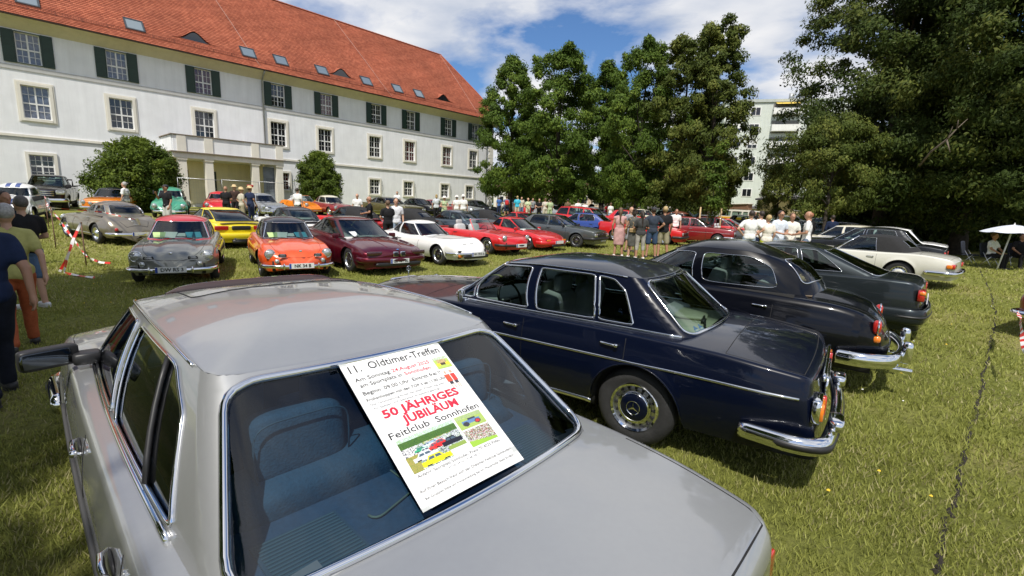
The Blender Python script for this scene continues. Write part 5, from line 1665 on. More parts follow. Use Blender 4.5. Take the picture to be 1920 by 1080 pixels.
  mb.add(Vf, [(2 * i, 2 * i + 2, 2 * i + 3, 2 * i + 1) for i in range(n)]); mb.build('dormer_window', PANE, dm, False)
 # lightning conductor cables down the roof
 for s_, s2 in ((27.6, 25.6), (16.6, 14.2), (3.9, 3.0)):
  mb = MB(); mb.tube([onroof(s_ + (s2 - s_) * (1 - t), t, .05) if False else onroof(s2 + (s_ - s2) * t, t, .06) for t in np.linspace(.02, 1, 12)], .012, 5)
  mb.build('lightning_cable', mat('cable_pale', (.55, .36, .30), .5), roof)
 # portico
 s0, s1, off = 25.2, 32.1, 3.0; YEL = stucco('yellow_render', (.82, .76, .56))
 po = MB(); po.box(((s0 + s1) / 2, off / 2 - .0, 5.42), (s1 - s0, off, .34)); po_o = po.build('portico_slab', TRIM, B, False)
 mb = MB(); mb.box(((s0 + s1) / 2, off / 2 + .06, 5.62), (s1 - s0 + .24, off + .12, .06)); mb.build('cornice', mat('cornice_dark', (.22, .18, .14), .8), po_o, False)
 mb = MB()
 mb.box(((s0 + s1) / 2, off - .12, 6.15), (s1 - s0 - .1, .20, 1.0)); mb.box((s0 + .12, off / 2 - .13, 6.15), (.20, off - .26, 1.0)); mb.box((s1 - .12, off / 2 - .13, 6.15), (.20, off - .26, 1.0))
 mb.build('parapet', WALL, po_o, False)
 mb = MB()
 mb.box(((s0 + s1) / 2, off - .12, 6.69), (s1 - s0 + .16, .36, .05)); mb.box((s0 + .12, off / 2 - .15, 6.69), (.36, off - .3, .05)); mb.box((s1 - .12, off / 2 - .15, 6.69), (.36, off - .3, .05))
 mb.build('parapet_cap', mat('cornice_dark'), po_o, False)
 cols = [s0 + .28, 27.15, 30.07, s1 - .50]
 for c in cols:
  mb = MB(); mb.box((c, off - .06, 6.155), (.50, .20, 1.0)); mb.build('parapet_pier', TRIM, po_o, False)
  mb = MB(); mb.box((c, off - .30, (BZ + 5.25) / 2), (.46, .46, 5.25 - BZ)); mb.box((c, off - .30, 5.19), (.56, .56, .12)); mb.box((c, off - .30, BZ + .1), (.56, .56, .2)); mb.build('column', TRIM, po_o, False)
 mb = MB(); mb.box(((s0 + s1) / 2, .025, (BZ + 5.25) / 2), (s1 - s0 - .1, .05, 5.25 - BZ)); mb.build('portico_back_wall', YEL, po_o, False)
 mb = MB(); mb.box((s0 + 1.2, off / 2 - .2, (BZ + 5.25) / 2 ), (.12, off - .9, 5.25 - BZ)); mb.build('portico_side_wall', YEL, po_o, False)
 for c, m_ in ((30.95, GREEN), (29.2, GREEN)):
  mb = MB(); mb.box((c, .07, BZ + 1.15), (.62, .06, 2.3));
  for z in (.6, 1.6): mb.box((c, .105, BZ + z), (.46, .02, .8), 1)
  mb.build('door_leaf', [m_, mat('shutter_green_dark', (.008, .022, .015), .6)], po_o, False)
 mb = MB(); mb.box((26.0, off - .62, BZ + 1.4), (.92, .05, 2.8)); mb.box((26.0, off - .59, BZ + 1.5), (.6, .02, 1.0), 1); mb.build('grey_door', [mat('door_grey', (.16, .19, .23), .5, noise=(3, .15)), mat('door_grey_dark', (.10, .12, .15), .5)], po_o, False)
 return B
building()
# ------------------------------------------------------------------ trees and shrubs
def leaf_material(name, base, warm):
 m = bpy.data.materials.new(name); m.use_nodes = True
 nt = m.node_tree; b = nt.nodes['Principled BSDF']; b.inputs['Roughness'].default_value = .5; b.inputs['Specular IOR Level'].default_value = .12
 a = nt.nodes.new('ShaderNodeAttribute'); a.attribute_name = 'tint'
 r = nt.nodes.new('ShaderNodeValToRGB'); e = r.color_ramp.elements
 e[0].position = 0; e[0].color = (base[0] * .5, base[1] * .55, base[2] * .6, 1)
 e[1].position = 1; e[1].color = (*warm, 1); q = e.new(.55); q.color = (*base, 1)
 nt.links.new(a.outputs['Fac'], r.inputs[0]); nt.links.new(r.outputs[0], b.inputs['Base Color'])
 t = nt.nodes.new('ShaderNodeBsdfTranslucent'); nt.links.new(r.outputs[0], t.inputs[0])
 mx = nt.nodes.new('ShaderNodeMixShader'); mx.inputs[0].default_value = .30
 out = [k for k in nt.nodes if k.type == 'OUTPUT_MATERIAL'][0]
 nt.links.new(b.outputs[0], mx.inputs[1]); nt.links.new(t.outputs[0], mx.inputs[2]); nt.links.new(mx.outputs[0], out.inputs[0])
 return m
LEAF_G = leaf_material('leaves_green', (.085, .140, .022), (.22, .29, .045))
LEAF_O = leaf_material('leaves_olive', (.090, .120, .024), (.27, .28, .065))
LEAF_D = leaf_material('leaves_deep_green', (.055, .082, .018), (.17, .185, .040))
LEAF_B = leaf_material('leaves_bush', (.080, .120, .018), (.20, .26, .04))
BARK = mat('bark', (.055, .045, .036), .95, noise=(6, .5), bump=(18, 1.0))
def crown_mesh(name, rng, Hc, R, prof, nclump, nleaf, leaf, m, clump=.9, droop=0.0, spiky=0, inner=.35, flat=.6):
 """crown: leaf faces gathered in clumps that sit on an uneven envelope. prof(t) -> relative radius at height fraction"""
 C = []
 # low-frequency lobes of the outline
 ph = rng.uniform(0, 2 * pi, 6); am = rng.uniform(.05, .14, 6)
 for i in range(nclump):
  t = rng.random() ** .9; th = rng.uniform(0, 2 * pi)
  lob = 1 + sum(am[k] * sin((k + 1) * th + ph[k] + 5 * t * (k % 3)) for k in range(6))
  q = rng.random(); rad = (1 - inner * q * q) if rng.random() < .8 else rng.random()
  r = R * prof(t) * lob * rad
  C.append((r * cos(th), r * sin(th), Hc * t, (.55 + .75 * rng.random()) * clump * (1 - .35 * t)))
 C = np.array(C)
 idx = rng.integers(0, nclump, nclump * nleaf)
 d = rng.normal(size=(len(idx), 3)); d /= np.linalg.norm(d, axis=1)[:, None]
 rr = rng.random(len(idx)) ** .45 * (1 + .45 * rng.random(len(idx)) ** 5)
 c = C[idx]
 P = c[:, :3] + d * rr[:, None] * c[:, 3:4] * np.array([1, 1, flat])
 if droop:
  rad = np.hypot(P[:, 0] - c[:, 0], P[:, 1] - c[:, 1]); P[:, 2] -= droop * rad ** 1.5
 P[:, 2] = np.maximum(P[:, 2], -.4)
 out = P - np.array([0, 0, Hc * .35]); out /= np.linalg.norm(out, axis=1)[:, None]
 nrm = out * .6 + d * .7 + rng.normal(size=P.shape) * .55 + np.array([0, 0, .35]); nrm /= np.linalg.norm(nrm, axis=1)[:, None]
 a = np.cross(nrm, rng.normal(size=P.shape)); a /= np.linalg.norm(a, axis=1)[:, None]; b = np.cross(nrm, a)
 s = leaf * (.6 + .9 * rng.random(len(P)))[:, None]
 k = rng.uniform(.35, .6, len(P))[:, None]
 V = np.stack([P - a * s, P + b * s * k - nrm * s * .15, P + a * s, P - b * s * k - nrm * s * .15], 1).reshape(-1, 3)
 F = np.arange(len(V)).reshape(-1, 4)
 me = mesh_data(name, V, F, m, False)
 ct = rng.random(nclump)
 tint = np.clip(.25 + .40 * ct[idx] + .35 * rng.random(len(idx)) - .1, 0, 1)
 at_ = me.attributes.new('tint', 'FLOAT', 'FACE'); at_.data.foreach_set('value', tint.astype(np.float32))
 return me, C
def trunk_mesh(name, rng, h, r0, C, z0, lean=0, limbs=9):
 mb = MB()
 P = []; n = 10
 for i in range(n):
  t = i / (n - 1); P.append((lean * t * h * .1 + .06 * sin(3 * t + r0 * 9), .05 * sin(5 * t), h * t))
 rad = [r0 * (1.35 if i == 0 else 1) * (1 - .75 * (i / (n - 1))) for i in range(n)]
 mb.tube(P, rad, 10)
 for k in range(limbs):
  c = C[rng.integers(0, len(C))]; zs = min(max(z0 + (c[2]) * .55, h * .18), h * .85); t = zs / h
  b = np.array(P[min(int(t * (n - 1)), n - 1)]) + np.array([0, 0, zs - P[min(int(t * (n - 1)), n - 1)][2]]); e = np.array([c[0], c[1], z0 + c[2]])
  m_ = (b + e) / 2 + np.array([0, 0, .25 * np.linalg.norm(e - b) * .5])
  Q = [(1 - u) ** 2 * b + 2 * u * (1 - u) * m_ + u * u * e for u in np.linspace(0, 1, 7)]
  mb.tube(Q, list(np.linspace(r0 * .34 * (1 - t * .5), r0 * .05, 7)), 6)
 return mb.data(name, [BARK])
TREE = {}
def make_tree_kind(key, seed, Hh, R, z0, r0, m, **kw):
 rng = np.random.default_rng(seed)
 prof = kw.pop('prof'); lean = kw.pop('lean', 0); limbs = kw.pop('limbs', 9)
 cm, C = crown_mesh('crown', rng, Hh - z0, R, prof, m=m, **kw)
 TREE[key] = (cm, trunk_mesh('trunk', rng, Hh * .8, r0, C, z0, lean, limbs), z0)
def ovoid(t): return max(.12, (1 - abs(2 * t - .75) ** 2.6 / 1.9) * (1 if t < .5 else 1 - .45 * (t - .5)))
def column(t): return max(.10, min(1, .62 + 1.3 * t) * (1 if t < .55 else max(.16, 1 - 1.35 * (t - .55) ** 1.2)))
def broad(t): return max(.15, sqrt(max(0, 1 - (2 * t - .8) ** 2 / 1.5)))
make_tree_kind('linden_a', 11, 18, 4.6, 2.2, .40, LEAF_G, prof=ovoid, nclump=230, nleaf=230, leaf=.155, clump=1.2)
make_tree_kind('linden_b', 12, 18, 4.3, 2.0, .42, LEAF_O, prof=column, nclump=250, nleaf=230, leaf=.15, clump=1.05)
make_tree_kind('linden_c', 13, 17, 5.0, 1.9, .45, LEAF_G, prof=column, nclump=240, nleaf=230, leaf=.155, clump=1.2)
make_tree_kind('maple', 14, 9, 4.3, 2.6, .24, LEAF_O, prof=broad, nclump=190, nleaf=220, leaf=.10, clump=.95, inner=.5)
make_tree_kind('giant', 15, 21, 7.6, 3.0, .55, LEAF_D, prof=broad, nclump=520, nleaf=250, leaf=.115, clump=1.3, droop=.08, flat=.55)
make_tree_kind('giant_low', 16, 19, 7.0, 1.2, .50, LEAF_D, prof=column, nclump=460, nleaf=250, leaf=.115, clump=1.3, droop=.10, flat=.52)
def tree(kind, px, Y, label, top=None, left=None, right=None, cat='tree', group=None, rz=None, name='linden_tree', xy=None, sc=None, swell=1.0):
 g = ground_at(px, Y) if xy is None else np.array([xy[0], xy[1], terr(*xy)])
 cm, tm, z0 = TREE[kind]
 sz = 1.0; sx_ = 1.0
 if top is not None:
  want = at(px, top, g[1])[2] - g[2]
  full = max(v.co.z for v in cm.vertices) + z0 if ('h', kind) not in TREE else TREE[('h', kind)]
  TREE[('h', kind)] = full; sz = want / full
 if left is not None:
  wpx = right - left; wm = wpx / FPX * g[1]
  if ('w', kind) not in TREE:
   co = np.zeros(len(cm.vertices) * 3); cm.vertices.foreach_get('co', co); co = co.reshape(-1, 3); TREE[('w', kind)] = 2 * np.percentile(np.hypot(co[:, 0], co[:, 1]), 97)
  sx_ = wm / TREE[('w', kind)]
 if sc: sz = sc; sx_ = sc * swell
 r = empty(name, tuple(g), rz if rz is not None else random.uniform(0, 6.28), label, cat, group)
 r.scale = (sx_, sx_, sz)
 link('crown', cm, r, (0, 0, z0)); link('trunk', tm, r, (0, 0, -.15))
 return r
tree('linden_a', 955, 50, 'deep green tree standing nearest the corner of the white building', 98, 903, 1030)
tree('linden_c', 1040, 47, 'tall rounded tree with the highest leafy top left of the gap of sky', 86, 968, 1135)
tree('linden_a', 1125, 52, 'darker tree between the rounded tall tree and the lime tree group', 112, 1065, 1205)
tree('linden_c', 1190, 42, 'tall green tree with fresh lower leaves over the crowd', 72, 1118, 1262)
tree('linden_b', 1265, 40, 'olive green tree with dense column crown left of the spired tree', 62, 1198, 1335)
tree('linden_b', 1318, 37, 'tallest olive tree with a spire top in front of the apartment block', 30, 1240, 1376)
tree('linden_a', 1010, 66, 'distant tree behind the first dark trunks', 210, 930, 1090)
tree('linden_c', 1160, 64, 'distant dark tree filling the gap between the tall trunks', 180, 1090, 1230)
tree('linden_a', 1290, 62, 'distant tree behind the olive trees', 190, 1210, 1345)
tree('maple', 1450, 33, 'small spreading tree in front of the apartment block garages', 300, 1425, 1500, name='maple_tree')
tree('maple', 1540, 24, 'brownish green tree with a straight dark trunk beside the visitors in white', 205, 1440, 1620, name='maple_tree')
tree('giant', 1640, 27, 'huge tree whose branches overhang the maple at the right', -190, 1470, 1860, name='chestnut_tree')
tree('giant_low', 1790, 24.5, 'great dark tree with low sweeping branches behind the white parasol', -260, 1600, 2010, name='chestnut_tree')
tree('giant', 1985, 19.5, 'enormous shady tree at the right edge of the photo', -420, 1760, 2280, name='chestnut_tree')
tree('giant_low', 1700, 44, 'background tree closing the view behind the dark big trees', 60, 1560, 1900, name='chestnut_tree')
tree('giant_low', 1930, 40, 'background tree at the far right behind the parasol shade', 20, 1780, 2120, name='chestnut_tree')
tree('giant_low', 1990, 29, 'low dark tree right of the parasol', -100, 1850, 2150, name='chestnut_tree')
# dead branch sticking out of the right-hand crown
db = MB(); g0 = at(1775, 262, 19.5); db.tube([g0 + np.array([.1, 1.2, -.9]), g0 + np.array([-.1, .5, -.4]), g0, g0 + np.array([.15, -.2, .4]), g0 + np.array([.40, -.3, .75])], [.045, .04, .035, .02, .008], 6)
db.tube([g0, g0 + np.array([-.1, -.2, .2]), g0 + np.array([-.12, -.3, .45])], [.02, .015, .006], 5); db.tube([g0 + np.array([.15, -.2, .4]), g0 + np.array([.05, -.3, .7])], [.03, .01], 5); db.tube([g0 + np.array([0, 0, 0]), g0 + np.array([.05, -.2, -.5])], [.04, .012], 5)
props(db.build('dead_branch', mat('dead_wood', (.15, .12, .09), .9, noise=(5, .3))), 'bare grey dead branch sticking out of the big dark tree', 'branch')
# trees behind the camera that shade the lawn at the left
tree('linden_c', 0, 0, 'tall shade tree beyond the left edge of the photo', xy=(-9.8, -.4), sc=.84, swell=.95)
tree('linden_a', 0, 0, 'farthest left shade tree outside the photo beside the pickup lane', xy=(-16, 1.0), sc=.80, swell=1.1)
tree('linden_c', 0, 0, 'shade tree behind the visitors at the left edge', xy=(-8.0, -4.2), sc=.98, swell=.85)
# staked young tree
def young_tree():
 g = ground_at(1328, 27)
 r = empty('young_tree', tuple(g), 0, 'thin young tree tied between three wooden stakes in front of the red cars', 'tree')
 rng = np.random.default_rng(5)
 def pr(t): return .75 if t > .12 else .4
 cm, C = crown_mesh('crown', rng, 3.9, .52, pr, 46, 60, .085, LEAF_G, .42)
 link('crown', cm, r, (0, 0, 1.55))
 mb = MB(); mb.tube([(0, 0, 0), (.02, 0, 1.6), (0, 0, 4.4)], [.035, .03, .012], 6); mb.build('trunk', BARK, r)
 W = mat('stake_wood', (.42, .30, .17), .8, noise=(6, .25))
 for a, b in ((-.62, 0), (.52, -.1), (0.0, .45)):
  mb = MB(); mb.tube([(a, b, 0), (a, b, 1.95)], .045, 8); mb.build('stake', W, r)
 mb = MB(); mb.tube([(-.62, 0, 1.5), (.52, -.1, 1.5)], .012, 5); mb.tube([(-.62, 0, 1.5), (0, .45, 1.5), (.52, -.1, 1.5)], .012, 5); mb.tube([(-.62, 0, .55), (.52, -.1, .55)], .012, 5); mb.build('tie_band', mat('tie_white', (.6, .6, .58), .7), r)
young_tree()
def bush(px, Y, left, right, top, seed, label):
 g = ground_at(px, Y); rng = np.random.default_rng(seed)
 w = (right - left) / FPX * g[1] / 2; h = (at(px, top, g[1])[2] - g[2]) * .96; w *= .74
 def pr(t): return max(.25, sqrt(max(0, 1 - (1.9 * t - .95) ** 2)))
 cm, C = crown_mesh('foliage', rng, h * .95, w * .86, pr, 260, 170, .07, LEAF_B, w * .27, spiky=1, inner=.25, flat=.9)
 # twigs that break the outline
 n = 5200; th = rng.uniform(0, 2 * pi, n); t = rng.random(n) ** .7; k = rng.integers(0, 130, n); tw = rng.random(130) * 2 * pi; tt = rng.random(130) ** .6
 th = tw[k] + rng.normal(size=n) * .03; t = tt[k]; L = rng.random(n)
 R_ = w * (.80 + .32 * L); ze = t * pi / 2
 P = np.stack([R_ * np.cos(th) * np.cos(ze), R_ * np.sin(th) * np.cos(ze), h * .48 + (h * .52) * (.95 + .25 * L) * np.sin(ze)], -1) + rng.normal(size=(n, 3)) * .05
 a = rng.normal(size=(n, 3)); a /= np.linalg.norm(a, axis=1)[:, None]; b = rng.normal(size=(n, 3)); b /= np.linalg.norm(b, axis=1)[:, None]
 V = np.stack([P - a * .08, P + b * .035, P + a * .08, P - b * .035], 1).reshape(-1, 3)
 m2 = mesh_data('shoots', V, np.arange(len(V)).reshape(-1, 4), LEAF_B, False); at_ = m2.attributes.new('tint', 'FLOAT', 'FACE'); at_.data.foreach_set('value', (.5 + .5 * rng.random(n)).astype(np.float32))
 r = empty('round_shrub', tuple(g), 0, label, 'shrub', 'round shrubs before the building')
 link('foliage', cm, r, (0, 0, .05)); link('shoots', m2, r)
 mb = MB()
 for k in range(7):
  a = 2 * pi * k / 7; mb.tube([(.1 * cos(a), .1 * sin(a), -.1), (.4 * w * cos(a), .4 * w * sin(a), h * .4), (.6 * w * cos(a), .6 * w * sin(a), h * .7)], [.05, .035, .01], 5)
 mb.build('stems', BARK, r)
bush(268, 27, 168, 345, 266, 21, 'big round shrub left of the portico behind the green beetle car')
bush(600, 37, 547, 652, 290, 22, 'smaller round shrub right of the portico behind the red and cream coupe')
# ------------------------------------------------------------------ buildings beyond the trees
def block():
 # apartment block
 c = ground_at(1432, 92); W2 = 22; Hb = at(1420, 190, 92)[2] - c[2]
 r = empty('apartment_block', tuple(c), radians(-14), 'pale green seven storey apartment block with balconies behind the trees', 'building')
 WM = stucco('pale_green_render', (.56, .60, .55)); WH = stucco('balcony_white', (.72, .72, .70)); DK = mat('dark_pane');
 n = 7; st = Hb / (n + .25)
 mb = MB()
 mb.box((2, 7, Hb / 2), (W2, 14, Hb)); mb.build('wall', WM, r, False)
 mb = MB(); mb.box((2, 7, Hb + .25), (W2 + .5, 14.5, .5)); mb.build('roof_parapet', stucco('parapet_grey', (.42, .45, .42)), r, False)
 for k in range(n):
  z = st * k + st * .38
  for x, w in ((-6.6, 1.5), (-3.6, 1.6), (7.6, 1.5)):
   mb = MB(); h = 1.3
   mb.box((x, -.03, z + h / 2 + .35), (w + .24, .10, h + .24)); o = mb.build('window', WH, r, False)
   hh = h * (.45 if (k * 3 + int(x)) % 4 == 1 else 1)
   mb = MB()
   for s_ in (-1, 1): mb.box((x + s_ * w * .25, -.09, z + .35 + hh / 2), (w * .44, .03, hh))
   mb.build('pane', DK, o, False)
  # loggia with balcony front
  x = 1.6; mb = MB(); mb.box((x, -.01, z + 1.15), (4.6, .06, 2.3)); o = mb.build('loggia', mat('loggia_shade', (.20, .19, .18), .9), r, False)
  mb = MB(); mb.box((x - .9, -.06, z + 1.0), (1.4, .04, 1.7)); mb.build('pane', DK, o, False)
  mb = MB(); mb.box((x, -.55, z + .38), (4.8, 1.0, .16)); mb.box((x, -1.03, z + .95), (4.8, .06, 1.0)); mb.box((x - 2.37, -.53, z + .95), (.06, .94, 1.0)); mb.box((x + 2.37, -.53, z + .95), (.06, .94, 1.0)); mb.build('balcony', WH, r, False)
 mb = MB(); z = st * 6 + st * .38
 mb.add([(-.4, -1.5, z + 2.0), (3.7, -1.5, z + 2.0), (3.7, -.05, z + 2.5), (-.4, -.05, z + 2.5)], [(0, 1, 2, 3)]); mb.build('awning', mat('awning_yellow', (.72, .52, .10), .8), r, False)
 for x, z in ((4.6, st * 6 + 2.9), (-1.0, st * 1 + 2.2)):
  mb = MB(); V, F = lathe([(0, .55), (.06, .45), (.11, .2), (.12, .01)], 14, 'y'); mb.add(np.array(V) + np.array((x, -1.2, z)), F); mb.tube([(x, -1.1, z), (x, 0, z - .2)], .04, 5); mb.build('satellite_dish', mat('dish_grey', (.55, .55, .54), .5), r)
 mb = MB()
 for x in (-3.6, -3.1, -2.6): mb.tube([(x, 4, Hb), (x, 4, Hb + 3.2)], .05, 5)
 for z in (.6, 1.4, 2.2, 3.0): mb.tube([(-3.6, 4, Hb + z), (-2.6, 4, Hb + z)], .04, 5)
 mb.build('roof_antenna', mat('antenna_grey', (.35, .36, .37), .5, .5), r)
 mb = MB(); mb.tube([(3.6, 4, Hb), (3.6, 4, Hb + 2.0)], .06, 5); mb.box((3.2, 4, Hb + 1.7), (.9, .3, 1.3)); mb.box((5.4, 4, Hb + 1.6), (1.2, 1.0, 2.4)); mb.build('roof_plant', mat('antenna_grey'), r)
block()
def low_building(pxl, pxr, Y, top, name, label, wallm, roofm, storeys=1, pitch=1.2, wins=4, door=None, dz=0):
 a, b = ground_at(pxl, Y), ground_at(pxr, Y)
 L = np.linalg.norm((b - a)[:2]); rz = atan2(b[1] - a[1], b[0] - a[0]); h = at((pxl + pxr) / 2, top, Y)[2] - min(a[2], b[2])
 r = empty(name, (a[0], a[1], min(a[2], b[2]) - .2), rz, label, 'building'); h += .2
 mb = MB(); mb.box((L / 2, 4, h / 2), (L, 8, h)); mb.build('wall', wallm, r, False)
 mb = MB(); mb.add([(-.3, -.4, h), (L + .3, -.4, h), (L + .3, 8.4, h), (-.3, 8.4, h), (-.3 + .6, 4, h + pitch), (L - .3, 4, h + pitch)], [(0, 1, 5, 4), (1, 2, 5), (2, 3, 4, 5), (3, 0, 4)]); mb.box((L / 2, 4, h - .1), (L + .5, 8.7, .22)); mb.build('roof', roofm, r, False)
 for k in range(wins):
  x = L * (k + .5) / wins
  for s_ in range(storeys):
   z = (h / storeys) * (s_ + .5)
   mb = MB(); mb.box((x, -.03, z), (1.3, .08, 1.3)); o = mb.build('window', mat('window_white'), r, False)
   mb = MB(); mb.box((x, -.08, z), (1.05, .04, 1.05)); mb.build('pane', mat('dark_pane'), o, False)
 return r
PINKW = stucco('pink_render', (.62, .50, .40)); YELW = stucco('ochre_render', (.66, .54, .30)); WHW = stucco('white_render', (.70, .68, .64))
RTIL = mat('dark_tiles', (.16, .07, .05), .8, noise=(3, .3)); GRAYR = mat('grey_roof', (.17, .16, .16), .8, noise=(2, .2))
low_building(1005, 1130, 78, 345, 'low_house', 'low pinkish house seen through the tree trunks at the left', PINKW, RTIL, 1, 1.6, 5)
low_building(1135, 1285, 72, 338, 'low_house', 'pale cream long house seen below the tree crowns in the middle', WHW, RTIL, 1, 1.4, 6)
low_building(1290, 1475, 66, 388, 'garage_row', 'row of white garages with grey roof band before the apartment block', WHW, GRAYR, 1, .3, 0)
low_building(1478, 1600, 58, 372, 'yellow_house', 'yellow house with dark roof edge right of the apartment block', YELW, GRAYR, 2, .5, 4)
low_building(925, 1000, 84, 352, 'low_house', 'small white house beyond the corner of the long building', WHW, RTIL, 1, 1.3, 3)
# chestnut-shaded hedge mass behind everything on the right
def hedge():
 rng = np.random.default_rng(31)
 for px, Y, w, h, lab in ((1590, 50, 9, 3.4, 'light green hedge bush left of the big dark trees'), (1660, 34, 8, 3.0, 'low dark bushes behind the white cars'), (1790, 33, 11, 4.2, 'dark bushes in the shade behind the parasol'), (1930, 27, 10, 5, 'dark undergrowth at the right edge of the photo'), (1100, 95, 40, 7, 'far trees behind the pinkish houses'), (1400, 120, 60, 9, 'far wooded strip behind the apartment block'), (1760, 75, 50, 10, 'far dark wood behind the right hand trees')):
  g = ground_at(px, Y)
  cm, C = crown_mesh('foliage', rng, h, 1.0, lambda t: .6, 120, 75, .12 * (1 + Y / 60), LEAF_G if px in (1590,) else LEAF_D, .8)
  co = np.zeros(len(cm.vertices) * 3); cm.vertices.foreach_get('co', co); co = co.reshape(-1, 3); off = rng.uniform(-w / 2, w / 2, 40)
  ang = (np.arange(len(co)) // 4 * 7) % 40; co[:, 0] += off[ang]; cm.vertices.foreach_set('co', co.ravel().astype(np.float32)); cm.update()
  r = link('hedge_bush', cm, None, tuple(g)); props(r, lab, 'bush')
hedge()
# ------------------------------------------------------------------ the other show cars
def S(**k): return k
def spec(kind):
 T = {}
 if kind == 'ghia':
  c = dict(wb=2.40, fo=.86, ro=.88, W=1.634, H=1.33, low=.22, er=.34, ez=.20, zm=.55, tl=.10, tu=.16, rs=.10, R=.35, wr=.315, ww=.15,
                 sh=[(-.88, .62), (-.5, .78), (0, .86), (.9, .84), (1.6, .83), (2.4, .80), (3.0, .70), (3.26, .62)], cen=[(-.88, .60), (-.4, .82), (0, .90), (1.6, .87), (2.2, .84), (2.9, .70), (3.26, .56)],
                 plan=[(-.88, .68), (-.2, .80), (1.2, .817), (2.6, .79), (3.26, .70)], bowf=.26, bowr=.20, crown=.085, rc=.18, ggb=.03, yWB=1.9, yRB=-.2, rb=.08, dip=.03, dipx=.62)
  T = dict(belt=(1.92, .18, .60, .64, .55, .18, -.38), roof=(1.30, .10, .46, .50, .44, .10, .22), fr=[(.1, 1.21), (.22, 1.225), (.7, 1.255), (1.3, 1.23)], doors=[(.62, 1.66)], hood=(2.0, 3.16), trunk=(-.80, -.44),
                 wins=dict(front=(.06, .08, .94), rear=(.10, .10, .92), rr=.12, sr=.05, sides=[[(.02, .12), (.56, .10), (.60, .90), (.36, .90)], [(.64, .10), (1.62, .10), (1.22, .90), (.67, .90)]]))
 elif kind == 'ghia34':
  c = dict(wb=2.40, fo=.88, ro=1.0, W=1.62, H=1.33, low=.22, er=.14, ez=.08, zm=.60, tl=.10, tu=.06, rs=.05, R=.35, wr=.315, ww=.15,
                 sh=[(-1.0, .74), (-.5, .82), (.9, .84), (2.0, .83), (3.0, .76), (3.28, .70)], cen=[(-1, .74), (-.5, .84), (.9, .88), (2.0, .86), (3.0, .80), (3.28, .72)], bowf=.14, bowr=.10, crown=.06, rc=.14, ggb=.02, yWB=1.8, yRB=-.2)
  T = dict(belt=(1.85, .16, .64, .68, .62, .10, -.30), roof=(1.22, .08, .50, .52, .50, .05, .16), fr=[(.1, 1.24), (.7, 1.27), (1.22, 1.25)], doors=[(.5, 1.6)], hood=(1.92, 3.2), trunk=(-.92, -.36),
                 wins=dict(front=(.05, .06, .96), rear=(.06, .08, .94), sides=[[(-.02, .1), (.48, .1), (.52, .9), (.30, .9)], [(.55, .1), (1.55, .1), (1.15, .9), (.58, .9)]]))
 elif kind == 'p356':
  c = dict(wb=2.10, fo=.80, ro=1.0, W=1.67, H=1.31, low=.22, er=.38, ez=.30, zm=.50, tl=.12, tu=.20, rs=.14, R=.35, wr=.32, ww=.15,
                 sh=[(-1.0, .52), (-.6, .76), (-.1, .90), (.7, .90), (1.5, .86), (2.3, .78), (2.9, .60)], cen=[(-1.0, .55), (-.6, .82), (-.2, .94), (.7, .94), (1.5, .92), (2.3, .76), (2.9, .50)],
                 plan=[(-1.0, .66), (-.2, .80), (1.0, .83), (2.3, .80), (2.9, .66)], bowf=.30, bowr=.30, crown=.10, rc=.2, ggb=.03, yWB=1.6, yRB=-.3, rb=.10)
  T = dict(belt=(1.62, .20, .58, .62, .50, .18, -.50), roof=(1.02, .12, .44, .48, .42, .10, .06), fr=[(0, 1.18), (.06, 1.195), (.5, 1.22), (1.02, 1.19)], doors=[(.42, 1.40)], hood=(1.72, 2.7), trunk=(-.84, -.54),
                 wins=dict(front=(.07, .1, .92), rear=(.14, .14, .86), rr=.12, sr=.05, sides=[[(-.12, .14), (.36, .12), (.40, .86), (.16, .86)], [(.44, .12), (1.36, .12), (1.0, .88), (.47, .88)]]))
 elif kind == 'beetle':
  c = dict(wb=2.40, fo=.75, ro=.90, W=1.54, H=1.50, low=.26, er=.42, ez=.34, zm=.50, tl=.10, tu=.20, rs=.12, R=.37, wr=.33, ww=.14,
                 sh=[(-.90, .58), (-.5, .84), (0, .98), (.8, 1.02), (1.6, 1.0), (2.4, .84), (3.15, .56)], cen=[(-.90, .56), (-.5, .92), (0, 1.05), (.8, 1.06), (1.6, 1.06), (2.4, .98), (3.15, .52)],
                 plan=[(-.90, .62), (-.3, .75), (.6, .70), (1.4, .70), (2.4, .77), (3.15, .60)], bowf=.22, bowr=.22, crown=.12, rc=.2, ggb=.03, yWB=1.6, yRB=-.3, rb=.14, dip=.10, dipx=.62, flare=.05)
  T = dict(belt=(1.72, .12, .54, .60, .46, .18, -.42), roof=(1.38, .10, .44, .49, .40, .10, .22), fr=[(.1, 1.34), (.22, 1.355), (.8, 1.39), (1.38, 1.36)], doors=[(.72, 1.58)], hood=(1.8, 3.0), trunk=(-.8, -.46),
                 wins=dict(front=(.07, .1, .90), rear=(.16, .30, .88), rr=.10, sr=.05, sides=[[(.12, .14), (.66, .12), (.70, .84), (.34, .84)], [(.76, .12), (1.56, .12), (1.36, .86), (.80, .86)]]))
 elif kind == 'p944':
  c = dict(wb=2.40, fo=.86, ro=.94, W=1.735, H=1.275, low=.18, er=.16, ez=.10, zm=.52, tl=.06, tu=.09, rs=.07, R=.35, wr=.32, ww=.20, flare=.03,
                 sh=[(-.94, .80), (-.5, .84), (.3, .85), (1.2, .82), (2.4, .76), (3.0, .66), (3.26, .56)], cen=[(-.94, .82), (-.5, .88), (.3, .90), (1.2, .88), (2.4, .82), (3.0, .72), (3.26, .60)], bowf=.2, bowr=.12, crown=.04, rc=.14, ggb=.02, yWB=1.9, yRB=-.5, rb=.06)
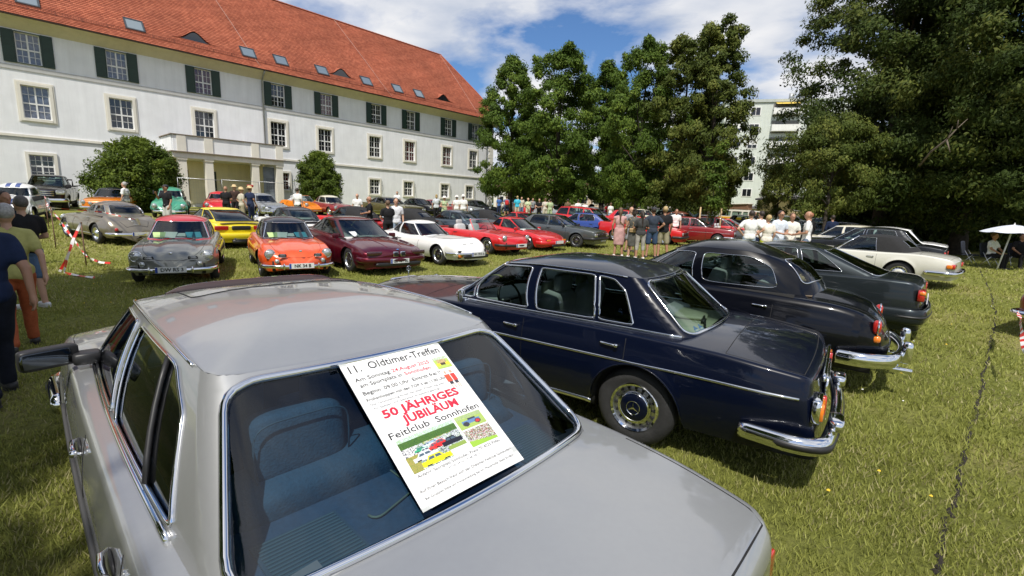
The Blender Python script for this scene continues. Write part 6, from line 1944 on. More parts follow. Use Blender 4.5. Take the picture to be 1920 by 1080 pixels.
  T = dict(belt=(1.95, .2, .66, .70, .62, .10, -.72), roof=(1.02, .08, .52, .54, .50, .05, .42), fr=[(.3, 1.17), (.42, 1.185), (.7, 1.215), (1.02, 1.20)], doors=[(.45, 1.6)], hood=(2.05, 3.12), trunk=None,
                 wins=dict(front=(.05, .06, .96), rear=(.05, .06, .96), rr=.06, sr=.03, rearglass=GLASS_D, sides=[[(-.35, .18), (.40, .10), (.55, .88), (.36, .88)], [(.46, .10), (1.6, .10), (.95, .90), (.62, .90)]]))
 elif kind in ('p911', 'targa', 'softtop'):
  c = dict(wb=2.27, fo=.93, ro=1.03, W=1.68, H=1.31, low=.20, er=.26, ez=.22, zm=.50, tl=.08, tu=.16, rs=.10, R=.35, wr=.32, ww=.19, flare=.03,
                 sh=[(-1.03, .62), (-.6, .84), (-.1, .88), (.7, .86), (1.6, .83), (2.3, .80), (3.0, .68), (3.2, .60)], cen=[(-1.03, .66), (-.6, .86), (-.1, .92), (.7, .90), (1.6, .86), (2.3, .74), (3.0, .60), (3.2, .52)],
                 bowf=.22, bowr=.16, crown=.06, rc=.16, ggb=.03, yWB=1.7, yRB=-.5, rb=.05, dip=.05, dipx=.6)
  T = dict(belt=(1.74, .18, .62, .66, .54, .14, -.62), roof=(1.12, .10, .50, .52, .44, .08, .10), fr=[(0, 1.20), (.1, 1.215), (.6, 1.25), (1.12, 1.225)], doors=[(.45, 1.45)], hood=(1.85, 3.05), trunk=(-.9, -.64),
                 wins=dict(front=(.05, .06, .96), rear=(.10, .12, .92), rr=.08, sr=.04, sides=[[(-.25, .16), (.40, .10), (.44, .86), (.12, .86)], [(.48, .1), (1.42, .1), (1.05, .9), (.50, .9)]]))
  if kind == 'softtop': T['wins'] = dict(front=(.05, .06, .95), rear=(.30, .30, .80), rr=.08, sr=.04, sides=[[(.46, .06), (1.42, .06), (1.05, .9), (.50, .88)]])
 elif kind == 'bmw8':
  c = dict(wb=2.684, fo=1.0, ro=1.10, W=1.855, H=1.34, low=.17, er=.16, ez=.08, zm=.52, tl=.06, tu=.10, rs=.08, R=.36, wr=.325, ww=.23,
                 sh=[(-1.10, .88), (-.7, .91), (.3, .90), (1.6, .84), (2.6, .76), (3.3, .66), (3.68, .56)], cen=[(-1.1, .90), (-.7, .94), (.3, .95), (1.6, .90), (2.6, .84), (3.3, .74), (3.68, .62)], bowf=.22, bowr=.12, crown=.05, rc=.14, ggb=.02, yWB=2.2, yRB=-.4)
  T = dict(belt=(2.42, .24, .70, .75, .68, .12, -.52), roof=(1.40, .10, .54, .57, .53, .06, .30), fr=[(.2, 1.24), (.7, 1.29), (1.4, 1.265)], doors=[(.55, 1.95)], hood=(2.5, 3.52), trunk=(-1.02, -.60),
                 wins=dict(front=(.04, .05, .97), rear=(.05, .06, .95), sr=.03, sideglass=GLASS_D, sides=[[(-.05, .14), (.66, .10), (.66, .88), (.40, .88)], [(.69, .10), (1.95, .10), (1.28, .90), (.69, .90)]]))
 elif kind == 'gt':
  c = dict(wb=2.431, fo=.86, ro=.82, W=1.58, H=1.225, low=.20, er=.24, ez=.14, zm=.52, tl=.09, tu=.14, rs=.10, R=.33, wr=.30, ww=.16, flare=.025,
                 sh=[(-.82, .76), (-.4, .82), (.2, .80), (1.0, .76), (1.9, .76), (2.5, .77), (3.0, .62), (3.29, .48)], cen=[(-.82, .80), (-.4, .90), (.2, .86), (1.0, .82), (1.9, .82), (2.5, .76), (3.0, .60), (3.29, .46)],
                 plan=[(-.82, .66), (0, .78), (1.0, .75), (2.4, .79), (3.29, .62)], bowf=.30, bowr=.14, crown=.06, rc=.16, ggb=.03, yWB=1.6, yRB=-.2, rb=.05)
  T = dict(belt=(1.70, .20, .60, .62, .54, .12, -.34), roof=(1.02, .12, .46, .49, .44, .08, .26), fr=[(.2, 1.12), (.6, 1.155), (1.02, 1.135)], doors=[(.42, 1.50)], hood=(1.9, 2.5), trunk=None,
                 wins=dict(front=(.05, .06, .95), rear=(.08, .10, .92), sr=.05, sides=[[(-.02, .16), (.38, .10), (.42, .86), (.30, .88)], [(.46, .10), (1.46, .10), (.98, .9), (.50, .9)]]))
 elif kind == 'spider':
  c = dict(wb=2.25, fo=.90, ro=1.0, W=1.63, H=1.25, low=.20, er=.28, ez=.18, zm=.52, tl=.10, tu=.14, rs=.10, R=.34, wr=.31, ww=.16,
                 sh=[(-1.0, .66), (-.5, .76), (.5, .78), (1.5, .77), (2.4, .74), (3.0, .62), (3.15, .55)], cen=[(-1.0, .66), (-.5, .80), (.5, .82), (1.5, .82), (2.4, .76), (3.0, .62), (3.15, .54)], bowf=.28, bowr=.16, crown=.05, rc=.14, ggb=.02, yWB=1.5, yRB=-.1)
  T = dict(belt=(1.60, .16, .60, .64, .60, .10, -.15), roof=(1.12, .10, .50, .52, .50, .05, .2), fr=[(.2, 1.16), (1.12, 1.17)], doors=[(.42, 1.36)], hood=(1.7, 2.9), trunk=(-.9, -.2), wins=dict(front=(.05, .06, .95)))
 elif kind == 'mr2':
  c = dict(wb=2.40, fo=.92, ro=.85, W=1.695, H=1.24, low=.17, er=.20, ez=.12, zm=.50, tl=.06, tu=.12, rs=.09, R=.34, wr=.31, ww=.20,
                 sh=[(-.85, .84), (-.3, .86), (.5, .84), (1.4, .78), (2.3, .72), (3.0, .58), (3.32, .46)], cen=[(-.85, .88), (-.3, .92), (.5, .90), (1.4, .84), (2.3, .74), (3.0, .60), (3.32, .50)], bowf=.26, bowr=.12, crown=.045, rc=.14, ggb=.02, yWB=2.0, yRB=.1)
  T = dict(belt=(2.20, .22, .62, .68, .58, .10, .10), roof=(1.30, .08, .50, .52, .46, .06, .55), fr=[(.5, 1.15), (.9, 1.185), (1.30, 1.16)], doors=[(.85, 1.9)], hood=(2.35, 3.2), trunk=(-.75, -.1),
                 wins=dict(front=(.05, .06, .96), rear=(.1, .1, .9), sr=.04, sides=[[(.28, .2), (.80, .1), (.86, .84), (.62, .84)], [(.90, .10), (1.85, .10), (1.22, .9), (.92, .9)]]))
 elif kind == 'sedan80':
  c = dict(wb=2.51, fo=.86, ro=.96, W=1.66, H=1.35, low=.20, er=.10, ez=.05, zm=.60, tl=.06, tu=.05, rs=.04, R=.35, wr=.31, ww=.18,
                 sh=[(-.96, 1.0), (-.5, .97), (.6, .90), (1.8, .86), (2.6, .82), (3.37, .72)], cen=[(-.96, 1.02), (-.5, 1.0), (.6, .94), (1.8, .91), (2.6, .88), (3.37, .76)], bowf=.08, bowr=.05, crown=.045, rc=.10, ggb=.02, yWB=2.0, yRB=-.4)
  T = dict(belt=(2.18, .16, .66, .70, .66, .07, -.46), roof=(1.40, .08, .54, .56, .54, .04, .14), fr=[(0, 1.29), (.7, 1.315), (1.40, 1.295)], doors=[(.18, 1.06), (1.06, 2.0)], hood=(2.26, 3.28), trunk=(-.88, -.52),
                 wins=dict(front=(.04, .05, .97), rear=(.05, .06, .95), sr=.02, sides=[[(.16, .12), (1.0, .08), (1.03, .92), (.30, .92)], [(1.10, .08), (1.95, .08), (1.36, .92), (1.10, .92)]]))
 elif kind == 'sedan70':
  c = dict(wb=2.55, fo=.80, ro=1.05, W=1.65, H=1.42, low=.22, er=.08, ez=.05, zm=.60, tl=.07, tu=.05, rs=.04, R=.35, wr=.31, ww=.16,
                 sh=[(-1.05, .84), (-.5, .90), (.6, .91), (2.0, .89), (2.8, .85), (3.35, .80)], cen=[(-1.05, .87), (-.5, .94), (.6, .95), (2.0, .94), (2.8, .90), (3.35, .84)], bowf=.06, bowr=.05, crown=.05, rc=.10, ggb=.02, yWB=2.0, yRB=-.4)
  T = dict(belt=(2.16, .15, .66, .70, .66, .07, -.40), roof=(1.45, .08, .54, .57, .54, .04, .05), fr=[(0, 1.34), (.7, 1.37), (1.45, 1.35)], doors=[(.18, 1.06), (1.06, 1.95)], hood=(2.24, 3.26), trunk=(-.98, -.46),
                 wins=dict(front=(.04, .05, .97), rear=(.05, .06, .95), sr=.03, sides=[[(.10, .10), (1.0, .08), (1.03, .92), (.30, .92)], [(1.10, .08), (1.92, .08), (1.40, .92), (1.10, .92)]]))
 elif kind == 'wagon':
  c = dict(wb=2.65, fo=.85, ro=1.0, W=1.75, H=1.55, low=.24, er=.12, ez=.08, zm=.60, tl=.06, tu=.06, rs=.06, R=.36, wr=.33, ww=.20,
                 sh=[(-1.0, .98), (.6, .96), (2.0, .94), (2.8, .88), (3.5, .78)], cen=[(-1.0, 1.0), (.6, 1.0), (2.0, 1.0), (2.8, .96), (3.5, .84)], bowf=.12, bowr=.05, crown=.05, rc=.10, ggb=.02, yWB=2.1, yRB=-.8)
  T = dict(belt=(2.35, .18, .70, .74, .72, .06, -.92), roof=(1.55, .08, .58, .60, .58, .04, -.62), fr=[(-.7, 1.44), (.4, 1.50), (1.55, 1.46)], doors=[(.12, 1.08), (1.08, 2.08)], hood=(2.45, 3.4), trunk=None,
                 wins=dict(front=(.04, .05, .97), rear=(.06, .10, .92), sr=.03, sides=[[(-.75, .10), (.02, .08), (.05, .90), (-.55, .9)], [(.10, .10), (1.03, .08), (1.05, .92), (.12, .92)], [(1.12, .08), (2.1, .08), (1.52, .92), (1.12, .92)]]))
 elif kind == 'pickup':
  c = dict(wb=3.22, fo=.90, ro=1.24, W=1.86, H=1.82, low=.42, er=.14, ez=.08, zm=.85, tl=.06, tu=.05, rs=.06, R=.44, wr=.38, ww=.26, flare=.03,
                 sh=[(-1.24, 1.18), (.6, 1.18), (2.5, 1.16), (3.4, 1.12), (4.12, 1.02)], cen=[(-1.24, 1.16), (.6, 1.2), (2.5, 1.22), (3.4, 1.20), (4.12, 1.08)], bowf=.12, bowr=.03, crown=.05, rc=.10, ggb=.02, yWB=2.6, yRB=.6)
  T = dict(belt=(2.95, .18, .74, .78, .74, .04, .62), roof=(2.15, .10, .60, .62, .60, .03, .86), fr=[(.8, 1.72), (1.6, 1.76), (2.15, 1.73)], doors=[(.78, 1.66), (1.66, 2.62)], hood=(3.0, 4.02), trunk=None,
                 wins=dict(front=(.04, .05, .97), rear=(.08, .10, .9), sr=.03, sideglass=GLASS_D, sides=[[(.84, .10), (1.62, .08), (1.62, .9), (.98, .9)], [(1.70, .08), (2.66, .08), (2.12, .9), (1.70, .9)]]))
 elif kind == 'uscoupe':
  c = dict(wb=2.95, fo=.95, ro=1.45, W=1.98, H=1.38, low=.22, er=.10, ez=.06, zm=.55, tl=.08, tu=.06, rs=.05, R=.36, wr=.33, ww=.19,
                 sh=[(-1.45, .84), (-.9, .90), (.3, .92), (2.0, .90), (3.2, .88), (3.9, .84)], cen=[(-1.45, .86), (-.9, .93), (.3, .96), (2.0, .95), (3.2, .92), (3.9, .86)], bowf=.06, bowr=.05, crown=.05, rc=.12, ggb=.02, yWB=2.1, yRB=-.5)
  T = dict(belt=(2.30, .25, .78, .82, .76, .08, -.58), roof=(1.50, .15, .60, .63, .60, .05, .30), fr=[(.2, 1.29), (.8, 1.325), (1.50, 1.30)], doors=[(.6, 2.0)], hood=(2.4, 3.82), trunk=(-1.38, -.66),
                 wins=dict(front=(.04, .05, .97), rear=(.05, .06, .95), sr=.03, sides=[[(.0, .12), (.60, .10), (.66, .88), (.42, .88)], [(.66, .10), (2.0, .10), (1.42, .9), (.70, .9)]]))
 elif kind == 'bus':
  c = dict(wb=2.40, fo=1.0, ro=1.05, W=1.72, H=1.95, low=.30, er=.20, ez=.10, zm=.7, tl=.05, tu=.05, rs=.06, R=.37, wr=.33, ww=.16,
                 sh=[(-1.05, 1.15), (3.4, 1.15)], cen=[(-1.05, 1.18), (3.4, 1.18)], bowf=.10, bowr=.08, crown=.10, rc=.2, ggb=.02, yWB=3.3, yRB=-.95, rseat=1)
  T = dict(belt=(3.28, .14, .74, .80, .74, .10, -.98), roof=(3.02, .14, .64, .70, .64, .10, -.85), fr=[(-.9, 1.82), (1, 1.85), (3.02, 1.82)], doors=[(.6, 1.6), (2.2, 3.0)], hood=None, trunk=None,
                 wins=dict(front=(.07, .10, .90), rear=(.12, .15, .85), sr=.06, sides=[[(-.8, .14), (.35, .14), (.35, .84), (-.75, .84)], [(.5, .14), (1.5, .14), (1.5, .84), (.5, .84)], [(1.65, .14), (2.15, .14), (2.15, .84), (1.65, .84)], [(2.3, .14), (3.0, .14), (2.85, .84), (2.3, .84)]]))
 return c, T
def dash_papers(C, root, items):
 for x, w, h, rot, m in items:
  y = C.belt[0] - C.belt[1] * .3 - .20
  mb = MB(); mb.quad((-w / 2, -h / 2, 0), (w / 2, -h / 2, 0), (w / 2, h / 2, .012), (-w / 2, h / 2, .006)); o = mb.build('dash_paper', m, root, False)
  o.location = (x, y, C.topz(0, y) + .06); o.rotation_euler = (-radians(38), 0, rot)
def show_car(kind, M, label, px, Y, th, detail=1, roofm=None, anchor=(0, 0, 0), interior=None, cat='car', group=None, face=1, rim=None, dress=None, plate_txt='', name='parked_car', chrome_win=True, openroof=None, **over):
 c, T = spec(kind); c.update(over)
 C = Car(**c); C.belt = T['belt']; C.roofo = T['roof']; C.fr = pchip(T['fr'])
 r = empty(name, label=label, cat=cat, group=group)
 out = build_car(C, kind, M, r, T['wins'], T['doors'], T['hood'], T['trunk'], detail=detail, roofm=roofm, interior=interior, rimf=rim or rim_hubcap, chw=.007 if detail else .012,
     seam=detail > 0, chrome_win=chrome_win, openroof=openroof if openroof is not None else kind == 'spider')
 old = kind in ('ghia', 'ghia34', 'p356', 'beetle', 'sedan70', 'uscoupe', 'gt')
 if detail:
  attach_handles(C, out, T['doors'], C.fs(1.0) - .10, CHROME if old else BLACKP)
 if kind == 'ghia':
  lamp(C, r, .60, .62, 1, .20, .20, WHL, 'headlight', .12, -.10, .9, CHROME); bumper(C, r, 1, .36, .08, .035, .05, .35); bumper(C, r, -1, .38, .08, .035, .05, .4)
  for sd in (-1, 1):
   mb = MB()
   for k in range(3): mb.sq((sd * .37, 0, -.03 + .03 * k), (.17 - .02 * k, .03, .012), .5, .5, 10, 4)
   o = mb.build('air_vent', CHROME, r); p = C.warp((sd * .37, C.y1, .58)); o.location = (0, p[1] + .0, .60)
   mb = MB(); mb.sq((sd * .37, 0, 0), (.18, .02, .085), .5, .5, 10, 4); o2 = mb.build('vent_recess', SEAM, o)
   p = C.warp((sd * .48, C.y1, .46)); mb = MB(); mb.sq((0, 0, 0), (.10, .07, .10), .9, .9, 12, 8); o = mb.build('fog_lamp', [WHL], r); o.location = (p[0], p[1] + .03, .48)
   mb = MB(); mb.sq((sd * .36, C.y1 + .07, .37), (.04, .07, .14), .6, .6, 10, 8); mb.build('bumper_horn', CHROME, r)
  mb = MB(); mb.sq((0, C.y1 - .02, .70), (.07, .03, .05), .9, .9, 12, 6); mb.build('badge', CHROME, r)
  lamp(C, r, .58, .55, -1, .12, .20, REDL, 'tail_light', .08, .02, .6)
 elif kind == 'ghia34':
  lamp(C, r, .64, .66, 1, .17, .17, WHL, 'headlight', .10, -.0, .9, CHROME); lamp(C, r, .36, .60, 1, .13, .13, WHL, 'headlight', .08, .02, .9, CHROME); bumper(C, r, 1, .40, .11, .04, .05, .4); bumper(C, r, -1, .40, .11, .04, .05, .4)
  mb = MB(); mb.tube([C.warp((x, C.y1 + .0, .74 - .16 * (1 - abs(x) / .8) ** .8)) for x in np.linspace(-.78, .78, 20)], .012, 5); mb.build('nose_crease', M, r)
 elif kind in ('p356', 'beetle'):
  lamp(C, r, .58, .62, 1, .20, .20, WHL, 'headlight', .14, -.10, .9, CHROME); bumper(C, r, 1, .36, .10, .04, .06, .3); bumper(C, r, -1, .36, .10, .04, .06, .35)
  lamp(C, r, .56, .50, -1, .09, .11, REDL, 'tail_light', .08, -.04, .8)
  if kind == 'p356':
   side_strip(C, r, [(.42, .30), (1.7, .30)], .01, CHROME, 'sill_trim', .004)
   mb = MB()
   for k in range(7): mb.box((0, -.60 - .035 * k, C.topz(0, -.60 - .035 * k) + .004), (.26 - .01 * k, .012, .012))
   mb.build('engine_grille', CHROME, r)
 elif kind == 'p944':
  lamp(C, r, .58, .68, -1, .42, .14, REDL, 'tail_light', .06, .0, .25); bumper(C, r, -1, .42, .22, .05, .04, .4, M); bumper(C, r, 1, .42, .20, .05, .04, .4, M)
  mb = MB(); mb.sq((0, C.y0 + .02, .68), (.60, .05, .14), .25, .3, 12, 6); mb.build('tail_panel', BLACKP, r)
  mb = MB(); mb.sq((0, C.y0 + .10, .90), (1.3, .16, .035), .4, .4, 16, 6); mb.build('rear_spoiler', BLACKP, r)
  mb = MB(); mb.box((0, C.y0 - .03, .24), (.6, .05, .12)); mb.build('rear_valance', BLACKP, r)
  mb = MB(); mb.add([C.roof_at(x, y, .004) for y in (.62, 1.02) for x in np.linspace(-.42, .42, 9)], [(i, i + 1, i + 10, i + 9) for i in range(8)]); mb.build('sunroof', BLACKP, r)
  mirror(C, r, 1.55, .1, BLACKP, (-1, 1), .16, .10)
 elif kind in ('p911', 'targa', 'softtop'):
  lamp(C, r, .60, .68, 1, .20, .22, WHL, 'headlight', .16, -.08, .9, CHROME); bumper(C, r, 1, .42, .16, .05, .05, .4, M); bumper(C, r, -1, .45, .18, .05, .05, .4, M)
  mb = MB(); mb.sq(C.warp((0, C.y0 - .0, .62)), (1.35, .06, .13), .3, .3, 16, 6); mb.build('tail_light_band', REDL, r)
  mb = MB(); mb.sq((0, -.72, C.topz(0, -.72) + .01), (.62, .24, .03), .3, .3, 14, 6); mb.build('engine_grille', BLACKP, r)
  mirror(C, r, 1.35, .1, M, (-1, 1), .14, .09)
 elif kind == 'bmw8':
  for sd in (-1, 1):
   mb = MB(); p = C.warp((sd * .62, C.y1 + .003, .57)); mb.sq(p, (.40, .06, .10), .2, .3, 14, 6); mb.build('fog_lamp', mat('smoked_lens', (.05, .015, .018), .1, 0, 1), r)
   mb = MB(); mb.sq(C.warp((sd * .10, C.y1 + .02, .55)), (.15, .05, .13), .3, .4, 12, 6); mb.build('kidney_grille', CHROME, r)
   mb = MB(); mb.sq(C.warp((sd * .10, C.y1 + .034, .55)), (.125, .04, .105), .3, .4, 12, 6); mb.build('grille_mesh', SEAM, r)
  mb = MB(); mb.sq(C.warp((0, C.y1 + .01, .30)), (1.3, .05, .09), .3, .3, 14, 6); mb.build('air_intake', BLACKP, r)
  bumper(C, r, 1, .40, .14, .045, .03, .4, M); lamp(C, r, .62, .72, -1, .42, .14, REDL, 'tail_light', .05, 0, .3)
  mb = MB(); mb.sq((0, C.y1 - .06, .655), (.075, .05, .03), .9, .9, 12, 6); mb.build('badge', mat('badge_blue', (.08, .2, .5), .3), r)
  mirror(C, r, 1.85, .08, M, (-1, 1), .20, .12)
  mb = MB()
  for sd in (-1, 1): mb.tube([C.warp((sd * (.30 - .02 * k), 2.45 + .2 * k, C.topz(.3, 2.45 + .2 * k) + .004)) for k in range(6)], .012, 5)
  mb.build('hood_crease', M, r)
 elif kind == 'gt':
  bumper(C, r, 1, .38, .07, .03, .03, .45); bumper(C, r, -1, .42, .07, .03, .04, .4)
  mb = MB(); mb.sq(C.warp((0, C.y1 + .0, .31)), (1.0, .05, .12), .3, .3, 14, 6); mb.build('air_intake', BLACKP, r)
  for sd in (-1, 1):
   mb = MB(); mb.sq(C.warp((sd * .52, C.y1 + .015, .33)), (.16, .04, .09), .3, .3, 10, 6); mb.build('turn_signal', ORL, r)
   mb = MB(); mb.sq((sd * .14, 2.92, C.topz(.14, 2.92) + .002), (.16, .03, .008), .4, .4, 10, 4); mb.build('hood_slot', SEAM, r)
  lamp(C, r, .5, .62, -1, .13, .13, REDL, 'tail_light', .05, 0, .9)
 elif kind == 'spider':
  lamp(C, r, .58, .62, 1, .18, .18, WHL, 'headlight', .14, -.08, .9, CHROME); bumper(C, r, 1, .38, .09, .035, .04, .4, BLACKP); bumper(C, r, -1, .40, .09, .035, .04, .4, BLACKP)
  mb = MB(); mb.sq((0, -.0, .82), (1.15, .40, .14), .4, .4, 16, 8); mb.build('folded_roof', mat('black_canvas', (.014, .014, .015), .9, noise=(30, .25), bump=(70, .5)), r)
  mb = MB(); mb.tube([C.G(u, 1) for u in np.linspace(-1, 1, 12)], .018, 6); mb.build('windshield_header', CHROME, r)
 elif kind == 'mr2':
  lamp(C, r, .5, .44, 1, .24, .07, ORL, 'turn_signal', .05, .0, .3); bumper(C, r, 1, .34, .16, .04, .02, .4, M); lamp(C, r, .5, .72, -1, .40, .12, REDL, 'tail_light', .05, 0, .3)
  mb = MB(); mb.sq(C.warp((0, C.y1 + .03, .25)), (.9, .04, .10), .3, .3, 14, 6); mb.build('air_intake', BLACKP, r)
  mirror(C, r, 1.75, .08, M, (-1, 1), .18, .11)
  mb = MB(); mb.add([C.roof_at(x, y, .004) for y in (.80, 1.22) for x in np.linspace(-.42, .42, 9)], [(i, i + 1, i + 10, i + 9) for i in range(8)]); mb.build('roof_opening', BLACKP, r)
 elif kind in ('sedan80', 'sedan70', 'wagon'):
  for sd in (-1, 1):
   mb = MB(); p = C.warp((sd * .60, C.y1 + .002, C.sh[-1][1] - .14)); mb.sq(p, (.30, .05, .14), .25, .3, 12, 6); mb.build('headlight', WHL, r)
  mb = MB(); mb.sq((0, C.y1 + .0, C.sh[-1][1] - .14), (.84, .04, .14), .25, .3, 12, 6); mb.build('grille', BLACKP if kind != 'sedan70' else CHROME, r)
  bumper(C, r, 1, .42, .12, .04, .05, .5, CHROME if kind == 'sedan70' else BLACKP); bumper(C, r, -1, .42, .12, .04, .05, .5, CHROME if kind == 'sedan70' else BLACKP)
  lamp(C, r, .60, C.sh[0][1] - .16, -1, .30, .16, REDL, 'tail_light', .05, 0, .3)
  if kind == 'sedan80':
   side_strip(C, r, [(.36, .24), (2.15, .24)], .02, STEEL, 'sill_trim', .004); mirror(C, r, 1.85, .08, BLACKP, (-1, 1), .18, .12)
  if kind == 'sedan70': side_strip(C, r, [(-1.0, .66), (3.2, .64)], .006, CHROME, 'side_trim', .004)
 elif kind == 'pickup':
  for sd in (-1, 1):
   mb = MB(); mb.sq(C.warp((sd * .70, C.y1 - .0, .92)), (.36, .10, .20), .3, .3, 14, 8); mb.build('headlight', WHL, r)
  mb = MB(); mb.sq((0, C.y1 - .01, .86), (1.0, .08, .32), .2, .3, 14, 8); mb.build('grille', BLACKP, r)
  for k in range(3):
   mb = MB(); mb.box((0, C.y1 + .035, .76 + .10 * k), (.94, .03, .045)); mb.build('grille_bar', CHROME, r)
  bumper(C, r, 1, .52, .20, .07, .06, .4, CHROME); mirror(C, r, 2.55, .08, BLACKP, (-1, 1), .24, .20)
  mb = MB()
  for sd in (-1, 1): mb.box((sd * .84, -.32, 1.20), (.07, 1.75, .07))
  mb.tube([(-.80, .50, 1.2), (-.78, .38, 1.55), (.78, .38, 1.55), (.80, .50, 1.2)], .04, 8); mb.build('bed_rail', BLACKP, r)
  mb = MB(); mb.box((0, -.32, 1.185), (1.5, 1.6, .03)); mb.build('bed_cover', BLACKP, r)
 elif kind == 'uscoupe':
  mb = MB(); mb.sq((0, C.y1 + .0, .64), (1.2, .05, .20), .2, .3, 14, 8); mb.build('grille', BLACKP, r)
  for sd in (-1, 1):
   for q in (0, 1):
    mb = MB(); mb.sq((sd * (.88 - q * .17), C.y1 - .02, .66), (.15, .06, .15), .9, .9, 12, 6); mb.build('headlight', WHL, r)
  bumper(C, r, 1, .44, .15, .05, .07, .5); bumper(C, r, -1, .44, .15, .05, .07, .5); side_strip(C, r, [(-1.3, .40), (3.7, .40)], .008, CHROME, 'side_trim', .004)
 elif kind == 'bus':
  lamp(C, r, .58, .80, 1, .20, .20, WHL, 'headlight', .07, -.0, .9, CHROME); bumper(C, r, 1, .42, .14, .05, .06, .3, mat('bumper_white', (.6, .6, .58), .4)); bumper(C, r, -1, .42, .14, .05, .06, .3, mat('bumper_white'))
  mb = MB(); mb.tube([C.warp((x, C.y1 + .0, 1.13 - .28 * (1 - (abs(x) / .72) ** 1.3))) for x in np.linspace(-.72, .72, 16)], .012, 5); mb.build('nose_crease', mat('bumper_white'), r)
  mb = MB(); mb.add([(-.45, -.2, 1.96), (.45, -.2, 1.96), (.45, 1.9, 1.96), (-.45, 1.9, 1.96), (-.5, -.2, 2.35), (.5, -.2, 2.35), (.5, 1.9, 2.5), (-.5, 1.9, 2.5)], [(0, 1, 5, 4), (1, 2, 6, 5), (2, 3, 7, 6), (3, 0, 4, 7)]); mb.build('pop_top_canvas', mat('brown_canvas', (.22, .12, .07), .9), r, False)
  mb = MB(); mb.sq((0, .85, 2.50), (1.25, 2.5, .14), .3, .3, 16, 6, R=Matrix.Rotation(.06, 3, 'X')); mb.build('pop_top_roof', mat('roof_cream', (.62, .60, .52), .5), r)
 if plate_txt is not None and detail:
  plate(C, r, plate_txt, face, .38 if kind != 'pickup' else .58, .085 if old else .06)
 if dress: dress(C, r, out)
 # put local anchor under photo pixel px at distance Y
 g = ground_at(px, Y); a = np.array(anchor if anchor != 'front' else (0, C.y1));
 if anchor == 'rear': a = np.array((0, C.y0))
 th = radians(th); off = np.array([a[0] * cos(th) - a[1] * sin(th), a[0] * sin(th) + a[1] * cos(th)])
 x, y = g[0] - off[0], g[1] - off[1]
 cx, cy = x - sin(th) * C.wb / 2, y + cos(th) * C.wb / 2
 # follow the ground under the axles
 zr, zf = terr(x, y), terr(x - sin(th) * C.wb, y + cos(th) * C.wb)
 r.location = (x, y, zr - .005); r.rotation_euler = (math.atan2(zf - zr, C.wb), 0, th)
 r.rotation_mode = 'XYZ'
 r['_c'] = 1; del r['_c']
 return C, r
def recolour(root, M, roofm=None):
 for o in root.children:
  st = o.name.split('.')[0]
  if st in ('body', 'hood', 'trunk_lid', 'door', 'roof', 'window_pillars', 'wheel_lip', 'nose_crease', 'hood_crease', 'bumper') and o.type == 'MESH' and o.material_slots:
   if st == 'bumper' and o.material_slots[0].material in (CHROME, BLACKP): continue
   mm = roofm if (roofm and st in ('roof', 'window_pillars')) else M
   o.material_slots[0].link = 'OBJECT'; o.material_slots[0].material = mm
def put(root, wb, px, Y, th, label, M=None, roofm=None):
 g = ground_at(px, Y); th = radians(th)
 x, y = g[0] + sin(th) * wb / 2, g[1] - cos(th) * wb / 2
 zr, zf = terr(x, y), terr(x - sin(th) * wb, y + cos(th) * wb)
 root.location = (x, y, zr - .005); root.rotation_euler = (math.atan2(zf - zr, wb), 0, th); root['label'] = label
 if M: recolour(root, M, roofm)
P_ = paint
GREYGH = P_('grey_green_paint', (.20, .205, .18), .35, .35); REDROOF = P_('red_paint', (.45, .012, .020)); TANGER = P_('tangerine_paint', (.72, .085, .012)); BLACKR = P_('dark_roof_paint', (.02, .022, .03))
MAROON = P_('maroon_paint', (.085, .004, .014), .4); WHITE = P_('white_paint', (.76, .76, .74)); RED = P_('bright_red_paint', (.55, .010, .012)); ALFAGR = P_('alfa_grey_paint', (.105, .115, .115), .5)
YELLOW = P_('yellow_paint', (.78, .62, .012)); TAUPE = P_('taupe_metallic_paint', (.22, .195, .155), .5); ORANGE = P_('orange_paint', (.80, .22, .008)); GREEN_C = P_('jade_green_paint', (.055, .28, .17)); GOLD = P_('olive_gold_paint', (.16, .14, .055), .5)
SILV2 = P_('light_silver_paint', (.42, .44, .46), .6); BLACKC2 = P_('deep_black_paint', (.004, .004, .005)); SLATE = P_('slate_blue_paint', (.055, .075, .095), .5); DKRED = P_('dark_red_paint', (.22, .008, .012)); CREAMP = P_('cream_paint', (.68, .64, .50)); BLUE = P_('blue_paint', (.02, .05, .25))
DKGREEN = P_('dark_green_paint', (.02, .05, .045)); SKYB = P_('sky_blue_paint', (.30, .50, .60))
PAPERS = [(-.28, .30, .20, .3, mat('paper_blue', (.12, .45, .62), .6)), (.18, .28, .2, -.3, PLATE), (.36, .24, .18, .2, mat('paper_green', (.45, .60, .25), .6)), (-.02, .2, .12, .1, PLATE)]
CANV = mat('black_canvas', (.014, .014, .015), .9, noise=(30, .25), bump=(70, .5)); REDINT = mat('red_interior', (.40, .04, .03), .7); TANI = mat('tan_interior', (.30, .20, .12), .7)
show_car('ghia', GREYGH, 'grey green round-nosed coupe with a bright red roof facing the camera', 325, 9.45, 209, 2, REDROOF, 'front', TANI, dress=lambda C, r, o: dash_papers(C, r, PAPERS), plate_txt='DW RS 3')
show_car('ghia', TANGER, 'orange red round-nosed coupe with a black roof and chrome bumper', 566, 10.6, 213.5, 2, BLACKR, 'front', TANI, dress=lambda C, r, o: dash_papers(C, r, PAPERS), plate_txt='NK 34 B')
show_car('bmw8', MAROON, 'dark maroon sport coupe with alloy wheels between the orange coupe and the white one', 748, 11.9, 224, 2, None, 'front', mat('dark_seat'), rim=rim_alloy, chrome_win=BLACKP, plate_txt='GS 481 BL', dress=lambda C, r, o: dash_papers(C, r, [(.45, .26, .2, .5, PLATE)]))
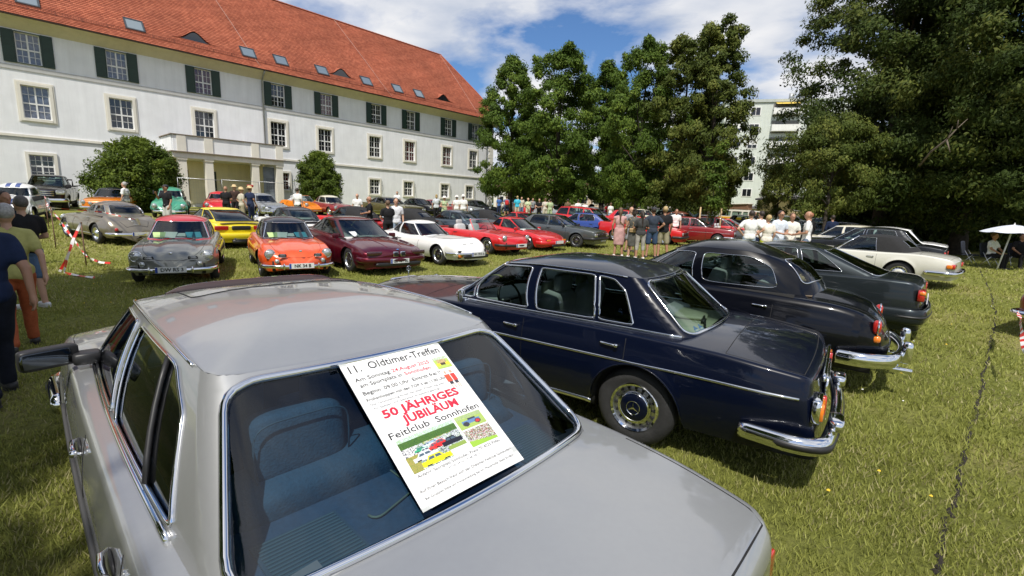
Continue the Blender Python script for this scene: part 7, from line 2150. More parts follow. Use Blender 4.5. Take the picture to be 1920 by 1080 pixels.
show_car('gt', WHITE, 'low white sports coupe with red interior', 893, 13.7, 229, 1, None, 'front', REDINT, plate_txt='W 1910 A', rim=rim_alloy)
show_car('spider', RED, 'bright red open two seater without a roof beside the white coupe', 975, 16.5, 227, 1, None, 'front', mat('dark_seat'), rim=rim_alloy, chrome_win=CHROME)
show_car('mr2', RED, 'red wedge shaped sports car with a black roof opening and white plate', 1046, 18.3, 230, 1, None, 'front', mat('dark_seat'), rim=rim_alloy, chrome_win=BLACKP)
show_car('sedan80', ALFAGR, 'dark grey wedge shaped four door saloon beside the two women', 1128, 20.2, 238, 1, None, 'front', mat('dark_seat'), rim=rim_alloy, chrome_win=BLACKP)
show_car('p356', TAUPE, 'taupe metallic rounded coupe seen from behind left of the grey coupe', 266, 15.0, 62, 1, None, 'rear', TANI, face=-1)
show_car('p944', YELLOW, 'yellow sports coupe with dark rear window seen from behind', 455, 15.6, 52, 1, None, 'rear', mat('dark_seat'), face=-1, rim=rim_alloy, chrome_win=BLACKP)
show_car('targa', WHITE, 'white rear engined sports car with black top behind the orange red coupe', 588, 17.2, 46, 1, BLACKR, 'rear', mat('dark_seat'), face=-1, rim=rim_alloy, chrome_win=BLACKP)
show_car('softtop', RED, 'red convertible with closed black soft top behind the maroon coupe', 716, 20.0, 60, 1, CANV, 'rear', mat('dark_seat'), face=-1, chrome_win=BLACKP)
show_car('softtop', BLACKC2, 'black convertible with closed soft top behind the low white coupe', 822, 20.5, 58, 1, CANV, 'rear', mat('dark_seat'), face=-1, chrome_win=BLACKP)
show_car('p911', SLATE, 'slate blue rear engined coupe behind the red open two seater', 905, 21.5, 56, 1, None, 'rear', mat('dark_seat'), face=-1, chrome_win=BLACKP)
show_car('softtop', ALFAGR, 'grey convertible with dark soft top behind the slate blue coupe', 955, 23.5, 55, 1, CANV, 'rear', mat('dark_seat'), face=-1, chrome_win=BLACKP)
show_car('p944', RED, 'red fastback coupe seen from behind over the dark grey saloon', 1022, 24.5, 55, 1, None, 'rear', mat('dark_seat'), face=-1, rim=rim_alloy, chrome_win=BLACKP)
# on the bank before the building
show_car('ghia34', ORANGE, 'bright orange razor edged coupe with black roof left of the green beetle', 190, 23.0, 207, 1, BLACKR, 'front', TANI)
show_car('beetle', GREEN_C, 'jade green beetle shaped car in front of the big round shrub', 318, 23.6, 212, 1, None, 'front', TANI, face=1)
show_car('p356', RED, 'small red rounded coupe in front of the portico', 412, 26.6, 210, 1, None, 'front', TANI)
show_car('ghia', SILV2, 'light silver round-nosed coupe right of the men in hats', 520, 27.5, 226, 1, None, 'front', TANI)
show_car('softtop', ORANGE, 'orange open convertible behind the man in the white shirt', 595, 31, 228, 1, None, 'front', mat('dark_seat'), openroof=True)
show_car('ghia', DKRED, 'dark red round-nosed coupe with cream roof right of the orange convertible', 650, 30.5, 226, 1, CREAMP, 'front', TANI)
show_car('uscoupe', GOLD, 'long olive gold American coupe parked below the building wall', 778, 32.0, 232, 1, P_('olive_vinyl_roof', (.05, .045, .025)), 'front', TANI)
show_car('p911', BLACKC2, 'black rear engined coupe right of the long gold car', 822, 36, 230, 1, None, 'front', mat('dark_seat'), chrome_win=BLACKP)
show_car('gt', DKRED, 'small red coupe partly hidden behind visitors near the building corner', 850, 38, 230, 1, None, 'front', mat('dark_seat'))
show_car('spider', SILV2, 'low silver roadster near the corner of the building', 900, 39, 228, 1, None, 'front', REDINT)
show_car('softtop', BLACKC2, 'black convertible at the corner of the building', 930, 43, 230, 1, CANV, 'front', mat('dark_seat'), chrome_win=BLACKP)
show_car('pickup', P_('brown_black_paint', (.016, .013, .013)), 'big dark pickup truck with chrome grille parked by the left end of the building', 82, 24.3, 216, 1, None, 'front', mat('dark_seat'), cat='pickup truck', rim=rim_alloy, chrome_win=BLACKP, name='pickup_truck')
def stripes(C, r, o):
 for x in (-.14, .14):
  mb = MB(); n = 14; V = []
  for i in range(n + 1):
   y = C.belt[0] + .05 + (C.y1 - .1 - C.belt[0]) * i / n
   for xx in (x - .08, x + .08): p = C.warp((xx, y, C.topz(xx, y) + .004)); V.append(p)
  mb.add(V, [(2 * i, 2 * i + 1, 2 * i + 3, 2 * i + 2) for i in range(n)])
  V = []
  for i in range(n + 1):
   y = C.roofo[0] + (C.roofo[6] - C.roofo[0]) * i / n
   for xx in (x - .07, x + .07): V.append(C.roof_at(xx, y, .004))
  mb.add(V, [(2 * i, 2 * i + 1, 2 * i + 3, 2 * i + 2) for i in range(n)])
  mb.build('racing_stripe', mat('stripe_blue', (.02, .06, .25), .3, 0, 1), r)
show_car('beetle', WHITE, 'white rounded car with two blue stripes at the left edge of the photo', 2, 17.5, 212, 1, None, 'front', mat('dark_seat'), dress=stripes)
# the right-hand group
show_car('sedan70', WHITE, 'white saloon with a tall roof parked behind the dark saloon at the right', 1770, 17.2, 48, 1, None, 'rear', TANI, face=-1, wb=2.8)
show_car('sedan70', P_('grey_black_paint', (.02, .022, .026), .3), 'dark saloon squeezed between the cream convertible and the white saloon', 1768, 15.2, 45, 1, None, 'rear', mat('dark_seat'), face=-1)
show_car('sedan70', CREAMP, 'cream car whose hood shows left of the white saloon', 1640, 19.0, 44, 1, CREAMP, (0, 0, 0), TANI, face=-1)
show_car('ghia34', DKRED, 'dark red car with chrome bumper entering the photo at the right edge', 1895, 7.6, -62, 1, BLACKR, (-.74, -.98), mat('dark_seat'), face=-1)
# far cars under the trees
protos = {}
far = [('sedan70', DKRED, 1300, 25.8, 240, 'dark red boxy saloon with black grille right of the visitors', None), ('sedan70', RED, 1345, 28.5, 240, 'red saloon seen behind the three tree stakes', None), ('spider', P_('mid_grey_paint', (.06, .06, .065)), 1372, 25.5, 236, 'dark grey open roadster right of the tree stakes', None),
       ('p944', RED, 1130, 26, 236, 'red coupe directly behind the two women', None), ('wagon', RED, 1105, 30, 236, 'red hatchback behind the dark grey saloon', None), ('sedan80', BLUE, 1085, 26.5, 60, 'dark blue car seen over the grey saloon roof', None),
       ('mr2', RED, 1365, 33, 236, 'red pointed sports car before the yellow camper van', None), ('beetle', P_('rust_brown_paint', (.14, .05, .03)), 1280, 35, 226, 'brown beetle shaped car behind the dark red saloon', None), ('beetle', DKGREEN, 1256, 47, 226, 'dark green beetle shaped car near the big trunk', None),
       ('sedan70', CREAMP, 1215, 40, 236, 'cream saloon behind the group of visitors', None), ('wagon', CREAMP, 1055, 51, 226, 'cream estate car under the left trees', None), ('p356', SILV2, 1120, 44, 226, 'silver grey rounded car under the trees', None), ('softtop', SILV2, 1040, 43, 228, 'silver sports car behind the group in light shirts', None),
       ('sedan80', BLUE, 1165, 50, 236, 'blue saloon behind the pale tree trunk', None), ('wagon', BLACKC2, 1288, 50, 230, 'black van shaped car before the white garages', None), ('sedan70', SKYB, 1330, 44, 236, 'light blue saloon behind the staked young tree', None),
       ('wagon', WHITE, 1487, 38, 240, 'white estate car behind the visitors in white', None), ('sedan80', P_('mid_grey_paint'), 1490, 31, 60, 'dark grey car hidden behind the visitors in white', None), ('sedan70', DKGREEN, 1563, 26, 225, 'dark green saloon right of the straight dark trunk', None),
       ('sedan80', WHITE, 1600, 30, 228, 'white saloon right of the dark green one', None), ('wagon', SILV2, 1575, 37, 226, 'silver estate car in the second row at the right', None), ('sedan70', WHITE, 1625, 38, 226, 'white saloon under the low branches', None),
       ('p911', RED, 1005, 45, 230, 'red sports car behind the visitors near the building corner', None), ('sedan70', RED, 1185, 33, 238, 'red saloon behind the women', None), ('gt', DKRED, 1235, 29, 238, 'dark red coupe behind the man in the dark vest', None), ('sedan80', RED, 1205, 24.5, 240, 'bright red saloon right behind the girl with the long ponytail', None),
       ('beetle', RED, 1195, 52, 226, 'red beetle shaped car in the shade of the trees', None), ('sedan70', BLACKC2, 1400, 42, 235, 'black saloon right of the yellow camper van', None), ('p356', WHITE, 965, 55, 226, 'white rounded car beyond the building corner', None), ('sedan80', SILV2, 1440, 46, 236, 'silver saloon by the small maple trunk', None),
       ('wagon', P_('mid_grey_paint'), 1240, 58, 230, 'grey van like car before the long pale house', None), ('sedan70', WHITE, 1100, 60, 230, 'white saloon far back before the pinkish house', None), ('sedan80', DKRED, 1420, 52, 232, 'dark red saloon before the garage row', None)]
FARC = 'classic cars parked under the trees'
for kind, M, px, Y, th, lab, rf in far:
 if kind not in protos:
  C_, r_ = show_car(kind, M, lab, px, Y, th, 0 if Y > 27.5 else 1, rf, (0, spec(kind)[0]['wb'] / 2), mat('dark_seat'), group=FARC, plate_txt=None, chrome_win=None if Y > 27 else CHROME)
  protos[kind] = (r_, C_.wb)
 else:
  r0, wb = protos[kind]; r_ = copy_tree(r0); put(r_, wb, px, Y, th, lab, M)
show_car('bus', P_('mustard_paint', (.66, .34, .02)), 'mustard yellow camper van with raised white pop-top roof', 1388, 50, 218, 0, P_('bus_cream', (.66, .64, .56)), (0, 1.2), TANI, plate_txt=None, cat='camper van', name='camper_van')
# ------------------------------------------------------------------ people
SKIN = mat('skin_light', (.50, .29, .20), .55, noise=(9, .08)); SKIN2 = mat('skin_tanned', (.38, .20, .125), .55, noise=(9, .08))
def cloth(name, c): return mat('cloth_' + name, c, .85, noise=(22, .12), bump=(45, .25), spec=.2)
def remesh(mb, vox, name, smooth=4, disp=0, seed=0):
 me = mb.data('tmp', [SKIN]); o = bpy.data.objects.new('tmp', me); COL.objects.link(o)
 m = o.modifiers.new('r', 'REMESH'); m.mode = 'VOXEL'; m.voxel_size = vox
 s_ = o.modifiers.new('s', 'SMOOTH'); s_.factor = .5; s_.iterations = smooth
 dg = bpy.context.evaluated_depsgraph_get(); out = bpy.data.meshes.new_from_object(o.evaluated_get(dg))
 bpy.data.objects.remove(o); bpy.data.meshes.remove(me)
 out.name = name; out.materials.clear(); out.materials.append(SKIN)
 out.polygons.foreach_set('use_smooth', [True] * len(out.polygons))
 if disp:                                                # loose folds
  out.update(); n = len(out.vertices); co = np.zeros(n * 3); no = np.zeros(n * 3); out.vertices.foreach_get('co', co); out.vertices.foreach_get('normal', no)
  co = co.reshape(-1, 3); no = no.reshape(-1, 3); x, y, z = co.T
  f = np.sin(z * 26 + 3 * np.sin(x * 11 + seed) + y * 9) * .6 + np.sin(x * 31 + z * 12 + seed) * .4
  co += no * (disp * f)[:, None]; out.vertices.foreach_set('co', co.ravel())
 out.update(); return out
def cap(mb, a, b, ra, rb, n=6):
 a, b = np.array(a, float), np.array(b, float)
 P = [a + (b - a) * t for t in np.linspace(0, 1, n)]; R = [ra + (rb - ra) * t for t in np.linspace(0, 1, n)]
 mb.tube(P, R, 12); mb.sq(a, (2 * ra,) * 3, 1, 1, 12, 8); mb.sq(b, (2 * rb,) * 3, 1, 1, 12, 8)
POSES = {
 # arms: (elbow, wrist) for left(-x) and right(+x); legs: (knee, ankle)
 'stand': dict(aL=((-.25, -.02, 1.15), (-.25, .06, .90)), aR=((.25, -.02, 1.15), (.26, .05, .90)), lL=((-.11, .02, .50), (-.13, -.02, .09)), lR=((.11, .02, .50), (.14, -.01, .09))),
 'hip': dict(aL=((-.36, -.06, 1.20), (-.20, .03, 1.02)), aR=((.25, -.02, 1.15), (.24, .10, .92)), lL=((-.12, .05, .50), (-.13, .0, .09)), lR=((.13, .0, .50), (.18, -.03, .09))),
 'hips': dict(aL=((-.37, -.08, 1.20), (-.19, .02, 1.02)), aR=((.37, -.08, 1.20), (.19, .02, 1.02)), lL=((-.12, .02, .50), (-.15, -.02, .09)), lR=((.12, .02, .50), (.15, -.02, .09))),
 'phone': dict(aL=((-.25, -.02, 1.15), (-.24, .08, .90)), aR=((.30, .12, 1.22), (.14, .30, 1.42)), lL=((-.11, .02, .50), (-.12, -.02, .09)), lR=((.11, .03, .50), (.15, .02, .09))),
 'hands': dict(aL=((-.27, .02, 1.15), (-.08, .24, 1.10)), aR=((.27, .02, 1.15), (.08, .25, 1.08)), lL=((-.11, .02, .50), (-.13, -.02, .09)), lR=((.11, .02, .50), (.13, -.02, .09))),
 'walk': dict(aL=((-.25, .06, 1.16), (-.24, .22, .95)), aR=((.25, -.12, 1.17), (.26, -.16, .93)), lL=((-.10, -.04, .50), (-.10, -.30, .12)), lR=((.10, .16, .52), (.11, .22, .09))),
 'sit': dict(aL=((-.26, .10, 1.18), (-.16, .32, 1.02)), aR=((.26, .10, 1.18), (.16, .34, 1.02)), lL=((-.12, .42, .93), (-.12, .40, .50)), lR=((.12, .42, .93), (.12, .44, .50))),
}
_B = {}
def hand(mb, w, d, side):
 """palm, four unequal curled fingers and a thumb from wrist w along direction d"""
 w = np.array(w); d = np.array(d, float); d /= np.linalg.norm(d)
 s_ = np.cross(d, (0, 0, 1.0));
 s_ = s_ / np.linalg.norm(s_) if np.linalg.norm(s_) > .1 else np.array((0, 1.0, 0))
 s_ = np.array((0, 1.0, 0)) - d * d[1] if abs(d[2]) > .6 else s_; s_ /= np.linalg.norm(s_); n = np.cross(d, s_)
 if n @ np.array((-side, 0, 0)) < 0: n = -n
 cap(mb, w, w + d * .05, .026, .032)
 for k, L in enumerate((.062, .075, .07, .055)):
  b = w + d * .075 + s_ * (.030 - .020 * k); m_ = b + d * L * .55 + n * .006; e = m_ + d * L * .4 + n * L * .38
  cap(mb, w + d * .03 + s_ * (.024 - .016 * k), b, .013, .0105, 3); cap(mb, b, m_, .0105, .0095, 3); cap(mb, m_, e, .0095, .008, 3)
 cap(mb, w + d * .02 + s_ * .02, w + d * .055 + s_ * .052 + n * .01, .014, .011, 3); cap(mb, w + d * .055 + s_ * .052 + n * .01, w + d * .085 + s_ * .055 + n * .022, .011, .009, 3)
def body_meshes(pose, fem=False):
 key = (pose, fem)
 if key in _B: return _B[key]
 p = POSES[pose]; k = .92 if fem else 1.0
 sh = .185 * k
 def torso(mb, g=0.0, low=.93, high=1.44):
  mb.sq((0, -.005, .97), ((.33 + (.03 if fem else 0)) + 2 * g, .21 + 2 * g, .24 + g), .75, .85, 20, 10)
  mb.sq((0, 0, 1.12), (.28 * k + .02 + 2 * g, .19 + 2 * g, .30), .8, .85, 20, 10)
  mb.sq((0, -.005, 1.29), (.345 * k + 2 * g, .22 + 2 * g, .36), .8, .85, 20, 12)
  if fem:
   for s_ in (-1, 1): mb.sq((s_ * .08, .085, 1.28), (.13 + g, .11 + g, .13 + g), 1, 1, 12, 8)
  for s_ in (-1, 1): cap(mb, (s_ * .05, -.01, 1.45), (s_ * sh, -.01, 1.41), .05 + g, .058 + g)
 def arm(mb, side, g=0, upto=2, t=1.0):
  e, w = p['aL' if side < 0 else 'aR']; s_ = np.array((side * sh, -.01, 1.405)); e = np.array(e); w = np.array(w)
  if upto == 1: cap(mb, s_, s_ + (e - s_) * t, .056 + g, .046 + g); return
  cap(mb, s_, e, .052 * k + g, .040 * k + g); cap(mb, e, w, .039 * k + g, .026 + g)
 def leg(mb, side, g=0, t0=0, t1=2.0, flare=0):
  kn, an = p['lL' if side < 0 else 'lR']; h = np.array((side * .095, 0, .92)); kn = np.array(kn); an = np.array(an)
  cap(mb, h, h + (kn - h) * min(t1, 1), .088 + g, .088 + g - .03 * min(t1, 1) + flare)
  if t1 > 1: cap(mb, kn, kn + (an - kn) * (t1 - 1), .058 + g, (.040 if t1 > 1.9 else .05) + g + flare)
 mb = MB(); torso(mb)
 for s_ in (-1, 1):
  arm(mb, s_); e, w = p['aL' if s_ < 0 else 'aR']; hand(mb, w, np.array(w) - np.array(e), s_); leg(mb, s_)
  an = np.array(p['lL' if s_ < 0 else 'lR'][1]); cap(mb, an, an + np.array((s_ * .01, -.03, -.04)), .04, .035); cap(mb, an + np.array((0, 0, -.045)), an + np.array((s_ * .02, .15, -.06)), .035, .026)
 cap(mb, (0, -.01, 1.42), (0, .01, 1.56), .058 * k, .052 * k)
 mb.sq((0, .01, 1.665), (.155, .195, .225), .95, .95, 20, 14); mb.sq((0, .035, 1.60), (.115, .13, .13), .9, .9, 16, 10)
 mb.sq((0, .118, 1.645), (.026, .035, .045), 1, 1, 10, 8); mb.sq((0, .098, 1.682), (.12, .03, .02), .9, .9, 12, 6); mb.sq((0, .100, 1.598), (.05, .024, .022), 1, 1, 10, 6)
 for s_ in (-1, 1): mb.sq((s_ * .078, .0, 1.65), (.022, .042, .062), 1, 1, 10, 8)
 body = remesh(mb, .0135, 'body', 2)
 res = {'body': body}; need = {q for a in A_ if a[3] == pose and a[10] == fem for q in (a[4][0], a[5][0] if a[5] else '')} | ({'shirt', 'trousers'} if pose == 'sit' else set())
 mb = MB(); torso(mb, .016)
 for s_ in (-1, 1): arm(mb, s_, .018, 1, .62)
 mb.sq((0, -.005, .94), (.37, .25, .14), .7, .8, 20, 8)
 if 'shirt' in need: res['shirt'] = remesh(mb, .018, 'shirt', 3, .006, 1)
 mb = MB(); torso(mb, .018)
 for s_ in (-1, 1): arm(mb, s_, .016)
 mb.sq((0, -.005, .92), (.38, .26, .20), .7, .8, 20, 8)
 if 'jacket' in need: res['jacket'] = remesh(mb, .018, 'jacket', 3, .006, 2)
 for nm, t1, fl in (('trousers', 1.95, .008), ('shorts', .86, .022), ('capri', 1.35, .0)):
  mb = MB(); mb.sq((0, -.005, .95), (.355, .235, .20), .7, .85, 20, 10)
  for s_ in (-1, 1): leg(mb, s_, .014, 0, t1, fl)
  if nm in need: res[nm] = remesh(mb, .018, nm, 3, .004, 3)
 mb = MB(); torso(mb, .012)
 V, F = lathe([(1.06, .15), (.95, .19), (.8, .20), (.62, .205), (.44, .19), (.43, .02)], 24, 'z'); V = np.array(V) * (1, .72, 1); mb.add(V, F); mb.sq((0, 0, 1.05), (.3, .2, .2), 1, 1, 12, 8)
 if 'dress' in need: res['dress'] = remesh(mb, .018, 'dress', 3, .006, 4)
 for s_ in (-1, 1):
  mb = MB(); an = np.array(p['lL' if s_ < 0 else 'lR'][1]); mb.sq(an + np.array((s_ * .01, .05, -.045)), (.10, .27, .09), .6, .7, 14, 8)
  mb.sq(an + np.array((s_ * .01, .05, -.082)), (.105, .28, .02), .6, .7, 14, 4); res['shoe%d' % s_] = mb.data('shoe', [SKIN])
 mb = MB()                                               # eyes and mouth
 for s_ in (-1, 1): mb.sq((s_ * .030, .100, 1.664), (.020, .014, .010), 1, 1, 8, 6)
 res['eyes'] = mb.data('eyes', [INK]); mb = MB(); mb.sq((0, .110, 1.598), (.045, .012, .010), 1, 1, 8, 4); res['mouth'] = mb.data('mouth', [mat('lips', (.35, .12, .10), .5)])
 _B[key] = res; return res
def hair_mesh(kind):
 if ('hair', kind) in _B: return _B[('hair', kind)]
 mb = MB()
 if kind in ('short', 'long', 'tail', 'bun'):
  mb.sq((0, -.018, 1.695), (.175, .20, .20), .95, .95, 20, 14);
  if kind != 'short': mb.sq((0, -.05, 1.63), (.17, .13, .22), .9, .9, 16, 10)
  if kind == 'long': mb.sq((0, -.06, 1.52), (.19, .09, .28), .8, .8, 14, 10)
  if kind == 'tail': cap(mb, (0, -.10, 1.70), (0, -.14, 1.60), .035, .04); cap(mb, (0, -.14, 1.60), (0, -.13, 1.22), .04, .018)
  if kind == 'bun': mb.sq((0, -.10, 1.76), (.09, .09, .09), 1, 1, 12, 8)
 if kind == 'thin': mb.sq((0, -.035, 1.67), (.168, .165, .15), .95, .95, 18, 10)
 me = remesh(mb, .016, 'hair', 1, .003, 5)
 _B[('hair', kind)] = me; return me
def person(px, Y, face, pose, top, bot, shoes=None, hair='short', hc=(.05, .035, .025), skin=None, fem=False, extra=(), label='', sc=1.0, group=None, dz=0, xy=None):
 g = ground_at(px, Y) if xy is None else np.array((*xy, terr(*xy)))
 r = empty('person', (g[0], g[1], g[2] + dz), radians(face), label, 'person', group)
 sc = sc * (.95 if fem else 1.0); r.scale = (sc, sc, sc)
 B = body_meshes(pose, fem); sk = skin or SKIN
 def add(nm, me, m, par=r):
  o = link(nm, me, par)
  if m is not None: o.material_slots[0].link = 'OBJECT'; o.material_slots[0].material = m
  return o
 b = add('body', B['body'], sk); add('eyes', B['eyes'], None, b); add('mouth', B['mouth'], None, b)
 kind, m = top; add(kind, B[kind], m)
 if bot: add(bot[0], B[bot[0]], bot[1])
 for q in (-1, 1): add('shoe', B['shoe%d' % q], shoes or mat('shoe_dark', (.03, .03, .03), .6))
 if hair: add('hair', hair_mesh(hair), mat('hair_%d_%d' % (int(hc[0] * 100), int(hc[1] * 100)), hc, .6, noise=(40, .3)))
 for e in extra:
  if e == 'hat' or e == 'strawhat' or e == 'whitehat':
   m_ = {'hat': mat('hat_dark', (.05, .04, .035), .8), 'strawhat': mat('straw', (.55, .42, .22), .85, noise=(60, .3)), 'whitehat': mat('hat_white', (.72, .70, .66), .85)}[e]
   mb = MB(); V, F = lathe([(1.70, .17), (1.715, .165), (1.725, .105), (1.80, .095), (1.825, .06), (1.83, .005)], 20, 'z', (0, 0, 0)); mb.add(V, F); mb.build('hat', m_, r)
  if e == 'cap':
   mb = MB(); mb.sq((0, -.01, 1.725), (.175, .205, .13), .8, .9, 18, 8); mb.sq((0, .12, 1.71), (.14, .12, .015), .8, .8, 12, 4); mb.build('cap', mat('cap_dark', (.03, .03, .04), .8), r)
  if e in ('bag', 'tanbag', 'beltbag'):
   m_ = mat('bag_tan', (.42, .29, .15), .6, noise=(12, .15)) if e != 'bag' else mat('bag_dark', (.03, .03, .03), .6)
   c = (.24, .02, .98) if e != 'beltbag' else (.02, -.15, 1.02)
   mb = MB(); mb.sq(c, (.09, .26, .20) if e != 'beltbag' else (.24, .09, .15), .3, .35, 14, 8); mb.sq((c[0], c[1], c[2] + .03), (.095, .27, .10) if e != 'beltbag' else (.25, .10, .08), .3, .35, 14, 6)
   o = mb.build('shoulder_bag', m_, r)
   mb = MB(); mb.tube([(c[0] - .03, c[1], c[2] + .1), (.12, .10, 1.30), (-.10, .06, 1.47), (-.14, -.06, 1.45), (.05, -.15, 1.25), (c[0] - .04, c[1] - .05, c[2] + .1)], .010, 5); mb.build('bag_strap', m_, o)
  if e == 'pack':
   mb = MB(); mb.sq((0, -.19, 1.22), (.30, .17, .42), .35, .35, 16, 10); mb.sq((0, -.27, 1.14), (.22, .08, .2), .3, .35, 12, 8); mb.build('backpack', mat('pack_red', (.50, .02, .02), .7), r)
  if e == 'phone':
   w = POSES[pose]['aR'][1]; mb = MB(); mb.box((w[0] - .02, w[1] + .10, w[2] + .06), (.075, .012, .15)); mb.build('phone', INK, r, False)
  if e == 'stripes':
   mb = MB()
   for q in range(7):
    z = .98 + .065 * q; w = .19 - .02 * sin((z - .95) * 6)
    mb.tube([((w + .004) * cos(t), -.004 + (.118 + .004) * sin(t), z) for t in np.linspace(0, 2 * pi, 24, endpoint=False)], 1, 6, True, 0, .006, .014)
   mb.build('shirt_stripes', cloth('navy', (.02, .03, .07)), r)
  if e == 'braces':
   mb = MB()
   for s_ in (-1, 1): mb.tube([(s_ * .07, -.125, 1.02), (s_ * .09, -.138, 1.25), (s_ * .10, -.10, 1.45), (s_ * .10, .0, 1.485), (s_ * .09, .12, 1.35), (s_ * .09, .12, 1.02)], .012, 5)
   mb.build('braces', mat('bag_dark', (.03, .03, .03), .6), r)
  if e == 'glasses':
   mb = MB()
   for s_ in (-1, 1): mb.sq((s_ * .032, .118, 1.663), (.05, .012, .032), .7, .7, 10, 6); mb.tube([(s_ * .06, .115, 1.668), (s_ * .082, .0, 1.668)], .004, 4)
   mb.build('sunglasses', INK, r)
 return r
c_ = cloth
WT = c_('white', (.74, .74, .73)); BK = c_('black', (.014, .014, .016)); NV = c_('navy', (.02, .03, .07)); DN = c_('denim', (.10, .16, .27)); LD = c_('light_denim', (.28, .36, .46)); KH = c_('khaki', (.30, .27, .18)); BG = c_('beige', (.50, .46, .37))
YE = c_('lemon', (.42, .40, .14)); OR = c_('orange', (.38, .10, .04)); GY = c_('grey', (.26, .27, .29)); PK = c_('dusty_pink', (.50, .30, .29)); GN = c_('sage', (.38, .46, .28)); TQ = c_('turquoise', (.05, .42, .58)); BL = c_('blue', (.06, .14, .36)); RD = c_('red', (.50, .03, .03)); BR = c_('brown', (.14, .10, .06)); PT = c_('patterned', (.10, .10, .09)); WSH = mat('shoe_white', (.65, .65, .64), .6)
G_ = (.35, .34, .33); BLND = (.42, .30, .14); DKB = (.03, .02, .015); MBR = (.12, .07, .04)
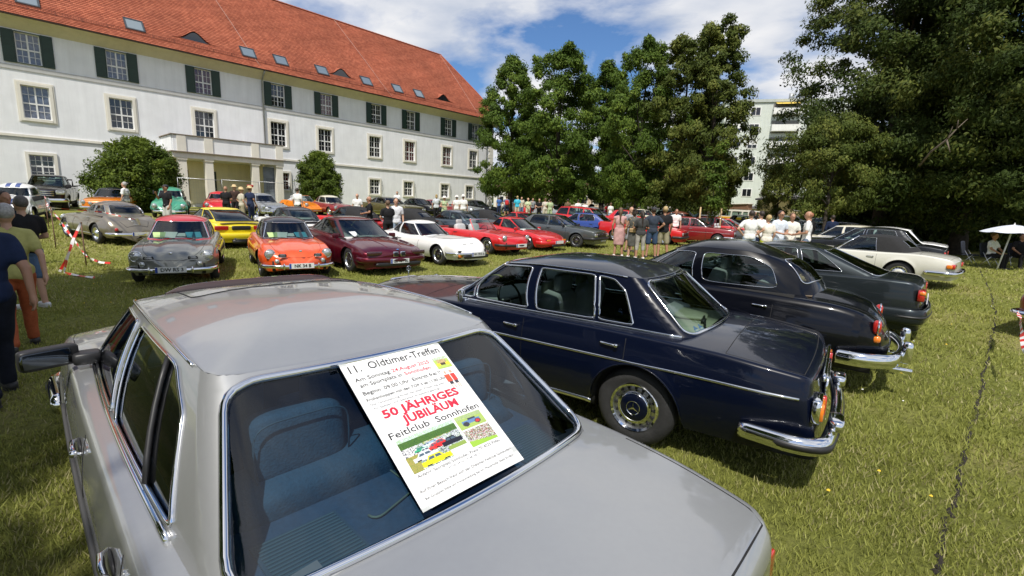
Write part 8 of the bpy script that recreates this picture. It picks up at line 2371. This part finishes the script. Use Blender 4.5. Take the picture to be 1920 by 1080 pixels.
A_ = [
 (66, 7.4, 70, 'hands', ('shirt', BK), ('shorts', DN), WSH, 'short', (.10, .09, .085), SKIN, False, ('glasses',), 'man in black t-shirt and denim shorts with his back to the silver car'),
 (34, 8.4, 250, 'stand', ('shirt', c_('dark_navy', (.015, .018, .03))), ('trousers', c_('dark_red', (.16, .02, .02))), None, 'short', DKB, SKIN2, False, (), 'man in dark shirt facing the man in denim shorts'),
 (46, 5.5, 50, 'walk', ('shirt', YE), ('trousers', OR), None, 'short', G_, SKIN, True, (), 'grey-haired woman in lemon top and orange trousers'),
 (2, 4.1, 60, 'walk', ('shirt', c_('indigo_print', (.014, .024, .060))), ('trousers', c_('dark_navy', (.015, .018, .03))), None, 'short', (.2, .2, .2), SKIN2, False, (), 'person in indigo shirt cut off by the left edge of the photo'),
 (2, 10.5, 80, 'stand', ('shirt', c_('coral', (.60, .12, .14))), ('trousers', DN), None, 'short', MBR, SKIN, False, (), 'person in coral shirt near the striped white car'),
 (240, 21.5, 100, 'stand', ('shirt', WT), ('trousers', BK), None, 'short', G_, SKIN, True, ('stripes', 'tanbag'), 'older woman in striped top with a tan shoulder bag beside the shrub'),
 (317, 19.8, 160, 'phone', ('shirt', BK), ('shorts', c_('pale_grey', (.46, .47, .44))), None, 'short', DKB, SKIN2, False, ('cap', 'phone'), 'man in black t-shirt and pale shorts before the green beetle'),
 (427, 23.5, 0, 'hands', ('shirt', BK), ('trousers', BK), None, None, DKB, SKIN2, False, (), 'bald man in black seen from behind near the small red coupe'),
 (443, 25.5, 190, 'stand', ('shirt', c_('dark_brown', (.05, .03, .025))), ('trousers', BK), None, 'short', DKB, SKIN, False, ('strawhat',), 'man in dark shirt and yellow straw hat facing the bald man'),
 (456, 23.0, 320, 'hip', ('shirt', BG), ('trousers', KH), None, 'short', BLND, SKIN, False, ('strawhat',), 'man in beige shirt and pale straw hat with hand on hip'),
 (472, 23.8, 340, 'hip', ('shirt', NV), ('trousers', NV), None, 'short', MBR, SKIN2, False, ('strawhat',), 'person in navy with a brown straw hat at the right of the hat group'),
 (560, 25.5, 350, 'stand', ('shirt', WT), ('trousers', BK), None, 'short', DKB, SKIN, False, (), 'man in white t-shirt before the orange open convertible'),
 (671, 25.0, 185, 'stand', ('shirt', WT), ('trousers', GY), None, 'thin', G_, SKIN, False, (), 'white-haired man in white shirt behind the maroon coupe'),
 (694, 19.5, 110, 'hands', ('shirt', BK), ('trousers', BK), None, None, DKB, SKIN2, False, ('glasses',), 'bald bearded man in black polo behind the maroon coupe'),
 (728, 17.4, 30, 'hands', ('shirt', BK), ('trousers', BK), None, 'short', MBR, SKIN, False, (), 'man in black t-shirt talking to the tall man in white'),
 (743, 17.6, 205, 'stand', ('shirt', c_('pale_white', (.66, .67, .70))), ('trousers', LD), None, 'short', DKB, SKIN, False, (), 'tall young man in white t-shirt and light jeans'),
 (745, 35.5, 180, 'stand', ('shirt', WT), ('trousers', GY), None, 'short', DKB, SKIN, False, (), 'man in white shirt behind the long gold car'),
 (818, 31.5, 20, 'phone', ('shirt', c_('pale_stripe', (.52, .55, .58))), ('trousers', BK), None, 'bun', BLND, SKIN, True, (), 'woman in pale top and black trousers before the black coupe'),
 (833, 30.5, 200, 'hands', ('dress', GN), None, None, 'bun', BLND, SKIN, True, ('whitehat',), 'woman in sage green dress and sun hat'),
 (856, 31.0, 0, 'stand', ('shirt', WT), ('trousers', WT), None, 'short', DKB, SKIN, True, ('whitehat',), 'left one of the two people in white clothes and white hats'),
 (868, 30.4, 10, 'stand', ('shirt', WT), ('trousers', BG), None, 'short', DKB, SKIN, False, ('whitehat',), 'right one of the two people in white hats with beige trousers'),
 (935, 43, 30, 'stand', ('shirt', BL), ('trousers', NV), None, 'short', G_, SKIN, False, (), 'grey-haired man in blue shirt near the building corner'),
 (949, 42, 10, 'hip', ('shirt', c_('slate', (.13, .17, .28))), ('shorts', NV), None, 'short', MBR, SKIN2, False, ('pack',), 'person in slate shirt with red backpack'),
 (969, 40, 0, 'stand', ('shirt', TQ), ('trousers', BG), None, 'short', BLND, SKIN, False, (), 'person in bright turquoise shirt'),
 (977, 42, 190, 'stand', ('shirt', BG), ('trousers', DN), None, 'short', MBR, SKIN, False, (), 'person in beige shirt beside the turquoise one'),
 (989, 38, 200, 'hands', ('shirt', c_('pistachio', (.50, .56, .36))), ('trousers', BG), None, 'short', BLND, SKIN, True, (), 'woman in pistachio top in the left crowd'),
 (998, 44, 190, 'phone', ('shirt', GY), ('trousers', BK), None, None, DKB, SKIN, False, (), 'tall bald man in grey shirt in the left crowd'),
 (1010, 38.5, 170, 'hands', ('shirt', BK), ('trousers', BK), None, 'short', DKB, SKIN, False, (), 'person in black printed t-shirt in the left crowd'),
 (1021, 38, 20, 'stand', ('shirt', c_('cream_knit', (.56, .50, .44))), ('shorts', BG), None, 'short', MBR, SKIN2, False, (), 'person in cream shirt in the left crowd'),
 (1030, 38, 10, 'hip', ('shirt', GN), ('shorts', GN), None, 'short', DKB, SKIN2, False, (), 'person in sage green shirt and shorts'),
 (1063, 41, 0, 'stand', ('jacket', BR), ('trousers', BR), None, 'short', DKB, SKIN2, False, (), 'person in brown jacket by the cream estate car'),
 (1082, 38.5, 10, 'stand', ('shirt', WT), ('trousers', DN), None, 'short', DKB, SKIN, False, (), 'taller of the two people in white under the pale trunk'),
 (1095, 38.5, 350, 'hands', ('shirt', WT), ('trousers', BK), None, 'short', DKB, SKIN, True, (), 'shorter of the two people in white under the pale trunk'),
 (1143, 40, 20, 'stand', ('shirt', WT), ('trousers', LD), None, 'short', MBR, SKIN, False, (), 'person in white right of the pale tree trunk'),
 (1137, 47, 200, 'walk', ('shirt', RD), ('trousers', BK), None, 'short', DKB, SKIN2, True, (), 'person in red behind the pale tree trunk'),
 (1185, 42, 190, 'stand', ('shirt', PK), ('trousers', GY), None, None, DKB, SKIN, False, (), 'bald man in pink shirt far behind the women'),
 (1158, 17.0, 350, 'stand', ('dress', PK), None, WSH, 'tail', MBR, SKIN2, True, ('tanbag',), 'woman in long dusty pink dress by the dark grey saloon'),
 (1178, 18.8, 200, 'hands', ('shirt', GY), ('shorts', GY), None, None, DKB, SKIN, False, (), 'bald man in grey behind the two women'),
 (1184, 16.6, 330, 'hands', ('dress', PT), None, WSH, 'bun', DKB, SKIN, True, ('beltbag', 'glasses'), 'woman in dark patterned dress with a tan bag on her back'),
 (1198, 16.3, 0, 'hands', ('shirt', c_('black_white_top', (.05, .05, .05))), ('capri', c_('stone', (.36, .34, .31))), WSH, 'tail', DKB, SKIN2, True, (), 'girl with a long ponytail and stone coloured trousers'),
 (1219, 16.8, 355, 'hips', ('shirt', c_('dark_slate', (.035, .045, .065))), ('shorts', c_('dark_denim', (.04, .07, .13))), None, 'short', DKB, SKIN2, False, ('cap',), 'man in dark slate shirt and denim shorts with hands on hips'),
 (1240, 16.9, 350, 'hip', ('shirt', BK), ('shorts', KH), None, 'short', BLND, SKIN2, False, (), 'man in black top and khaki shorts right of the man with cap'),
 (1263, 24, 180, 'stand', ('shirt', WT), ('trousers', BK), None, 'short', DKB, SKIN2, False, (), 'man in white shirt standing beside the young tree'),
 (1398, 15.0, 350, 'hips', ('shirt', WT), ('trousers', LD), None, 'short', DKB, SKIN, False, (), 'leftmost man of the group in white shirts with light jeans'),
 (1417, 16.2, 10, 'stand', ('shirt', WT), ('trousers', NV), None, 'short', DKB, SKIN, False, (), 'man in white shirt and navy trousers second in the white group'),
 (1430, 15.0, 0, 'hip', ('shirt', c_('soft_white', (.70, .66, .58))), ('trousers', c_('lime', (.55, .60, .06))), None, 'short', BLND, SKIN, True, (), 'blonde woman in white top and lime yellow trousers'),
 (1452, 15.2, 190, 'hands', ('shirt', c_('bluish_white', (.62, .68, .76))), ('trousers', LD), None, 'short', DKB, SKIN2, False, ('glasses',), 'man with sunglasses and white shirt facing the camera'),
 (1474, 15.6, 170, 'hands', ('shirt', c_('printed_white', (.68, .67, .60))), ('trousers', GY), None, 'short', MBR, SKIN2, False, (), 'dark-haired person in printed white t-shirt and grey trousers facing the camera'),
 (1503, 14.6, 60, 'hands', ('shirt', WT), ('trousers', c_('blue_grey', (.13, .17, .24))), None, 'thin', (.3, .12, .06), SKIN2, False, ('braces', 'bag'), 'man in white shirt with black braces gesturing to the group'),
 (1511, 22, 10, 'stand', ('jacket', BK), ('trousers', BK), None, 'short', DKB, SKIN, False, (), 'person in black left of the straight dark trunk'),
 (1552, 22, 350, 'stand', ('jacket', c_('night_blue', (.012, .02, .05))), ('trousers', BK), None, 'short', DKB, SKIN, False, (), 'person in night blue jacket right of the straight dark trunk'),
 (1413, 44, 180, 'stand', ('shirt', BK), ('trousers', BK), None, 'short', DKB, SKIN, False, (), 'dark dressed person far behind the yellow camper van'),
 (1433, 40, 180, 'walk', ('shirt', BK), ('trousers', DN), None, 'short', DKB, SKIN, False, (), 'dark dressed person walking by the small maple'),
 (1108, 50, 160, 'stand', ('shirt', BK), ('trousers', BK), None, 'short', DKB, SKIN, False, (), 'dark dressed person behind the silver rounded car'),
]
VIS = 'visitors of the car show'
for a in A_:
 px, Y, face, pose, top, bot, shoes, hair, hc, sk, fem, ex, lab = a
 person(px, Y, face, pose, top, bot, shoes, hair, hc, sk, fem, ex, lab, 1.0 + .03 * sin(px), VIS)
# ------------------------------------------------------------------ parasol, chairs and those who sit below it
def parasol():
 g = ground_at(1868, 17.6)
 r = empty('parasol', tuple(g), 0, 'white parasol on a white pole at the edge of the shade', 'parasol')
 WP = mat('parasol_pole', (.72, .72, .72), .35); FB = mat('parasol_fabric', (.60, .64, .72), .8, noise=(5, .04)); h = 1.42
 mb = MB(); mb.tube([(0, 0, -.1), (.33, 0, h + .28)], .024, 8); mb.build('pole', WP, r)
 n = 8; top = np.array((.33, 0, h + .26)); R = .92
 rim = [np.array((.33 + R * cos(2 * pi * k / n + .2), R * sin(2 * pi * k / n + .2), h - .02)) for k in range(n)]
 V = []; F = []
 for k in range(n):
  a, b = rim[k], rim[(k + 1) % n]; base = len(V); m = 6
  for i in range(m + 1):
   for j in range(5):
    t = i / m; e = a + (b - a) * (j / 4); p = top + (e - top) * t; p = p + np.array((0, 0, .16 * t * (1 - t) - .03 * sin(pi * j / 4) * t)); V.append(p)
  F += [(base + i * 5 + j, base + (i + 1) * 5 + j, base + (i + 1) * 5 + j + 1, base + i * 5 + j + 1) for i in range(m) for j in range(4)]
 obj('canopy', V, F, FB, r)
 for k in range(n):
  mb = MB(); mb.tube([top - (0, 0, .03), (top + rim[k]) / 2 + np.array((0, 0, .02)), rim[k] - (0, 0, .015)], .006, 4); mb.build('rib', STEEL, r)
 mb = MB(); mb.sq(top + (0, 0, .03), (.03, .03, .08), .8, .8, 8, 6); mb.build('finial', WP, r)
parasol()
def camp_chair(px, Y, rz, label):
 g = ground_at(px, Y); r = empty('folding_chair', tuple(g), radians(rz), label, 'chair', 'folding chairs under the parasol')
 FA = cloth('chair_dark', (.03, .035, .05))
 mb = MB(); mb.sq((0, 0, .42), (.50, .48, .05), .3, .3, 14, 6); mb.build('seat', FA, r)
 mb = MB(); mb.sq((0, -.25, .70), (.50, .05, .52), .3, .3, 14, 6, R=Matrix.Rotation(radians(10), 3, 'X')); mb.build('backrest', FA, r)
 for sx_ in (-.25, .25):
  for sy in (-.22, .22):
   mb = MB(); mb.tube([(sx_, sy, 0), (sx_, -sy * .6, .60 if sy > 0 else .44)], .012, 6); mb.build('leg', STEEL, r)
camp_chair(1853, 18.2, 200, 'dark folding chair with the man in white below the parasol'); camp_chair(1905, 18.6, 160, 'dark folding chair at the right under the parasol'); camp_chair(1815, 19.0, 215, 'empty dark folding chair left of the parasol pole')
person(1853, 18.2, 200, 'sit', ('shirt', WT), ('trousers', BK), None, 'short', MBR, SKIN2, False, (), 'seated man in white shirt below the parasol', 1.0, VIS, -.44)
person(1905, 18.6, 160, 'sit', ('shirt', BK), ('trousers', BK), None, 'short', DKB, SKIN2, False, (), 'seated person in black at the right under the parasol', 1.0, VIS, -.44)
# ------------------------------------------------------------------ barrier tape, posts, site fence
TAPE_R = mat('tape_red', (.62, .03, .02), .4); TAPE_W = mat('tape_white', (.78, .76, .74), .4)
def tape(P, label, w=.05, step=.22):
 P = np.array(P); seg = np.linalg.norm(np.diff(P, axis=0), axis=1); L = np.concatenate([[0], np.cumsum(seg)])
 n = max(4, int(L[-1] / .05)); q = np.linspace(0, L[-1], n); X = np.stack([np.interp(q, L, P[:, i]) for i in range(3)], -1)
 V = []; M = []
 for i in range(n):
  t = X[min(i + 1, n - 1)] - X[max(i - 1, 0)]; t /= np.linalg.norm(t); a = .9 * sin(q[i] * 2.3) + .5 * sin(q[i] * 5.1)
  s_ = np.cross(t, (0, 0, 1)); s_ /= max(np.linalg.norm(s_), 1e-6); u = np.cross(s_, t); d = (cos(a) * u + sin(a) * s_) * w / 2; V += [X[i] - d, X[i] + d]
 F = [(2 * i, 2 * i + 1, 2 * i + 3, 2 * i + 2) for i in range(n - 1)]; M = [int(q[i] / step) % 2 for i in range(n - 1)]
 props(obj('barrier_tape', V, F, [TAPE_W, TAPE_R], None, True, M), label, 'barrier tape')
def post(px, Y, h, label, lean=(0, 0)):
 g = ground_at(px, Y); mb = MB(); mb.tube([(0, 0, -.1), (lean[0], lean[1], h)], .014, 6); mb.tube([(lean[0], lean[1], h - .02), (lean[0] * 1.05, lean[1], h + .01)], .02, 6)
 o = mb.build('barrier_post', mat('rust_iron', (.16, .09, .06), .8, noise=(9, .3)), None, loc=tuple(g)); props(o, label, 'post'); return g + np.array((lean[0], lean[1], h))
a = post(162, 11.2, 1.05, 'rusty iron post left of the grey green coupe'); b = post(105, 13.5, 1.15, 'iron post between the people and the taupe coupe'); c = post(92, 17.5, 1.2, 'iron post by the pickup truck')
def gr(px, Y, z=.03): q = ground_at(px, Y); q[2] += z; return q
tape([a, a * .5 + gr(120, 10.4) * .5 + (0, 0, .1), gr(120, 10.2), gr(150, 10.0), gr(178, 9.9)], 'loose red and white tape trailing from the rusty post')
tape([c, c * .5 + b * .5 - (0, 0, .25), b, gr(140, 12.4, .5), gr(165, 11.6, .15), gr(190, 11.3, .10), gr(208, 11.2, .12)], 'red and white tape sagging from the rear post to the lawn')
tape([a, gr(140, 10.8, .55), gr(122, 10.4, .2), gr(112, 10.3)], 'twisted red and white tape hanging on the rusty post')
tape([b, gr(200, 14.8, 1.0), gr(262, 13.6, .95)], 'thin tape stretched across in front of the taupe coupe', .03)
tape([at(1921, 660, 5.2), at(1914, 610, 6.0), at(1910, 585, 7.0)], 'red and white tape at the far right edge', .05, .12)
def site_fence():
 M_ = mat('galvanised', (.48, .50, .52), .4, .8)
 F0, F1 = ground_at(338, 27.0), ground_at(548, 34.5); n = 3
 for k in range(n):
  p, q = F0 + (F1 - F0) * k / n, F0 + (F1 - F0) * (k + 1) / n; L = np.linalg.norm((q - p)[:2]) - .06; rz = atan2(q[1] - p[1], q[0] - p[0])
  r = empty('fence_panel', tuple(p), rz, ['wire mesh fence panel beside the big shrub', 'middle wire mesh fence panel with a small red sign', 'wire mesh fence panel before the grey door'][k], 'fence', 'site fence before the portico')
  mb = MB(); mb.tube([(0, 0, .1), (0, 0, 2.0), (L, 0, 2.0), (L, 0, .1)], .021, 6, True); mb.build('panel_frame', M_, r)
  mb = MB()
  for x in np.arange(.15, L, .15): mb.tube([(x, 0, .1), (x, 0, 2.0)], .0022, 3, caps=False)
  for z in np.arange(.3, 2.0, .3): mb.tube([(0, 0, z), (L, 0, z)], .0022, 3, caps=False)
  o = mb.build('wire_mesh', M_, r); o['kind'] = 'stuff'
  mb = MB(); mb.box((0, 0, .07), (.24, .62, .14)); mb.build('concrete_foot', mat('concrete', (.36, .35, .33), .9, noise=(5, .15)), r, False)
  if k == 1:
   mb = MB(); mb.sq((L * .75, -.03, 1.72), (.5, .02, .16), .3, .3, 12, 4); mb.build('sign_plate', mat('sign_red', (.55, .02, .03), .5), r)
site_fence()
def silver_roof_reflection_only(): pass
# ------------------------------------------------------------------ narrow trench line and small flowers on the lawn
def trench():
 pts = [(1752, 1082), (1765, 1030), (1790, 930), (1815, 820), (1838, 740), (1850, 680), (1862, 620), (1868, 590), (1858, 550), (1845, 520), (1832, 500)]
 P = []
 for px, py in pts:
  Y = 3
  for _ in range(12):
   p = at(px, py, Y); hz = 387 + .0332 * (px - 960); Y = max(1.2, (H - terr(p[0], p[1])) * FPX / (py - hz) / 1.0)
   d = at(px, py, 1.0) - np.array([0, 0, H]); Y = (H - terr(p[0], p[1])) / -d[2]
  p = at(px, py, Y); P.append((p[0], p[1]))
 P = np.array(P); V = []; n = 160; t = np.linspace(0, 1, len(P)); q = np.linspace(0, 1, n); X = np.stack([np.interp(q, t, P[:, 0]), np.interp(q, t, P[:, 1])], -1)
 rng = np.random.default_rng(2)
 X += rng.normal(size=X.shape) * .012; w = .013 + .013 * rng.random(n)
 mb = MB()
 for i in range(n): V += [(X[i, 0] - w[i], X[i, 1], terr(*X[i]) + .004), (X[i, 0], X[i, 1], terr(*X[i]) + .014), (X[i, 0] + w[i], X[i, 1], terr(*X[i]) + .004)]
 mb.add(V, [f for i in range(n - 1) for f in ((3 * i, 3 * i + 1, 3 * i + 4, 3 * i + 3), (3 * i + 1, 3 * i + 2, 3 * i + 5, 3 * i + 4))])
 props(mb.build('cable_furrow', mat('dark_soil', (.018, .014, .010), 1.0, noise=(30, .4), bump=(50, .8))), kind='structure')
 # clear grass tips bend over it; yellow and white flower heads
 f = np.random.default_rng(9); mb = MB()
 for k in range(90):
  r_ = 2.3 + 12 * f.random() ** 1.3; a = radians(f.uniform(12, 46) if f.random() < .8 else f.uniform(-46, -30)); x, y = r_ * sin(a), r_ * cos(a); z = terr(x, y) + .05 + .05 * f.random(); s_ = .010 + .008 * f.random()
  mb.add([(x - s_, y, z), (x, y - s_, z), (x + s_, y, z), (x, y + s_, z), (x, y, z + s_ * .7)], [(0, 1, 4), (1, 2, 4), (2, 3, 4), (3, 0, 4)], 0 if f.random() < .7 else 1)
 o = mb.build('flower_heads', [mat('flower_yellow', (.75, .50, .03), .7), mat('flower_white', (.75, .75, .72), .7)], None, False); o['kind'] = 'stuff'; o['label'] = 'small yellow and white flower heads in the lawn'
trench()
C,r=silver_car(); poster(C,r); navy_car(); ponton_car(); coupe_car(); pagoda_car()
